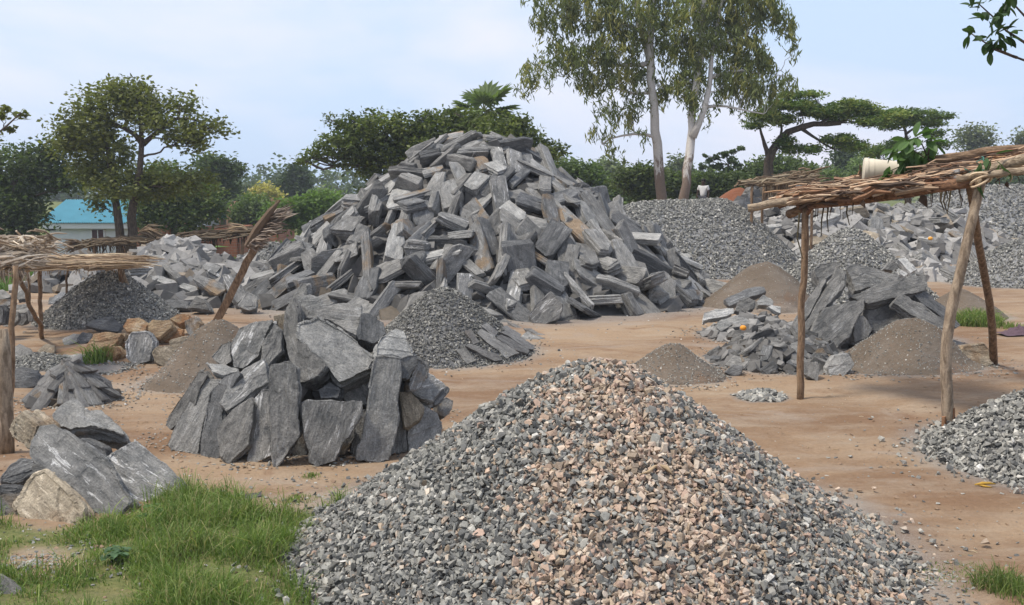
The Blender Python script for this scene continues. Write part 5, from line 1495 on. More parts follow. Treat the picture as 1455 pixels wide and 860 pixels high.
# flat topped tree
make_tree("tree", "flat topped tree with layered foliage and bent bare limb, right of the gum trees", (1090, 255), 38,
          [([(1090, 270), (1092, 235), (1094, 216), (1108, 197), (1130, 184), (1160, 176), (1195, 175)], 0.24, 0.08), ([(1092, 222), (1084, 200), (1080, 182)], 0.1, 0.04), ([(1138, 182), (1160, 198), (1185, 212)], 0.07, 0.03),
           ([(1108, 197), (1112, 180), (1105, 165)], 0.06, 0.03), ([(1165, 176), (1180, 165), (1200, 160)], 0.06, 0.03)],
          [(1085, 165, 20, 6), (1072, 178, 10, 6), (1110, 170, 22, 7), (1110, 148, 18, 6), (1135, 150, 24, 7), (1155, 135, 16, 4), (1125, 135, 18, 5), (1165, 158, 26, 8), (1205, 150, 28, 8), (1225, 158, 22, 9), (1190, 165, 24, 8), (1235, 172, 22, 7),
           (1262, 165, 24, 7), (1115, 202, 10, 9), (1150, 212, 16, 6), (1125, 212, 10, 7), (1190, 198, 22, 7), (1215, 208, 18, 7), (1095, 157, 12, 5)],
          leaf=0.15, n=17000, col=(0.07, 0.115, 0.034), col2=(0.15, 0.185, 0.06), sub=0.34, flat=0.35, aspect=0.4, yel=0.35, depth=1.1, limb_r=0.03, var=.25)
make_tree("tree", "second flat topped tree spreading above the leafy roof twigs", (1290, 240), 42,
          [([(1290, 285), (1290, 215), (1287, 185), (1280, 170)], 0.14, 0.05), ([(1288, 190), (1310, 175), (1330, 168)], 0.05, 0.02)],
          [(1275, 162, 26, 7), (1310, 162, 26, 6), (1340, 165, 16, 4), (1295, 172, 28, 7), (1325, 176, 18, 5), (1262, 178, 16, 6), (1255, 212, 20, 6), (1330, 190, 12, 6), (1280, 205, 20, 8), (1240, 218, 18, 6), (1310, 225, 26, 8), (1335, 205, 14, 6)],
          leaf=0.15, n=9500, col=(0.065, 0.105, 0.034), col2=(0.11, 0.15, 0.05), sub=0.36, flat=0.35, aspect=0.4, yel=0.35, depth=1.0, limb_r=0.03, var=.25)

# far wood closing the horizon
def far_wood():
    mb = MB()
    for a in np.linspace(-0.75, 0.75, 110):
        d = RNG.uniform(125, 190); x = a * d
        z0 = float(T(x, d)); h_ = RNG.uniform(2.5, 5.5) + 1.2
        c = np.array([x, d, z0 + h_ * 0.4]); ns = 26
        sc, pts = clump_points(c, np.array([3.8, 3.0, h_ * 0.6]), ns, 12, 1.2)
        leaves(mb, pts.reshape(-1, 3), 0.8, np.array((0.06, 0.085, 0.04)) * RNG.uniform(.8, 1.2), aspect=.6)
    tag(mb.build("far_wood", M_LEAF, None), "hazy far off belt of woodland along the horizon", "woodland", None, 'stuff')
far_wood()

# leafy boughs reaching into view from trees standing outside it
def big_leaf(mb, p, d, L_, W_, col, curl=0.25):
    d = np.asarray(d, float); d /= np.linalg.norm(d)
    up = np.array([0, 0, 1.0]) + RNG.normal(0, .3, 3)
    sd = np.cross(d, up); sd /= np.linalg.norm(sd); nn = np.cross(sd, d)
    V = []; F = []
    prof = [(0, .03), (.15, .5), (.4, .95), (.62, 1.0), (.82, .7), (1.0, .03)]
    for t, w_ in prof:
        c = p + d * L_ * t - nn * curl * L_ * t * t * 0.6
        for s_ in (-1, 0, 1):
            V.append(c + sd * s_ * W_ * w_ * .5 + nn * (abs(s_) * W_ * w_ * .18))
    for i in range(5):
        for j in range(2):
            a = i * 3 + j; F.append((a, a + 1, a + 4, a + 3))
    mb.add(V, F, np.array(col) * RNG.uniform(.75, 1.25))

def bough(name, label, d, stems, rosettes, L_, W_, col, base=None, cat="branch", r0=0.02, nl=9, spread=1.0, drop=0.35):
    root = empty(name, P(stems[0][0][0], stems[0][0][1], d), label, cat)
    tb = MB()
    for st in stems:
        w_ = np.array([P(x, y, d + RNG.normal(0, .03)) for x, y in st])
        tube(tb, w_, np.linspace(r0, r0 * .35, len(w_)), 6)
    _part(tb, "stem", M_BARK, root, True)
    lf = MB()
    for (x, y, dx, dy) in rosettes:
        c = P(x, y, d + RNG.normal(0, .06)); main = np.array([dx, RNG.uniform(-.4, .1), dy])
        for j in range(nl):
            dd = main / (np.linalg.norm(main) + 1e-6) * 0.6 + RNG.normal(0, .6 * spread, 3); dd[2] -= drop
            big_leaf(lf, c + RNG.normal(0, .02, 3), dd, L_ * RNG.uniform(.7, 1.15), W_ * RNG.uniform(.8, 1.15), col)
    _part(lf, "leaves", M_LEAF, root)
    return root
br_ = bough("tree_branch", "leafy branch hanging into the top right corner", 7.0,
      [[(1520, 130), (1480, 95), (1445, 82), (1408, 66), (1380, 48)], [(1490, 90), (1455, 60), (1430, 44), (1412, 25), (1390, 5)], [(1500, 60), (1455, 22), (1430, -5)], [(1445, 82), (1410, 70)]],
      [(1382, 50, -1, .2), (1400, 62, -.6, -.5), (1415, 55, .2, -.6), (1410, 68, 0, -1), (1398, 28, -.6, -.2), (1415, 20, .3, -.3), (1418, 48, .6, .2), (1432, 48, 1, .2), (1390, 10, -.4, .4), (1405, 0, 0, .5), (1430, 2, .2, -.4), (1442, -5, .3, 0)],
      0.105, 0.05, (0.04, 0.075, 0.024), r0=0.011, nl=6)
tk_ = MB(); gx, gy = float(P(1700, 200, 7.1)[0]), 7.1; gz_ = float(T(gx, gy))
tube(tk_, [(gx + .1, gy, gz_ - .15), (gx + .05, gy, gz_ + .9), (gx, gy + .05, gz_ + 1.9), (gx - .05, gy, gz_ + 3.0), (gx, gy, gz_ + 4.2)], [.16, .12, .11, .09, .05], 12, rough=.05)
_part(tk_, "trunk", M_BARK, br_, True)
tk_ = MB()
for a_, b_ in (((gx, gy, gz_ + 2.3), P(1520, 130, 7.0)), ((gx, gy, gz_ + 2.7), P(1490, 90, 7.0)), ((gx, gy, gz_ + 3.0), P(1500, 60, 7.0))): tube(tk_, wob(a_, b_, 8, .06), np.linspace(.035, .012, 8), 6)
_part(tk_, "limb", M_BARK, br_, True)
make_tree("tree_branch", "thin sparse branch poking in at the left edge", (-110, 400), 20, [([(-112, 420), (-105, 330), (-80, 260), (-40, 215), (0, 187), (30, 160)], 0.09, 0.012)],
          [(10, 157, 9, 4), (33, 165, 4, 4), (2, 168, 6, 5), (20, 184, 12, 2), (-40, 200, 16, 12), (-5, 192, 8, 5)], leaf=0.13, n=420, col=OL, sub=.12, cat="branch", limb_r=.012, depth=1)
# ------------------------------------------------------------------ buildings
M_WALL = plain_mat("whitewashed_wall", (0.62, 0.64, 0.64), 0.9, 0.25, 1.2)
M_BLUE = plain_mat("blue_roof_sheet", (0.13, 0.36, 0.43), 0.5, 0.25, 0.8)
M_DOOR = plain_mat("dark_maroon_paint", (0.07, 0.03, 0.028), 0.7)
M_TRIM = plain_mat("white_trim", (0.66, 0.67, 0.66), 0.7, 0.15)
M_DARK = plain_mat("dark_opening", (0.02, 0.02, 0.02), 0.9)
M_CEM = plain_mat("cement_cap", (0.45, 0.43, 0.4), 0.9)

def house():
    d = 50; A = P(70, 322, d); B = P(262, 322, d)
    x0, x1 = A[0], B[0]; zt = A[2]; gz = float(T((x0 + x1) / 2, d)) - 0.15
    root = empty("house", ((x0 + x1) / 2, d, gz), "whitewashed house with a blue corrugated metal roof behind the tree", "house")
    m = MB(); box(m, ((x0 + x1) / 2, d + 3, (zt + gz) / 2), x1 - x0, 6, zt - gz)
    _part(m, "wall", M_WALL, root)
    m = MB(); box(m, ((x0 + x1) / 2, d - 0.22, zt + 0.03), x1 - x0 + 0.5, 0.06, 0.26); _part(m, "fascia", M_TRIM, root)
    rz = P(70, 284, d + 3)[2]
    mr = MB(); n = 130
    for sgn, y0, y1 in ((1, d - 0.35, d + 3), (-1, d + 6.35, d + 3)):
        u = np.linspace(x0 - .4, x1 + .4, n * 2)
        wv = 0.035 * np.cos(np.arange(n * 2) * math.pi / 2 * 1.0)
        lo = np.stack([u, np.full_like(u, y0), zt + 0.2 + wv], 1); hi = np.stack([u, np.full_like(u, y1), rz + wv], 1)
        V = np.concatenate([lo, hi]); i = np.arange(n * 2 - 1)
        mr.add(V, np.stack([i, i + 1, i + 1 + n * 2, i + n * 2], 1))
    _part(mr, "roof", M_BLUE, root)
    for xx in (x0, x1):
        gb = MB(); gb.add([(xx, d, zt), (xx, d + 6, zt), (xx, d + 3, rz - .1)], [(0, 1, 2)])
        _part(gb, "gable", M_WALL, root)
    for (px0, px1, py0, py1, nm) in ((131, 148, 327, 339, "window"), (66, 79, 322.5, 327.5, "vent"), (131, 146, 318.8, 322.2, "vent")):
        a = P(px0, py0, d); b = P(px1, py1, d)
        f = MB(); cx, cz = (a[0] + b[0]) / 2, (a[2] + b[2]) / 2; W, H = b[0] - a[0], a[2] - b[2]
        box(f, (cx, d - 0.02, cz), W, 0.05, H); o = _part(f, nm, M_DOOR if nm == "window" else M_DARK, root)
        if nm == "window":
            f = MB()
            for s_ in (-1, 1): box(f, (cx + s_ * (W / 2 + .03), d - 0.03, cz), .06, .08, H + .12)
            box(f, (cx, d - .035, cz - H / 2 - .03), W + .12, .1, .06); box(f, (cx, d - .032, cz), .04, .07, H)
            _part(f, "frame", M_TRIM, o)
house()

def brick_block(label, px0, px1, pyt, d, dep, mat, cap=True, pyt2=None, name="brick_building", holes=()):
    A = P(px0, pyt, d); B = P(px1, pyt if pyt2 is None else pyt2, d)
    gz = min(float(T(A[0], d)), float(T(B[0], d))) - 0.1
    root = empty(name, ((A[0] + B[0]) / 2, d, gz), label, "brick building")
    m = MB(); t = 0.22
    def wall(p, q, za, zb):
        p = np.array(p, float); q = np.array(q, float); dr = (q - p) / np.linalg.norm(q - p); nn = np.array([-dr[1], dr[0]]) * t / 2
        V = []
        for (pt, zt_) in ((p, za), (q, zb)):
            for s_ in (-1, 1):
                for z in (gz, zt_): V.append((pt[0] + s_ * nn[0], pt[1] + s_ * nn[1], z))
        m.add(V, np.array([[0, 1, 3, 2], [4, 6, 7, 5], [0, 4, 5, 1], [2, 3, 7, 6], [1, 5, 7, 3], [0, 2, 6, 4]]))
    za, zb = A[2], B[2]
    wall((A[0], d), (B[0], d), za, zb); wall((A[0], d + dep), (B[0], d + dep), za, zb)
    wall((A[0], d + t / 2 + .002), (A[0], d + dep - t / 2 - .002), za, za); wall((B[0], d + t / 2 + .002), (B[0], d + dep - t / 2 - .002), zb, zb)
    _part(m, "wall", mat, root)
    for (a0, a1, b0, b1) in holes:
        a = P(a0, b0, d - .13); b = P(a1, b1, d - .13); h = MB()
        box(h, ((a[0] + b[0]) / 2, d - .115, (a[2] + b[2]) / 2), b[0] - a[0], .012, a[2] - b[2]); _part(h, "window", M_DARK, root)
    if cap:
        c = MB(); dx = B[0] - A[0]
        V = [(A[0] - .1, d - .25, za + .003), (B[0] + .1, d - .25, zb + .003), (B[0] + .1, d + dep + .2, zb + .003), (A[0] - .1, d + dep + .2, za + .003)]
        V += [(v[0], v[1], v[2] + .12) for v in V]
        c.add(V, [(0, 3, 2, 1), (4, 5, 6, 7), (0, 1, 5, 4), (1, 2, 6, 5), (2, 3, 7, 6), (3, 0, 4, 7)]); _part(c, "roof_slab", M_CEM, root)
brick_block("low red brick building with a pale flat roof edge right of the twin trunks", 192, 239, 320, 47, 4, M_BRICK, True, 317)
brick_block("unroofed pale brick house behind the trees", 294, 332, 300, 64, 8, M_BRICK_PALE, False, 292, holes=((297, 306, 312, 324),))
brick_block("taller orange brick gable seen behind the round bush", 325, 350, 288, 72, 6, M_BRICK_PALE, False, 283)
brick_block("red brick wall section peeping right of the round bush", 380, 392, 283, 66, 5, M_BRICK, False)
brick_block("low dark red brick wall above the frond shelter", 286, 336, 323, 52, 3, M_BRICK, False)

# ------------------------------------------------------------------ thatch helpers
STRAW = np.array([(.42, .31, .19), (.34, .25, .16), (.50, .40, .27), (.26, .18, .11), (.38, .27, .17), (.2, .14, .09)])
def sticks(mb, n, a, b, spread, width, ang=0.15, ln=(0.5, 1.0), cols=STRAW, flat=True, lift=0.0, sag=0.03):
    """loose stalks strewn along the line a-b"""
    a = np.asarray(a, float); b = np.asarray(b, float)
    ax = (b - a); Lt = np.linalg.norm(ax); ax = ax / Lt
    for i in range(n):
        t = RNG.uniform(-0.02, 1.02)
        c = a + (b - a) * t + RNG.normal(0, 1, 3) * np.asarray(spread)
        c[2] += lift * RNG.uniform(0, 1)
        d = ax + RNG.normal(0, ang, 3) * np.array([1, 1, .45]); d /= np.linalg.norm(d)
        l_ = Lt * RNG.uniform(*ln); w_ = width * RNG.uniform(.5, 1.6)
        sd = np.cross(d, [0, 0, 1.0]); sd /= np.linalg.norm(sd) + 1e-9; up = np.cross(sd, d)
        cl = cols[RNG.integers(len(cols))] * RNG.uniform(.7, 1.25)
        m_ = 4; V = []
        for j in range(m_):
            q = c + d * l_ * (j / (m_ - 1) - .5); q = q - np.array([0, 0, sag * 4 * (j / (m_ - 1) - .5) ** 2 * RNG.uniform(0.2, 1.2)]) + RNG.normal(0, width * .5, 3)
            ww = w_ * (1 if j < m_ - 1 else .4)
            V += [q + sd * ww * .5, q + up * ww * .5, q - sd * ww * .5, q - up * ww * .5]
        F = []
        for j in range(m_ - 1):
            for k in range(4):
                k2 = (k + 1) % 4; F.append((j * 4 + k, j * 4 + k2, j * 4 + 4 + k2, j * 4 + 4 + k))
        F.append((3, 2, 1, 0)); F.append(tuple(range(m_ * 4 - 4, m_ * 4)))
        mb.add(V, F, cl)

def hang(mb, n, a, b, ln, width, cols=STRAW):
    a = np.asarray(a, float); b = np.asarray(b, float)
    for i in range(n):
        p = a + (b - a) * RNG.uniform(0, 1) + RNG.normal(0, .02, 3); q = p + np.array([RNG.normal(0, .1), RNG.normal(0, .1), -1]) * ln * RNG.uniform(.3, 1.2)
        tube(mb, [p, (p + q) / 2 + RNG.normal(0, .015, 3), q], [width, width * .8, width * .3], 4, cols[RNG.integers(len(cols))] * RNG.uniform(.6, 1.1), cap=False)

def pole(root, name, a_px, b_px, da, db, r0, r1, mat, n=14, amp=0.06, sink=0.12):
    a = P(*a_px, da); b = P(*b_px, db)
    g = G(*a_px) if da is None else a
    m = MB(); w_ = wob(a, b, n, amp); w_[0] = w_[0] + np.array([0, 0, -sink])
    rr = np.linspace(r0, r1, n) * RNG.uniform(.98, 1.02, n)
    tube(m, w_, rr, 10, rough=.04)
    return _part(m, name, mat, root, True)

def gd(px, py): return float(G(px, py)[1])

# ------------------------------------------------------------------ right shelter
def right_shelter():
    d1 = gd(1137, 568); d2 = gd(1347, 622); d3 = gd(1412, 517)
    base = G(1240, 590)
    root = empty("work_shelter", base, "open work shelter of crooked poles with a stick and bark roof", "shelter")
    pole(root, "pole", (1137, 569), (1146, 286), d1, d1 + .05, .040, .036, M_WOOD, amp=.04)
    fk = MB(); t = P(1146, 305, d1 + .03)
    tube(fk, [t, P(1136, 294, d1 + .1), P(1130, 288, d1 + .15)], [.03, .025, .02], 7); tube(fk, [t, P(1155, 292, d1 - .05), P(1160, 284, d1 - .1)], [.03, .024, .02], 7)
    _part(fk, "fork", M_WOOD_RED, root, True)
    p2 = MB(); w_ = np.array([P(x, y, d2 + .002 * i) for i, (x, y) in enumerate([(1347, 628), (1347, 600), (1346, 560), (1344, 520), (1345, 485), (1352, 440), (1363, 395), (1373, 350), (1382, 310), (1390, 275), (1397, 250)])])
    tube(p2, w_, np.linspace(.056, .04, len(w_)) * RNG.uniform(.98, 1.02, len(w_)), 11, rough=.04); _part(p2, "pole", M_WOOD_PALE, root, True)
    sp = MB(); a = P(1341, 592, d2 - .05); tube(sp, [a, P(1342, 622, d2 - .05)], [.02, .026], 6); tube(sp, [P(1355, 580, d2 - .03), P(1354, 622, d2 - .04)], [.012, .02], 6); _part(sp, "split_foot", M_WOOD_RED, root)
    p3 = MB(); w_ = np.array([P(x, y, d3 + (d2 + 1.2 - d3) * i / 6) for i, (x, y) in enumerate([(1412, 522), (1410, 470), (1406, 430), (1398, 385), (1390, 345), (1384, 300), (1378, 262)])])
    tube(p3, w_, np.linspace(.05, .04, 7), 10, rough=.05); _part(p3, "pole", M_WOOD, root, True)
    # roof frame
    fa, fb = P(1062, 297, d1 + .25), P(1480, 236, d2 - .35)
    def beam(pts, r0, r1, mat, name="beam", rough=.05):
        m = MB(); w_ = np.array([P(*p) for p in pts]); n = 14; t = np.linspace(0, len(w_) - 1, n)
        w2 = np.stack([np.interp(t, range(len(w_)), w_[:, j]) for j in range(3)], 1); w2 += RNG.normal(0, .004, w2.shape)
        tube(m, w2, np.linspace(r0, r1, n) * RNG.uniform(.985, 1.015, n), 10, rough=rough); _part(m, name, mat, root, True)
    beam([(1062, 296, d1 + .2), (1110, 287, d1 + .1), (1180, 280, d1 - .2), (1260, 272, d1 - .7), (1340, 262, d2 + .35)], .045, .055, M_BEAM_PALE)
    beam([(1120, 305, d1 + .3), (1150, 292, d1 + .1), (1200, 284, d1 - .2)], .05, .04, M_BEAM)
    beam([(1150, 292, d1 - .05), (1250, 280, d1 - .7), (1320, 268, d2 + .3), (1385, 258, d2)], .05, .055, M_BEAM_RED)
    beam([(1358, 254, d2 + .05), (1400, 248, d2 - .1), (1440, 244, d2 - .2), (1500, 238, d2 - .5)], .032, .038, M_BEAM_PALE)
    beam([(1380, 247, d2 + .25), (1420, 237, d2 + .05), (1470, 222, d2 - .25), (1530, 205, d2 - .5)], .038, .062, M_BEAM_PALE)
    beam([(1330, 228, d2 + 1.0), (1400, 217, d2 + .9), (1440, 213, d2 + .9), (1500, 210, d2 + .9)], .05, .055, M_BEAM)
    beam([(1200, 262, d1 + 1.0), (1300, 240, d1 + .6), (1400, 232, d2 + 1.4), (1500, 224, d2 + 1.2)], .05, .05, M_BEAM_RED)
    beam([(1310, 246, d2 + .7), (1360, 238, d2 + .6), (1372, 236, d2 + .6)], .03, .035, M_BEAM)
    # cross poles under the covering
    for (ax, ay, da, bx, by, db) in ((1150, 288, d1 + .05, 1215, 262, d1 + 1.1), (1250, 276, d1 - .6, 1300, 246, d1 + .6), (1340, 264, d2 + .3, 1380, 236, d2 + 1.4), (1400, 254, d2 - .1, 1440, 228, d2 + 1.3)):
        beam([(ax, ay, da), (bx, by, db)], .03, .03, M_WOOD, "cross_pole")
    # covering: stalks, bark and stems lying along the roof
    cv = MB(); red = np.array([(.30, .18, .10), (.24, .13, .075), (.38, .26, .17), (.17, .10, .065), (.44, .33, .23), (.11, .07, .048), (.08, .055, .04)])
    sticks(cv, 420, P(1125, 282, d1 + .2), P(1320, 259, d2 + .5), (.03, .16, .022), .015, .12, (.10, .42), red, lift=.08)
    sticks(cv, 70, P(1115, 287, d1 + .15), P(1300, 266, d2 + .4), (.03, .05, .02), .032, .05, (.15, .4), red * .8, lift=.03)
    sticks(cv, 260, P(1145, 276, d1 + .7), P(1330, 248, d2 + 1.0), (.03, .25, .025), .015, .14, (.10, .4), red, lift=.09)
    sticks(cv, 300, P(1270, 262, d1 - .2), P(1470, 234, d2 + .4), (.05, .22, .025), .016, .12, (.12, .45), red, lift=.10)
    sticks(cv, 150, P(1320, 246, d2 + .8), P(1470, 224, d2 + .9), (.05, .2, .025), .016, .12, (.15, .5), red, lift=.06)
    sticks(cv, 26, P(1190, 268, d1), P(1240, 255, d1), (.1, .1, .03), .03, .6, (.6, 1.5), red)
    bk = MB()
    for (x, y, dd, L_, W_, a_) in ((1150, 276, d1 + .2, .7, .10, .02), (1215, 270, d1 - .1, .8, .12, -.03), (1290, 262, d1 - .5, .7, .12, .02), (1360, 250, d2 + .5, .8, .12, -.05), (1420, 232, d2 + .6, .8, .14, .05), (1330, 250, d2 + .9, .9, .12, .04), (1250, 262, d1 + .3, .9, .14, .05), (1400, 240, d2 + .3, .6, .10, .0)):
        c = P(x, y, dd); V = []; F = []; m_ = 9
        dr = np.array([1, -.28 + a_, .17]); dr /= np.linalg.norm(dr); sd = np.array([.25, 1, 0.]); sd /= np.linalg.norm(sd)
        for i in range(m_):
            for j in range(5):
                an = (j - 2) / 2 * 1.1
                V.append(c + dr * L_ * (i / (m_ - 1) - .5) * (1 + RNG.normal(0, .03)) + sd * math.sin(an) * W_ * .5 + np.array([0, 0, math.cos(an) * W_ * .3]) + RNG.normal(0, .006, 3))
        for i in range(m_ - 1):
            for j in range(4): F.append((i * 5 + j, i * 5 + j + 1, i * 5 + j + 6, i * 5 + j + 5))
        bk.add(V, F, red[RNG.integers(0, 3)] * RNG.uniform(.6, 1.1))
    _part(bk, "bark_sheet", M_THATCH, root)
    hg = cv; hang(hg, 26, P(1160, 292, d1), P(1385, 262, d2), .14, .006, red * .5); hang(hg, 10, P(1350, 262, d2 + .6), P(1470, 244, d2), .12, .006, red * .6)
    for x, y0, y1 in ((1136, 310, 368), (1172, 292, 335), (1178, 290, 330), (1205, 285, 320), (1340, 270, 300), (1346, 268, 305), (1352, 270, 300)):
        tg = MB(); tube(tg, [P(x, y0 - 8, d1 - .1), P(x - 3 + RNG.uniform(-3, 3), (y0 + y1) / 2, d1 - .1), P(x + RNG.uniform(-6, 6), y1, d1 - .1)], [.011, .009, .005], 5, (.08, .065, .035)); _part(tg, "hanging_twig", M_THATCH, root)
    _part(cv, "roof_covering", M_THATCH, root)
    fl = MB()
    for x, y, s_ in ((1310, 275, .1), (1225, 284, .06), (1430, 258, .05)):
        c = P(x, y, d2 + .4); fl.add([c, c + [.5 * s_, 0, -.3 * s_], c + [.7 * s_, .02, -1.4 * s_], c + [.2 * s_, 0, -1.1 * s_], c + [-.3 * s_, .01, -.7 * s_]], [(0, 1, 2, 3, 4)], (.07, .045, .03))
    _part(fl, "bark_flap", M_THATCH, root)
    tie = MB()
    for c, r_ in ((P(1393, 256, d2 - .06), .062),):
        for q in range(3):
            an = np.linspace(0, 2 * math.pi, 15); w_ = np.stack([c[0] + r_ * np.cos(an) * (1.1 + .2 * q), c[1] + r_ * np.sin(an) * 1.2, c[2] + .02 * (q - 1) + .045 * np.cos(an * 1 + q)], 1)
            tube(tie, w_, .011, 5, cap=False)
    _part(tie, "bark_tie", plain_mat("pale_bark_fibre", (.55, .42, .28), .9), root)
    tw = MB()
    for q in range(5):
        c = P(1380 + 6 * q, 238 + RNG.uniform(-4, 6), d2 + .1); tube(tw, wob(c, c + RNG.normal(0, .06, 3), 6, .05), .006, 5)
    _part(tw, "green_twine", plain_mat("green_nylon", (.05, .16, .12), .6), root)
    return d1, d2
D1, D2 = right_shelter()

# grey board lying on the roof edge
bd = MB(); c0 = P(1272, 272, D1 - .65); c1 = P(1357, 248, D2 + .35)
dr = c1 - c0; L_ = np.linalg.norm(dr); dr /= L_; sd = np.array([0.05, -.75, -.55]); sd -= dr * (sd @ dr); sd /= np.linalg.norm(sd); nn = np.cross(dr, sd)
V = []; m_ = 16
for i in range(m_):
    t = i / (m_ - 1); w0 = .062 + .012 * RNG.uniform(-1, 1) * (i > 0)
    c = c0 + dr * L_ * t + np.array([0, -.07, .01])
    for s_, h in ((-1, 0), (1, 0), (1, 1), (-1, 1)): V.append(c + sd * (s_ * .045 if s_ < 0 else w0) + nn * (.012 * h))
F = [(0, 1, 2, 3), (m_ * 4 - 1, m_ * 4 - 2, m_ * 4 - 3, m_ * 4 - 4)]
for i in range(m_ - 1):
    for k in range(4):
        k2 = (k + 1) % 4; F.append((i * 4 + k, i * 4 + k2, i * 4 + 4 + k2, i * 4 + 4 + k))
bd.add(V, F)
tag(bd.build("board", plain_mat("weathered_grey_board", (.26, .25, .24), .9, .5, 9), None, False, c0), "ragged grey weathered board lying along the shelter roof's front edge", "board")

# cream bucket on its side
def bucket():
    c = P(1256, 243, D1 - .35); root = empty("bucket", c - np.array([0, 0, .1]), "cream plastic bucket lying on its side on the shelter roof", "bucket")
    ax = np.array([1, -.25, -.03]); ax /= np.linalg.norm(ax)
    up = np.array([0, 0, 1.0]); e1 = np.cross(ax, up); e1 /= np.linalg.norm(e1); e2 = np.cross(e1, ax)
    prof = [(-.14, 0.0), (-.14, .088), (-.136, .098), (-.122, .104), (-.118, .100), (-.09, .103), (-.085, .098), (.0, .089), (.12, .076), (.155, .072), (.16, .0)]
    prof = [(a * 1.35, r_ * 1.2) for a, r_ in [(-.155, 0), (-.155, .104), (-.150, .112), (-.125, .112), (-.12, .106), (-.08, .106), (-.078, .102), (.03, .094), (.135, .085), (.15, .082), (.155, .07), (.10, .066), (.10, 0)]]
    V = []; sg = 28
    for a, r_ in prof:
        for k in range(sg):
            an = 2 * math.pi * k / sg; V.append(c + ax * a + (math.cos(an) * e1 + math.sin(an) * e2) * r_)
    F = []
    for i in range(len(prof) - 1):
        for k in range(sg): F.append((i * sg + k, i * sg + (k + 1) % sg, (i + 1) * sg + (k + 1) % sg, (i + 1) * sg + k))
    m = MB(); m.add(V, F); o = _part(m, "shell", plain_mat("cream_plastic", (.60, .53, .41), .5, .22, 7), root, True)
    o.data.set_sharp_from_angle(angle=R(40))
    h = MB(); an = np.linspace(-.3, math.pi + .3, 14)
    tube(h, np.stack([c + ax * (.20 + .05 * math.sin(a)) + e1 * math.cos(a) * .1 + e2 * (.02 - .03 * math.sin(a)) for a in an]), .005, 5); _part(h, "handle", plain_mat("brown_wire", (.2, .15, .1), .6), root, True)
bucket()

bough("leafy_twigs", "bunch of big green leaves laid on the shelter roof beside the bucket", D1 - .75,
      [[(1400, 252), (1360, 245), (1320, 228), (1300, 215), (1285, 205)], [(1320, 228), (1310, 205), (1300, 190)], [(1320, 240), (1290, 232), (1260, 245)], [(1318, 225), (1322, 200), (1330, 195)]],
      [(1290, 205, -.6, .4), (1300, 195, 0, .8), (1285, 218, -.5, -.6), (1300, 215, 0, -.8), (1312, 200, .2, .6), (1325, 202, .8, .3), (1320, 220, .5, -.6), (1275, 215, -.8, .1), (1268, 242, -.6, -.5), (1278, 238, .2, -.6), (1308, 222, .3, -.9), (1290, 225, -.3, -.8), (1260, 248, -.7, -.5)],
      0.19, 0.095, (0.085, 0.15, 0.045), r0=.009, nl=6, cat="leafy twigs", spread=.8, drop=.8)
bough("leafy_twigs", "few large leaves sprouting at the shelter roof's right pole top", D2 - .1,
      [[(1402, 262), (1404, 240), (1410, 222)], [(1404, 245), (1425, 235)]], [(1408, 226, .6, .5), (1412, 222, 1, .2), (1398, 235, -.8, -.4), (1422, 235, .5, -.5), (1385, 265, -.3, -.4)], 0.15, 0.055, (0.065, 0.12, 0.04), r0=.006, nl=2, cat="leafy twigs", spread=.6)

# small straw shelter far behind
def small_shelter():
    d = 27; b = P(1105, 310, d); gz = float(T(b[0], b[1]))
    root = empty("straw_shelter", (b[0], b[1], gz), "small straw topped shelter behind the long gravel heap", "shelter")
    for x, y1, y0, dd in ((1070, 262, 310, d), (1087, 262, 305, d + 1), (1148, 260, 300, d + .2), (1155, 255, 300, d + 1.4)):
        a = P(x, y0, dd); m = MB(); tube(m, wob((a[0], a[1], float(T(a[0], a[1])) - .1), P(x - 1, y1, dd), 8, .05), .04, 6); _part(m, "pole", M_WOOD, root, True)
    m = MB(); sticks(m, 110, P(1075, 262, d), P(1138, 259, d), (.1, .6, .03), .05, .1, (.3, .7), STRAW * .5, lift=.1); sticks(m, 60, P(1100, 258, d), P(1150, 255, d), (.1, .4, .04), .04, .5, (.2, .8), STRAW * .5, lift=.2)
    hang(m, 70, P(1090, 262, d - .4), P(1130, 262, d - .4), .5, .022, STRAW * .8)
    _part(m, "thatch", M_THATCH, root)
small_shelter()

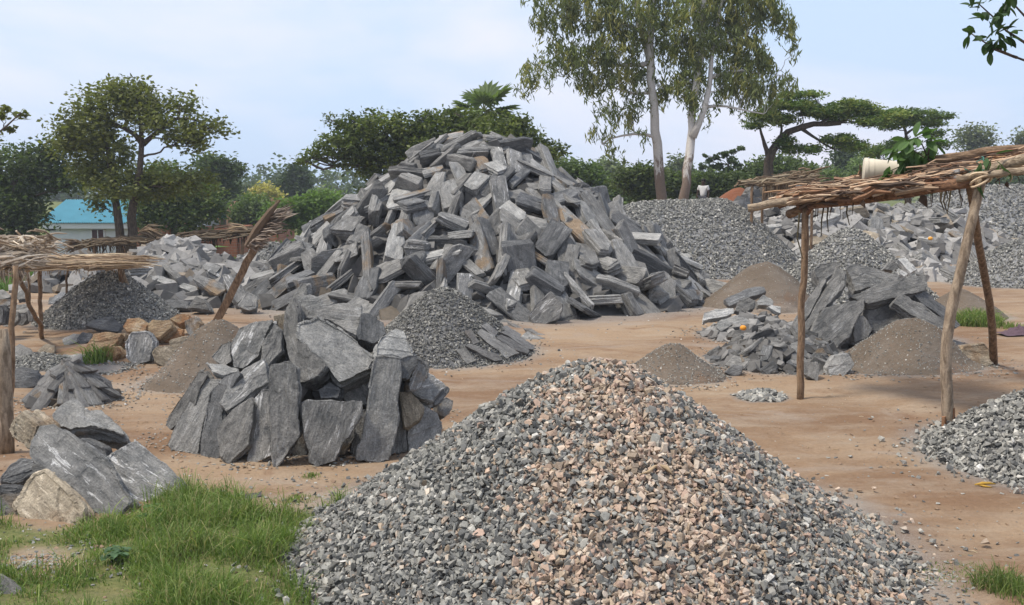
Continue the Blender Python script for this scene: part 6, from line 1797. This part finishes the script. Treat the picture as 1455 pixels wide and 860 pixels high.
# ------------------------------------------------------------------ left shelters
def left_shelter():
    base = G(60, 560)
    root = empty("straw_shelter", base, "low shelter with piled straw roof at the left edge", "shelter")
    pole(root, "pole", (13, 600), (22, 378), gd(13, 600), 10.2, .030, .028, M_WOOD, amp=.03)
    d = gd(60, 480)
    pole(root, "pole", (60, 482), (57, 378), d, d - .3, .032, .03, M_WOOD, amp=.03)
    pole(root, "brace", (62, 480), (26, 392), d, 12.2, .032, .028, M_WOOD, amp=.05)
    d = gd(188, 457)
    pole(root, "pole", (183, 452), (170, 376), d, d - .2, .034, .04, M_WOOD, amp=.03)
    pole(root, "brace", (198, 452), (171, 378), d, d - .15, .03, .03, M_WOOD_PALE, amp=.03)
    for x, y in ((41, 415), (97, 408)):
        dd = 17.5; pole(root, "pole", (x, y + 40), (x, 380), dd, dd, .02, .02, M_WOOD, amp=.03)
    m = MB()
    da, db = 14.6, 16.3
    for k in range(7):
        t = k / 6
        sticks(m, 95, P(30, 381 - 10 * t, da + 2.5 * t), P(186, 379 - 9 * t, db + 1.5 * t), (.06, .14, .02), .018, .05, (.25, .6), STRAW, lift=.09)
    hang(m, 60, P(30, 384, da), P(185, 382, db), .09, .006)
    _part(m, "thatch", M_THATCH, root)
    m = MB(); pale = np.array([(.46, .37, .27), (.38, .3, .22), (.52, .44, .34), (.3, .23, .16)])
    for k in range(5):
        t = k / 4
        sticks(m, 85, P(-40, 385 - 34 * t, 11.2 + 1.0 * t), P(40 + 18 * t, 376 - 26 * t, 12.6 + 1.0 * t), (.06, .2, .03), .030, .12, (.3, .65), pale, lift=.08, sag=.05)
    sticks(m, 60, P(-30, 352, 12), P(50, 350, 13), (.1, .3, .05), .028, .3, (.2, .5), pale, lift=.15)
    hang(m, 60, P(-20, 384, 11.2), P(40, 386, 12.4), .14, .009, pale)
    _part(m, "stalk_pile", M_THATCH, root)
left_shelter()

pl = MB(); g = G(6, 645); w_ = np.array([P(8, 648, g[1]), P(8, 600, g[1]), P(6, 550, g[1]), P(5, 500, g[1] + .02), P(2, 468, g[1] + .03)])
tube(pl, w_, [.075, .066, .062, .06, .05], 12, rough=.05)
tag(pl.build("post", M_WOOD_PALE, None, True, g), "thick pale weathered post at the left edge in front of the dark pole", "post")

def roof_only(name, label, pts_a, pts_b, d, dd, poles, n=160, mul=.6, w=.04, extra=None):
    b = P((pts_a[0] + pts_b[0]) / 2, 400, d); gz = float(T(b[0], b[1]))
    root = empty(name, (b[0], b[1], gz), label, "shelter")
    for (x, y1, dp) in poles:
        a = P(x, y1 + 30, dp); m = MB(); tube(m, wob((a[0], a[1], float(T(a[0], a[1])) - .1), P(x, y1, dp), 8, .06), .045, 6); _part(m, "pole", M_WOOD, root, True)
    m = MB()
    for k in range(4):
        t = k / 3; sticks(m, n // 4, P(pts_a[0], pts_a[1] - 3 * t, d + dd * t), P(pts_b[0], pts_b[1] - 3 * t, d + dd * t), (.1, .2, .03), w, .08, (.25, .6), STRAW * mul, lift=.12)
    hang(m, 50, P(*pts_a, d), P(*pts_b, d), .3, .02, STRAW * mul * .8)
    if extra: extra(m, d)
    _part(m, "thatch", M_THATCH, root)
    return root
def fan(m, px, py, d, n, ang0, ang1, L_, mul=.8):
    c = P(px, py, d)
    for i in range(n):
        a = R(RNG.uniform(ang0, ang1)); e = c + np.array([math.cos(a), RNG.normal(0, .25), math.sin(a)]) * L_ * RNG.uniform(.6, 1.1)
        mid = (c + e) / 2 + np.array([0, 0, .08 * L_])
        tube(m, [c, mid, e - np.array([0, 0, .08 * L_])], [.03, .025, .008], 4, STRAW[RNG.integers(6)] * mul * RNG.uniform(.6, 1.2), cap=False)
roof_only("straw_shelter", "dark straw roofed shelter before the white house", (126, 349), (180, 346), 30, 3, ((134, 342, 30), (178, 340, 30.5), (126, 345, 32)), mul=.28,
          extra=lambda m, d: (fan(m, 122, 350, d, 50, 150, 215, .7, .45)))
roof_only("straw_shelter", "dry frond shelter right of the twin trunks", (178, 343), (222, 343), 32, 2, ((212, 343, 32), (224, 345, 33)), mul=.34, n=80,
          extra=lambda m, d: (fan(m, 198, 330, d, 60, -40, 30, .8, .55)))
roof_only("straw_shelter", "sagging dark thatch shelter above the left rubble", (268, 340), (372, 332), 27, 2.5, ((284, 345, 27), (345, 340, 27), (279, 342, 29), (372, 335, 28)), mul=.24, n=200, w=.04,
          extra=lambda m, d: (fan(m, 356, 330, d, 50, 150, 190, .6, .9)))

# broken palm frond pole leaning up
def frond_pole():
    g = G(306, 458); d = g[1]
    root = empty("frond_pole", g, "slanting board pole topped by a dry brown palm frond", "pole")
    a = P(306, 460, d); b = P(378, 322, d - .5); dr = (b - a); dr /= np.linalg.norm(dr)
    e1 = np.cross(dr, [0, 1.0, 0]); e1 /= np.linalg.norm(e1); e2 = np.cross(dr, e1)
    m = MB(); n = 12; V = []
    for i in range(n):
        c = a + (b - a) * i / (n - 1) + RNG.normal(0, .006, 3); wv = .062 - .006 * i / n
        for s_, t_ in ((-1, -1), (1, -1), (1, 1), (-1, 1)): V.append(c + e1 * s_ * wv + e2 * t_ * .03)
    F = [(3, 2, 1, 0), tuple(range(n * 4 - 4, n * 4))]
    for i in range(n - 1):
        for k in range(4): F.append((i * 4 + k, i * 4 + (k + 1) % 4, i * 4 + 4 + (k + 1) % 4, i * 4 + 4 + k))
    m.add(V, F); _part(m, "board", M_WOOD, root)
    m = MB(); tube(m, [P(352, 350, d - .4), P(368, 325, d - .5), P(385, 300, d - .6), P(398, 284, d - .6)], [.07, .09, .06, .01], 7, (.13, .09, .06), rough=.1)
    dk = np.array([(.17, .13, .1), (.10, .075, .06), (.25, .2, .16), (.33, .28, .23)])
    for i in range(230):
        t = RNG.uniform(0, 1); s0 = P(352 + 36 * t, 350 - 46 * t, d - .45 + RNG.normal(0, .04))
        ex = 372 + 45 * t + RNG.uniform(-6, 8); ey = 352 - 58 * t + RNG.uniform(-8, 8)
        e = P(ex, ey, d - .5 + RNG.normal(0, .25)); c = s0 + (e - s0) * RNG.uniform(.6, 1.1)
        tube(m, [s0, (s0 + c) / 2 + RNG.normal(0, .03, 3), c], [.014, .012, .004], 4, dk[RNG.integers(4)] * RNG.uniform(.7, 1.3), cap=False)
    _part(m, "dry_frond", M_THATCH, root)
frond_pole()

# ------------------------------------------------------------------ people
def skin_body(name, pts, edges, rad, mat, parent, sub=2):
    me = bpy.data.meshes.new("tmp"); me.from_pydata([tuple(float(x) for x in p) for p in pts], edges, []); me.update()
    o = bpy.data.objects.new("tmp", me); COL.objects.link(o)
    m = o.modifiers.new("s", 'SKIN'); m.use_smooth_shade = True
    for i, r_ in enumerate(rad):
        v = me.skin_vertices[0].data[i]; v.radius = (r_, r_); v.use_root = (i == 0)
    s_ = o.modifiers.new("u", 'SUBSURF'); s_.levels = sub; s_.render_levels = sub
    dg = bpy.context.evaluated_depsgraph_get(); dg.update()
    m2 = bpy.data.meshes.new_from_object(o.evaluated_get(dg)); bpy.data.objects.remove(o)
    m2.name = name; m2.materials.clear(); m2.materials.append(mat)
    for p in m2.polygons: p.use_smooth = True
    ob = bpy.data.objects.new(name, m2); COL.objects.link(ob)
    if parent: ob.parent = parent
    return ob
M_SKIN = plain_mat("dark_skin", (.055, .032, .022), .55, .1)
M_HAIR = plain_mat("black_hair", (.012, .011, .010), .8, .1)

def person(label, loc, face, shirt, lower, scale=1.0, pose='sit', head=None, yawv=0.0):
    """seated or squatting figure; x right, y forward before turning"""
    if pose == 'sit':
        J = dict(pel=(0, 0, .16), ab=(0, .02, .32), ch=(0, .06, .50), nk=(0, .09, .62), h1=(0, .10, .70), h2=(0, .11, .79),
                 sl=(-.16, .07, .55), el=(-.22, .18, .36), wl=(-.12, .36, .30), kl=(-.16, .40, .40), al=(-.15, .42, .06), tl=(-.16, .54, .03), hl=(-.09, .03, .15),
                 sr=(.16, .07, .55), er=(.22, .18, .36), wr=(.12, .36, .32), kr=(.16, .40, .40), ar=(.15, .42, .06), tr=(.16, .54, .03), hr=(.09, .03, .15))
    else:
        J = dict(pel=(0, 0, .92), ab=(0, .0, 1.08), ch=(0, .0, 1.28), nk=(0, 0, 1.42), h1=(0, .01, 1.50), h2=(0, .02, 1.60),
                 sl=(-.18, 0, 1.36), el=(-.24, .02, 1.08), wl=(-.24, .10, .86), kl=(-.11, .02, .50), al=(-.11, -.02, .08), tl=(-.12, .12, .03), hl=(-.09, 0, .88),
                 sr=(.18, 0, 1.36), er=(.24, .02, 1.08), wr=(.24, .10, .86), kr=(.11, .02, .50), ar=(.11, -.02, .08), tr=(.12, .12, .03), hr=(.09, 0, .88))
    rad = dict(pel=.12, ab=.105, ch=.12, nk=.05, h1=.075, h2=.085, sl=.05, el=.038, wl=.026, kl=.055, al=.035, tl=.03, hl=.08, sr=.05, er=.038, wr=.026, kr=.055, ar=.035, tr=.03, hr=.08)
    root = empty("person", loc, label, "person", None, yawv)
    root.scale = (scale,) * 3
    names = list(J); ix = {k: i for i, k in enumerate(names)}
    E = [('pel', 'ab'), ('ab', 'ch'), ('ch', 'nk'), ('nk', 'h1'), ('h1', 'h2')]
    for s_ in 'lr': E += [('ch', 's' + s_), ('s' + s_, 'e' + s_), ('e' + s_, 'w' + s_), ('pel', 'h' + s_), ('h' + s_, 'k' + s_), ('k' + s_, 'a' + s_), ('a' + s_, 't' + s_)]
    pts = [J[k] for k in names]; rd = [rad[k] for k in names]; edges = [(ix[a], ix[b]) for a, b in E]
    # hands: palm, thumb and four bent fingers each
    for s_, sg in (('l', -1), ('r', 1)):
        w_ = np.array(J['w' + s_]); e_ = np.array(J['e' + s_]); dv = (w_ - e_) / np.linalg.norm(w_ - e_)
        pm = w_ + dv * .05; pts.append(tuple(pm)); rd.append(.022); ip = len(pts) - 1; edges.append((ix['w' + s_], ip))
        for f, (off, ln) in enumerate(((-.024, .055), (-.008, .065), (.008, .062), (.024, .05))):
            q = pm + np.array([off, 0, 0]) + dv * .035; t_ = q + dv * ln * .6 + np.array([0, 0, -.02])
            pts += [tuple(q), tuple(t_)]; rd += [.009, .007]; edges += [(ip, len(pts) - 2), (len(pts) - 2, len(pts) - 1)]
        q = pm + np.array([-sg * .035, 0, 0]) + dv * .015; pts.append(tuple(q)); rd.append(.009); edges.append((ip, len(pts) - 1))
    skin_body("body", pts, edges, rd, M_SKIN, root)
    if shirt:
        k_ = ['pel', 'ab', 'ch', 'nk', 'sl', 'el', 'sr', 'er']; i2 = {k: i for i, k in enumerate(k_)}
        p2 = [J[k] for k in k_]; p2[3] = tuple(np.array(J['ch']) * .35 + np.array(J['nk']) * .65)
        p2[5] = tuple(np.array(J['sl']) * .4 + np.array(J['el']) * .6); p2[7] = tuple(np.array(J['sr']) * .4 + np.array(J['er']) * .6)
        skin_body("shirt", p2, [(0, 1), (1, 2), (2, 3), (2, 4), (4, 5), (2, 6), (6, 7)], [.145, .13, .145, .075, .072, .06, .072, .06], plain_mat("cloth_top", shirt, .9, .25, 10), root)
    if lower:
        p2 = [J['pel'], J['hl'], J['kl'], tuple(np.array(J['kl']) * .4 + np.array(J['al']) * .6), J['hr'], J['kr'], tuple(np.array(J['kr']) * .4 + np.array(J['ar']) * .6)]
        skin_body("trousers", p2, [(0, 1), (1, 2), (2, 3), (0, 4), (4, 5), (5, 6)], [.15, .11, .085, .07, .11, .085, .07], plain_mat("cloth_lower", lower, .9, .25, 10), root)
    h = np.array(J['h2'])
    m = MB(); V = []; F = []; n1, n2 = 8, 12
    for i in range(n1 + 1):
        th = math.pi * .62 * i / n1
        for j in range(n2):
            ph = 2 * math.pi * j / n2
            V.append(h + np.array([.098 * math.sin(th) * math.cos(ph), -.02 + .105 * math.sin(th) * math.sin(ph), -.005 + .105 * math.cos(th)]))
    for i in range(n1):
        for j in range(n2): F.append((i * n2 + j, i * n2 + (j + 1) % n2, (i + 1) * n2 + (j + 1) % n2, (i + 1) * n2 + j))
    V = np.array(V); V[:, 1] -= np.clip((h[2] + .03 - V[:, 2]) * .5, 0, .05)
    m.add(V, F); o = m.build("headscarf" if head else "hair", plain_mat("scarf_cloth", head, .9) if head else M_HAIR, root, True)
    # face: eyes, nose, mouth, ears sit on the head
    f = MB()
    for sg in (-1, 1): tube(f, [h + [sg * .03, .078, -.02], h + [sg * .03, .088, -.02]], [.010, .004], 6)
    _ = f.build("eyes", plain_mat("eye_white", (.5, .48, .45), .4), root, True)
    f = MB(); tube(f, [h + [0, .078, -.02], h + [0, .106, -.05], h + [0, .085, -.056]], [.006, .012, .010], 6)
    for sg in (-1, 1): tube(f, [h + [sg * .086, .0, -.01], h + [sg * .1, -.01, -.03], h + [sg * .088, .0, -.055]], [.007, .010, .006], 6)
    tube(f, [h + [-.022, .078, -.078], h + [0, .085, -.08], h + [.022, .078, -.078]], [.005, .008, .005], 6)
    f.build("face_features", M_SKIN, root, True)
    return root
a = P(194, 372, 31); person("child in yellow shirt sitting beside the twin trunked tree", (a[0], a[1], P(194, 390, 31)[2]), 0, (.55, .36, .02), (.03, .05, .09), .95, 'sit', None, R(200))
bx = MB(); box(bx, (a[0], a[1] - .05, (P(194, 390, 31)[2] + float(T(a[0], a[1]))) / 2), .5, .5, P(194, 390, 31)[2] - float(T(a[0], a[1])) + .12)
a = P(80, 414, 29.5); gz = float(T(a[0], a[1])); person("seated worker in red headscarf and red top under the straw roof", (a[0], a[1], gz), 0, (.22, .03, .035), (.03, .03, .035), 1.05, 'sit', (.45, .03, .03), R(190))
a = P(70, 410, 30.3); gz = float(T(a[0], a[1])); person("worker in blue top squatting behind the red scarfed worker", (a[0], a[1], gz), 0, (.02, .16, .42), (.02, .02, .03), 1.1, 'sit', (.02, .14, .36), R(150))
a = P(86, 412, 28.8); gz = float(T(a[0], a[1])); person("small child in green and white sitting before the red scarfed worker", (a[0], a[1], gz), 0, (.25, .42, .28), (.25, .03, .03), .7, 'sit', None, R(170))
a = P(999, 290, 40); gz = float(T(a[0], a[1])); person("person in white shirt standing behind the long gravel heap", (a[0], a[1], gz), 0, (.6, .6, .6), (.05, .05, .06), .97, 'stand', None, R(150))

# blue cloths hung under the straw roof
def cloth(name, label, c, w_, h_, col, cat="cloth"):
    m = MB(); n = 14; V = []
    for i in range(n):
        for j in range(n):
            V.append(c + np.array([w_ * (i / (n - 1) - .5), .10 * math.sin(i * 1.3) + .02 * math.sin(j * 2.), -h_ * j / (n - 1) * (1 + .12 * math.sin(i * .9))]))
    F = []
    for i in range(n - 1):
        for j in range(n - 1): a_ = i * n + j; F.append((a_, a_ + 1, a_ + n + 1, a_ + n))
    m.add(V, F); V2 = [v + np.array([0, .012, 0]) for v in V]; m.add(V2, [f[::-1] for f in F])
    tag(m.build(name, plain_mat("cloth_" + name, col, .9, .3, 6), None, True, c), label, cat)
cloth("cloth", "bright blue sheet hanging left of the seated workers", P(74, 381, 31), .55, .75, (.02, .2, .5))
cloth("cloth", "dark blue cloth hanging at the middle of the straw roof", P(119, 380, 27), .6, .18, (.02, .07, .18))
cloth("cloth", "small blue cloth hanging near the gravel heap under the straw roof", P(137, 378, 27), .22, .22, (.02, .12, .32))

# ------------------------------------------------------------------ small litter
def orb(name, label, c, r_, col, cat, sq=.9):
    bm = bmesh.new(); bmesh.ops.create_uvsphere(bm, u_segments=16, v_segments=10, radius=r_)
    for v in bm.verts:
        v.co.z *= sq; k = math.exp(-((abs(v.co.z) - r_ * sq) / (r_ * .18)) ** 2); v.co.z *= 1 - .12 * k
    me = bpy.data.meshes.new(name); bm.to_mesh(me); bm.free(); me.materials.append(plain_mat(name + "_skin", col, .5, .2, 20))
    for p in me.polygons: p.use_smooth = True
    o = bpy.data.objects.new(name, me); COL.objects.link(o); o.location = [float(x) for x in c]; tag(o, label, cat)
orb("orange_fruit", "round orange fruit on the loose stones left of the thin pole", P(1056, 466, 14.75), .048, (.75, .3, .03), "fruit")
orb("orange_fruit", "far orange fruit at the edge of the rocks under the roof", P(1322, 339, 26.0), .06, (.7, .33, .05), "fruit")
g = G(1400, 692); m = MB()
tube(m, [g + [-.085, 0, .012], g + [-.03, -.01, .026], g + [.03, 0, .024], g + [.09, .02, .012]], [.006, .014, .012, .004], 7); tube(m, [g + [-.06, .0, .012], g + [-.02, -.04, .012], g + [.03, -.05, .006]], [.005, .010, .003], 6)
tag(m.build("banana_peel", plain_mat("banana_yellow", (.42, .25, .04), .6, .6, 25), None, True, g), "yellow brown banana peel lying on the path", "banana peel")
g = G(1447, 476); m = MB(); n = 26; V = []
for i in range(n):
    for j in range(n):
        x, y = (i / (n - 1) - .5), (j / (n - 1) - .5); f_ = math.exp(-(x * x + y * y) * 9)
        V.append(g + np.array([x * .55, y * .42, .01 + .11 * f_ * (1 + .6 * noise.noise(Vector((x * 9, y * 9, 3)))) + .035 * noise.noise(Vector((x * 17, y * 17, 0))) * (f_ + .2)]))
m.add(V, [(i * n + j, i * n + j + 1, (i + 1) * n + j + 1, (i + 1) * n + j) for i in range(n - 1) for j in range(n - 1)])
tag(m.build("cloth", plain_mat("purple_cloth", (.10, .065, .08), .95, .5, 14), None, True, g), "crumpled dark purple cloth on the ground at the right edge", "cloth")
# curled dry bark on the front heap
x_, y_ = 6.15, 0
def on_front(px, py):
    r_ = ray(px, py); t = 2.0
    while CAM_H + r_[2] * t > float(H_FRONT.z(r_[0] * t, r_[1] * t)) + .02: t += .005
    return r_ * t + np.array([0, 0, CAM_H])
m = MB()
w_ = np.array([on_front(x, y) for x, y in ((912, 676), (922, 673), (930, 666), (936, 664), (948, 668), (955, 676))]); w_[:, 2] += .012
tube(m, w_, [.004, .009, .011, .009, .012, .004], 6, rough=.3)
tag(m.build("bark_curl", plain_mat("dry_husk", (.42, .31, .19), .9), None, True, w_.mean(0)), "curled dry husk lying on the pink and grey foreground heap", "husk")

# ------------------------------------------------------------------ grass
GC = np.array([(.13, .20, .045), (.18, .25, .065), (.10, .165, .038), (.24, .29, .09), (.34, .30, .15), (.15, .21, .065)])
def blades(mb, base, h, w_, lean=.35, cols=GC, p=(.23, .24, .15, .17, .12, .09), face=None):
    n = len(base)
    a = RNG.uniform(0, 2 * math.pi, n); ld = np.stack([np.cos(a), np.sin(a), np.zeros(n)], 1)
    l_ = np.abs(RNG.normal(0, lean, n))[:, None]
    b = RNG.uniform(0, 2 * math.pi, n); sd = np.stack([np.cos(b), np.sin(b), np.zeros(n)], 1) * (w_ * .5)[:, None]
    H = h[:, None]; up = np.array([0, 0, 1.0])
    m1 = base + up * H * .5 + ld * l_ * H * .25; m2 = base + up * H * .82 + ld * l_ * H * .65; tp = base + up * H * (1.0 - .35 * l_) + ld * l_ * H * 1.15
    V = np.stack([base - sd, base + sd, m1 + sd * .85, m1 - sd * .85, m2 + sd * .5, m2 - sd * .5, tp], 1).reshape(-1, 3)
    F4 = np.array([[0, 1, 2, 3], [3, 2, 4, 5]]); i = (np.arange(n) * 7)[:, None, None]
    c = cols[RNG.choice(len(cols), n, p=p)] * RNG.uniform(.75, 1.25, (n, 1))
    mb.add(V, (F4[None] + i).reshape(-1, 4), np.repeat(c, 7, 0))
    # tips share the blades' vertices
    off = mb.n - len(V)
    F3 = (np.array([[5, 4, 6]])[None] + i).reshape(-1, 3)
    mb.loops.append((F3 + off).ravel().astype(np.int32)); mb.tot.append(np.full(len(F3), 3, np.int32))

def verge():
    mb = MB(); n = 260000
    x = RNG.uniform(-5.2, -0.2, n); y = RNG.uniform(3.6, 9.0, n)
    f = grass_fac(x, y)
    pn = 0.5 + 0.5 * np.sin(x * 3.1 + 1.3 * np.sin(y * 2.3)) * np.cos(y * 2.7 + 1.1 * np.sin(x * 1.9))
    ptn = np.array([noise.noise(Vector((a * 2.4, b * 2.4, 5))) for a, b in zip(x[::1], y[::1])])
    px, py = PX(np.stack([x, y, T(x, y)]))
    lush = np.clip(0.42 + 1.3 * ptn + .35 * np.array([noise.noise(Vector((a * 9, b * 9, 8))) for a, b in zip(x, y)]) + 0.5 * np.exp(-((px - 300) / 110) ** 2) + .3 * np.exp(-((py - 725) / 22) ** 2), .06, 1.2)
    thin = 1 - 0.6 * np.exp(-(((px - 100) / 130) ** 2 + ((py - 775) / 28) ** 2))      # cropped short near the rocks' foot
    keep = RNG.uniform(0, 1, n) < f * lush * 0.75
    # keep clear of the gravel heap
    keep &= (H_FRONT.rad(x, y) / H_FRONT.r > 0.97)
    x, y, lush, thin = x[keep], y[keep], lush[keep], thin[keep]
    print("blades", len(x))
    h = (0.018 + 0.098 * lush ** 1.4 * thin) * RNG.lognormal(-.1, .4, len(x)).clip(.3, 1.9)
    blades(mb, np.stack([x, y, T(x, y) - .005], 1), h, .0055 * RNG.uniform(.6, 1.5, len(x)) , .75)
    tag(mb.build("grass", M_GRASS, None), "bright green grass verge at the lower left", "grass", None, 'stuff')
verge()

def tuft(label, c, r_, n, h, w_=.006, group=None, cols=GC, lean=.45, name="grass_tuft"):
    mb = MB(); a = RNG.uniform(0, 2 * math.pi, n); q = r_ * RNG.uniform(0, 1, n) ** .6
    x = c[0] + np.cos(a) * q; y = c[1] + np.sin(a) * q
    hh = h * RNG.uniform(.4, 1.15, n) * (1 - .45 * q / r_)
    blades(mb, np.stack([x, y, T(x, y) - .005], 1), hh, w_ * RNG.uniform(.7, 1.4, n), lean, cols)
    tag(mb.build(name, M_GRASS, None, False, c), label, "grass tuft", group)
tuft("thick grass tuft between the two right shelter poles", G(1385, 462), .42, 2600, .34, .010, lean=.8)
tuft("thin straggly grass right of the thick tuft", G(1432, 466), .3, 300, .14, .008)
tuft("grass tuft at the foot of the orange boulders", G(138, 515), .2, 190, .36, .014, lean=.9)
tuft("grass sprig beside the left shelter's right pole", G(188, 452), .2, 120, .36, .014)
tuft("dark grass tuft in the bottom right corner", G(1420, 838), .15, 420, .20, .005, cols=GC * .75, lean=.9)
tuft("pale dry grass blades by the bottom right tuft", G(1452, 850), .16, 320, .16, .004)
tuft("short green sprout at the right foot of the foreground heap", G(1245, 792), .05, 60, .12, .005)
tuft("tiny grass sprig on the bare ground before the slab pile", G(442, 677), .08, 120, .04, .006)
tuft("small flat weed left of the foreground heap's upper edge", G(425, 712), .14, 300, .05, .005)
tuft("low grass wisp close to the lone slate flake", G(345, 738), .25, 500, .05, .005)
tuft("sparse grass in the bottom right, left of the dark tuft", G(1370, 822), .28, 500, .04, .004)

def far_grass():
    mb = MB(); n = 26000
    x = RNG.uniform(-32, -6, n); y = RNG.uniform(33, 64, n); a = x / y
    k = (a < -.2); x, y = x[k], y[k]
    blades(mb, np.stack([x, y, T(x, y)], 1), RNG.uniform(.2, .6, len(x)), RNG.uniform(.05, .12, len(x)), .4, np.array([(.14, .24, .05), (.19, .28, .07), (.11, .2, .04), (.22, .29, .09), (.2, .2, .08), (.14, .24, .06)]))
    tag(mb.build("meadow_grass", M_GRASS, None), "bright meadow grass beyond the left rubble", "grass", None, 'stuff')
far_grass()

def weed(label, px, py, n, L_, W_, h, name="weed", col=(.075, .15, .04)):
    g = G(px, py); root = empty(name, g, label, "weed")
    st = MB(); lf = MB()
    for i in range(n):
        a = RNG.uniform(0, 2 * math.pi); r_ = h * RNG.uniform(.2, 1.1)
        e = g + np.array([math.cos(a) * r_, math.sin(a) * r_, h * RNG.uniform(.4, 1.0)])
        tube(st, [g, (g + e) / 2 + [0, 0, .02], e], [.003, .0025, .0015], 4)
        for j in range(3): big_leaf(lf, e, np.array([math.cos(a + j * 2.1), math.sin(a + j * 2.1), .1]), L_ * RNG.uniform(.7, 1.2), W_, col)
    _part(st, "stem", plain_mat("green_stem", (.09, .14, .05), .7), root, True); _part(lf, "leaves", M_LEAF, root)
weed("broad leaved weed below the square veined slab", 225, 745, 12, .05, .028, .12)
weed("low round leaved weed with bluish leaves in the grass", 160, 800, 18, .055, .04, .09, col=(.09, .16, .075))
weed("leafy weed at the bottom edge under the foreground heap", 525, 858, 9, .05, .03, .06)
weed("small bright leafed weed at the heap's bottom left foot", 715, 862, 6, .045, .03, .05)

# banana like leaves by the low brick building
def plantain():
    d = 40; b = P(262, 345, d); gz = float(T(b[0], b[1])); root = empty("plantain", (b[0], b[1], gz), "young plantain plant with long leaves right of the brick building", "plant")
    st = MB(); tube(st, [(b[0], b[1], gz - .05), (b[0], b[1], gz + 1.2)], [.12, .08], 8); _part(st, "stem", plain_mat("plantain_stem", (.14, .18, .07), .7), root, True)
    lf = MB()
    for i in range(9):
        a = i * 2.4; big_leaf(lf, np.array([b[0], b[1], gz + 1.1]), np.array([math.cos(a), .5 * math.sin(a), .8]), 1.5 * RNG.uniform(.7, 1.1), .38, (.11, .2, .05), .8)
    _part(lf, "leaves", M_LEAF, root)
plantain()

def litter():
    mb = MB(); n = 420
    for i in range(n):
        if i < 160: x, y = RNG.uniform(-4.5, -0.5), RNG.uniform(6.6, 13)
        elif i < 330: x, y = RNG.uniform(1.5, 6.5), RNG.uniform(6.0, 15)
        else: x, y = RNG.uniform(-3, 0), RNG.uniform(5.6, 7.6)
        if H_FRONT.rad(x, y) < H_FRONT.r * 1.1: continue
        z = float(T(x, y)) + .006; a = RNG.uniform(0, 6.28); L_ = RNG.uniform(.015, .07) * (1.6 if RNG.uniform() < .1 else 1)
        d = np.array([math.cos(a), math.sin(a), 0]) * L_
        tube(mb, [np.array([x, y, z]) - d * .5, np.array([x, y, z + .006]) + RNG.normal(0, .004, 3), np.array([x, y, z]) + d * .5], [.002, .0035, .0015], 4, STRAW[RNG.integers(6)] * RNG.uniform(.5, 1.1), cap=False)
    tag(mb.build("twig_litter", M_THATCH, None), "bits of dry twig and straw scattered over the bare ground", "litter", None, 'stuff')
litter()
# ------------------------------------------------------------------ haze
hz = MB(); box(hz, (0, 117, 13.5), 530, 300, 34.0)
mh = bpy.data.materials.new("pale_haze"); mh.use_nodes = True; n_ = mh.node_tree; n_.nodes.clear()
oo = n_.nodes.new("ShaderNodeOutputMaterial"); vv = n_.nodes.new("ShaderNodeVolumePrincipled")
vv.inputs['Color'].default_value = (0.82, 0.9, 1.0, 1); vv.inputs['Density'].default_value = 0.0009; vv.inputs['Anisotropy'].default_value = 0.2
n_.links.new(vv.outputs[0], oo.inputs['Volume'])
ho = hz.build("haze", mh, None); tag(ho, "thin pale haze over the whole yard", "haze", None, 'stuff')
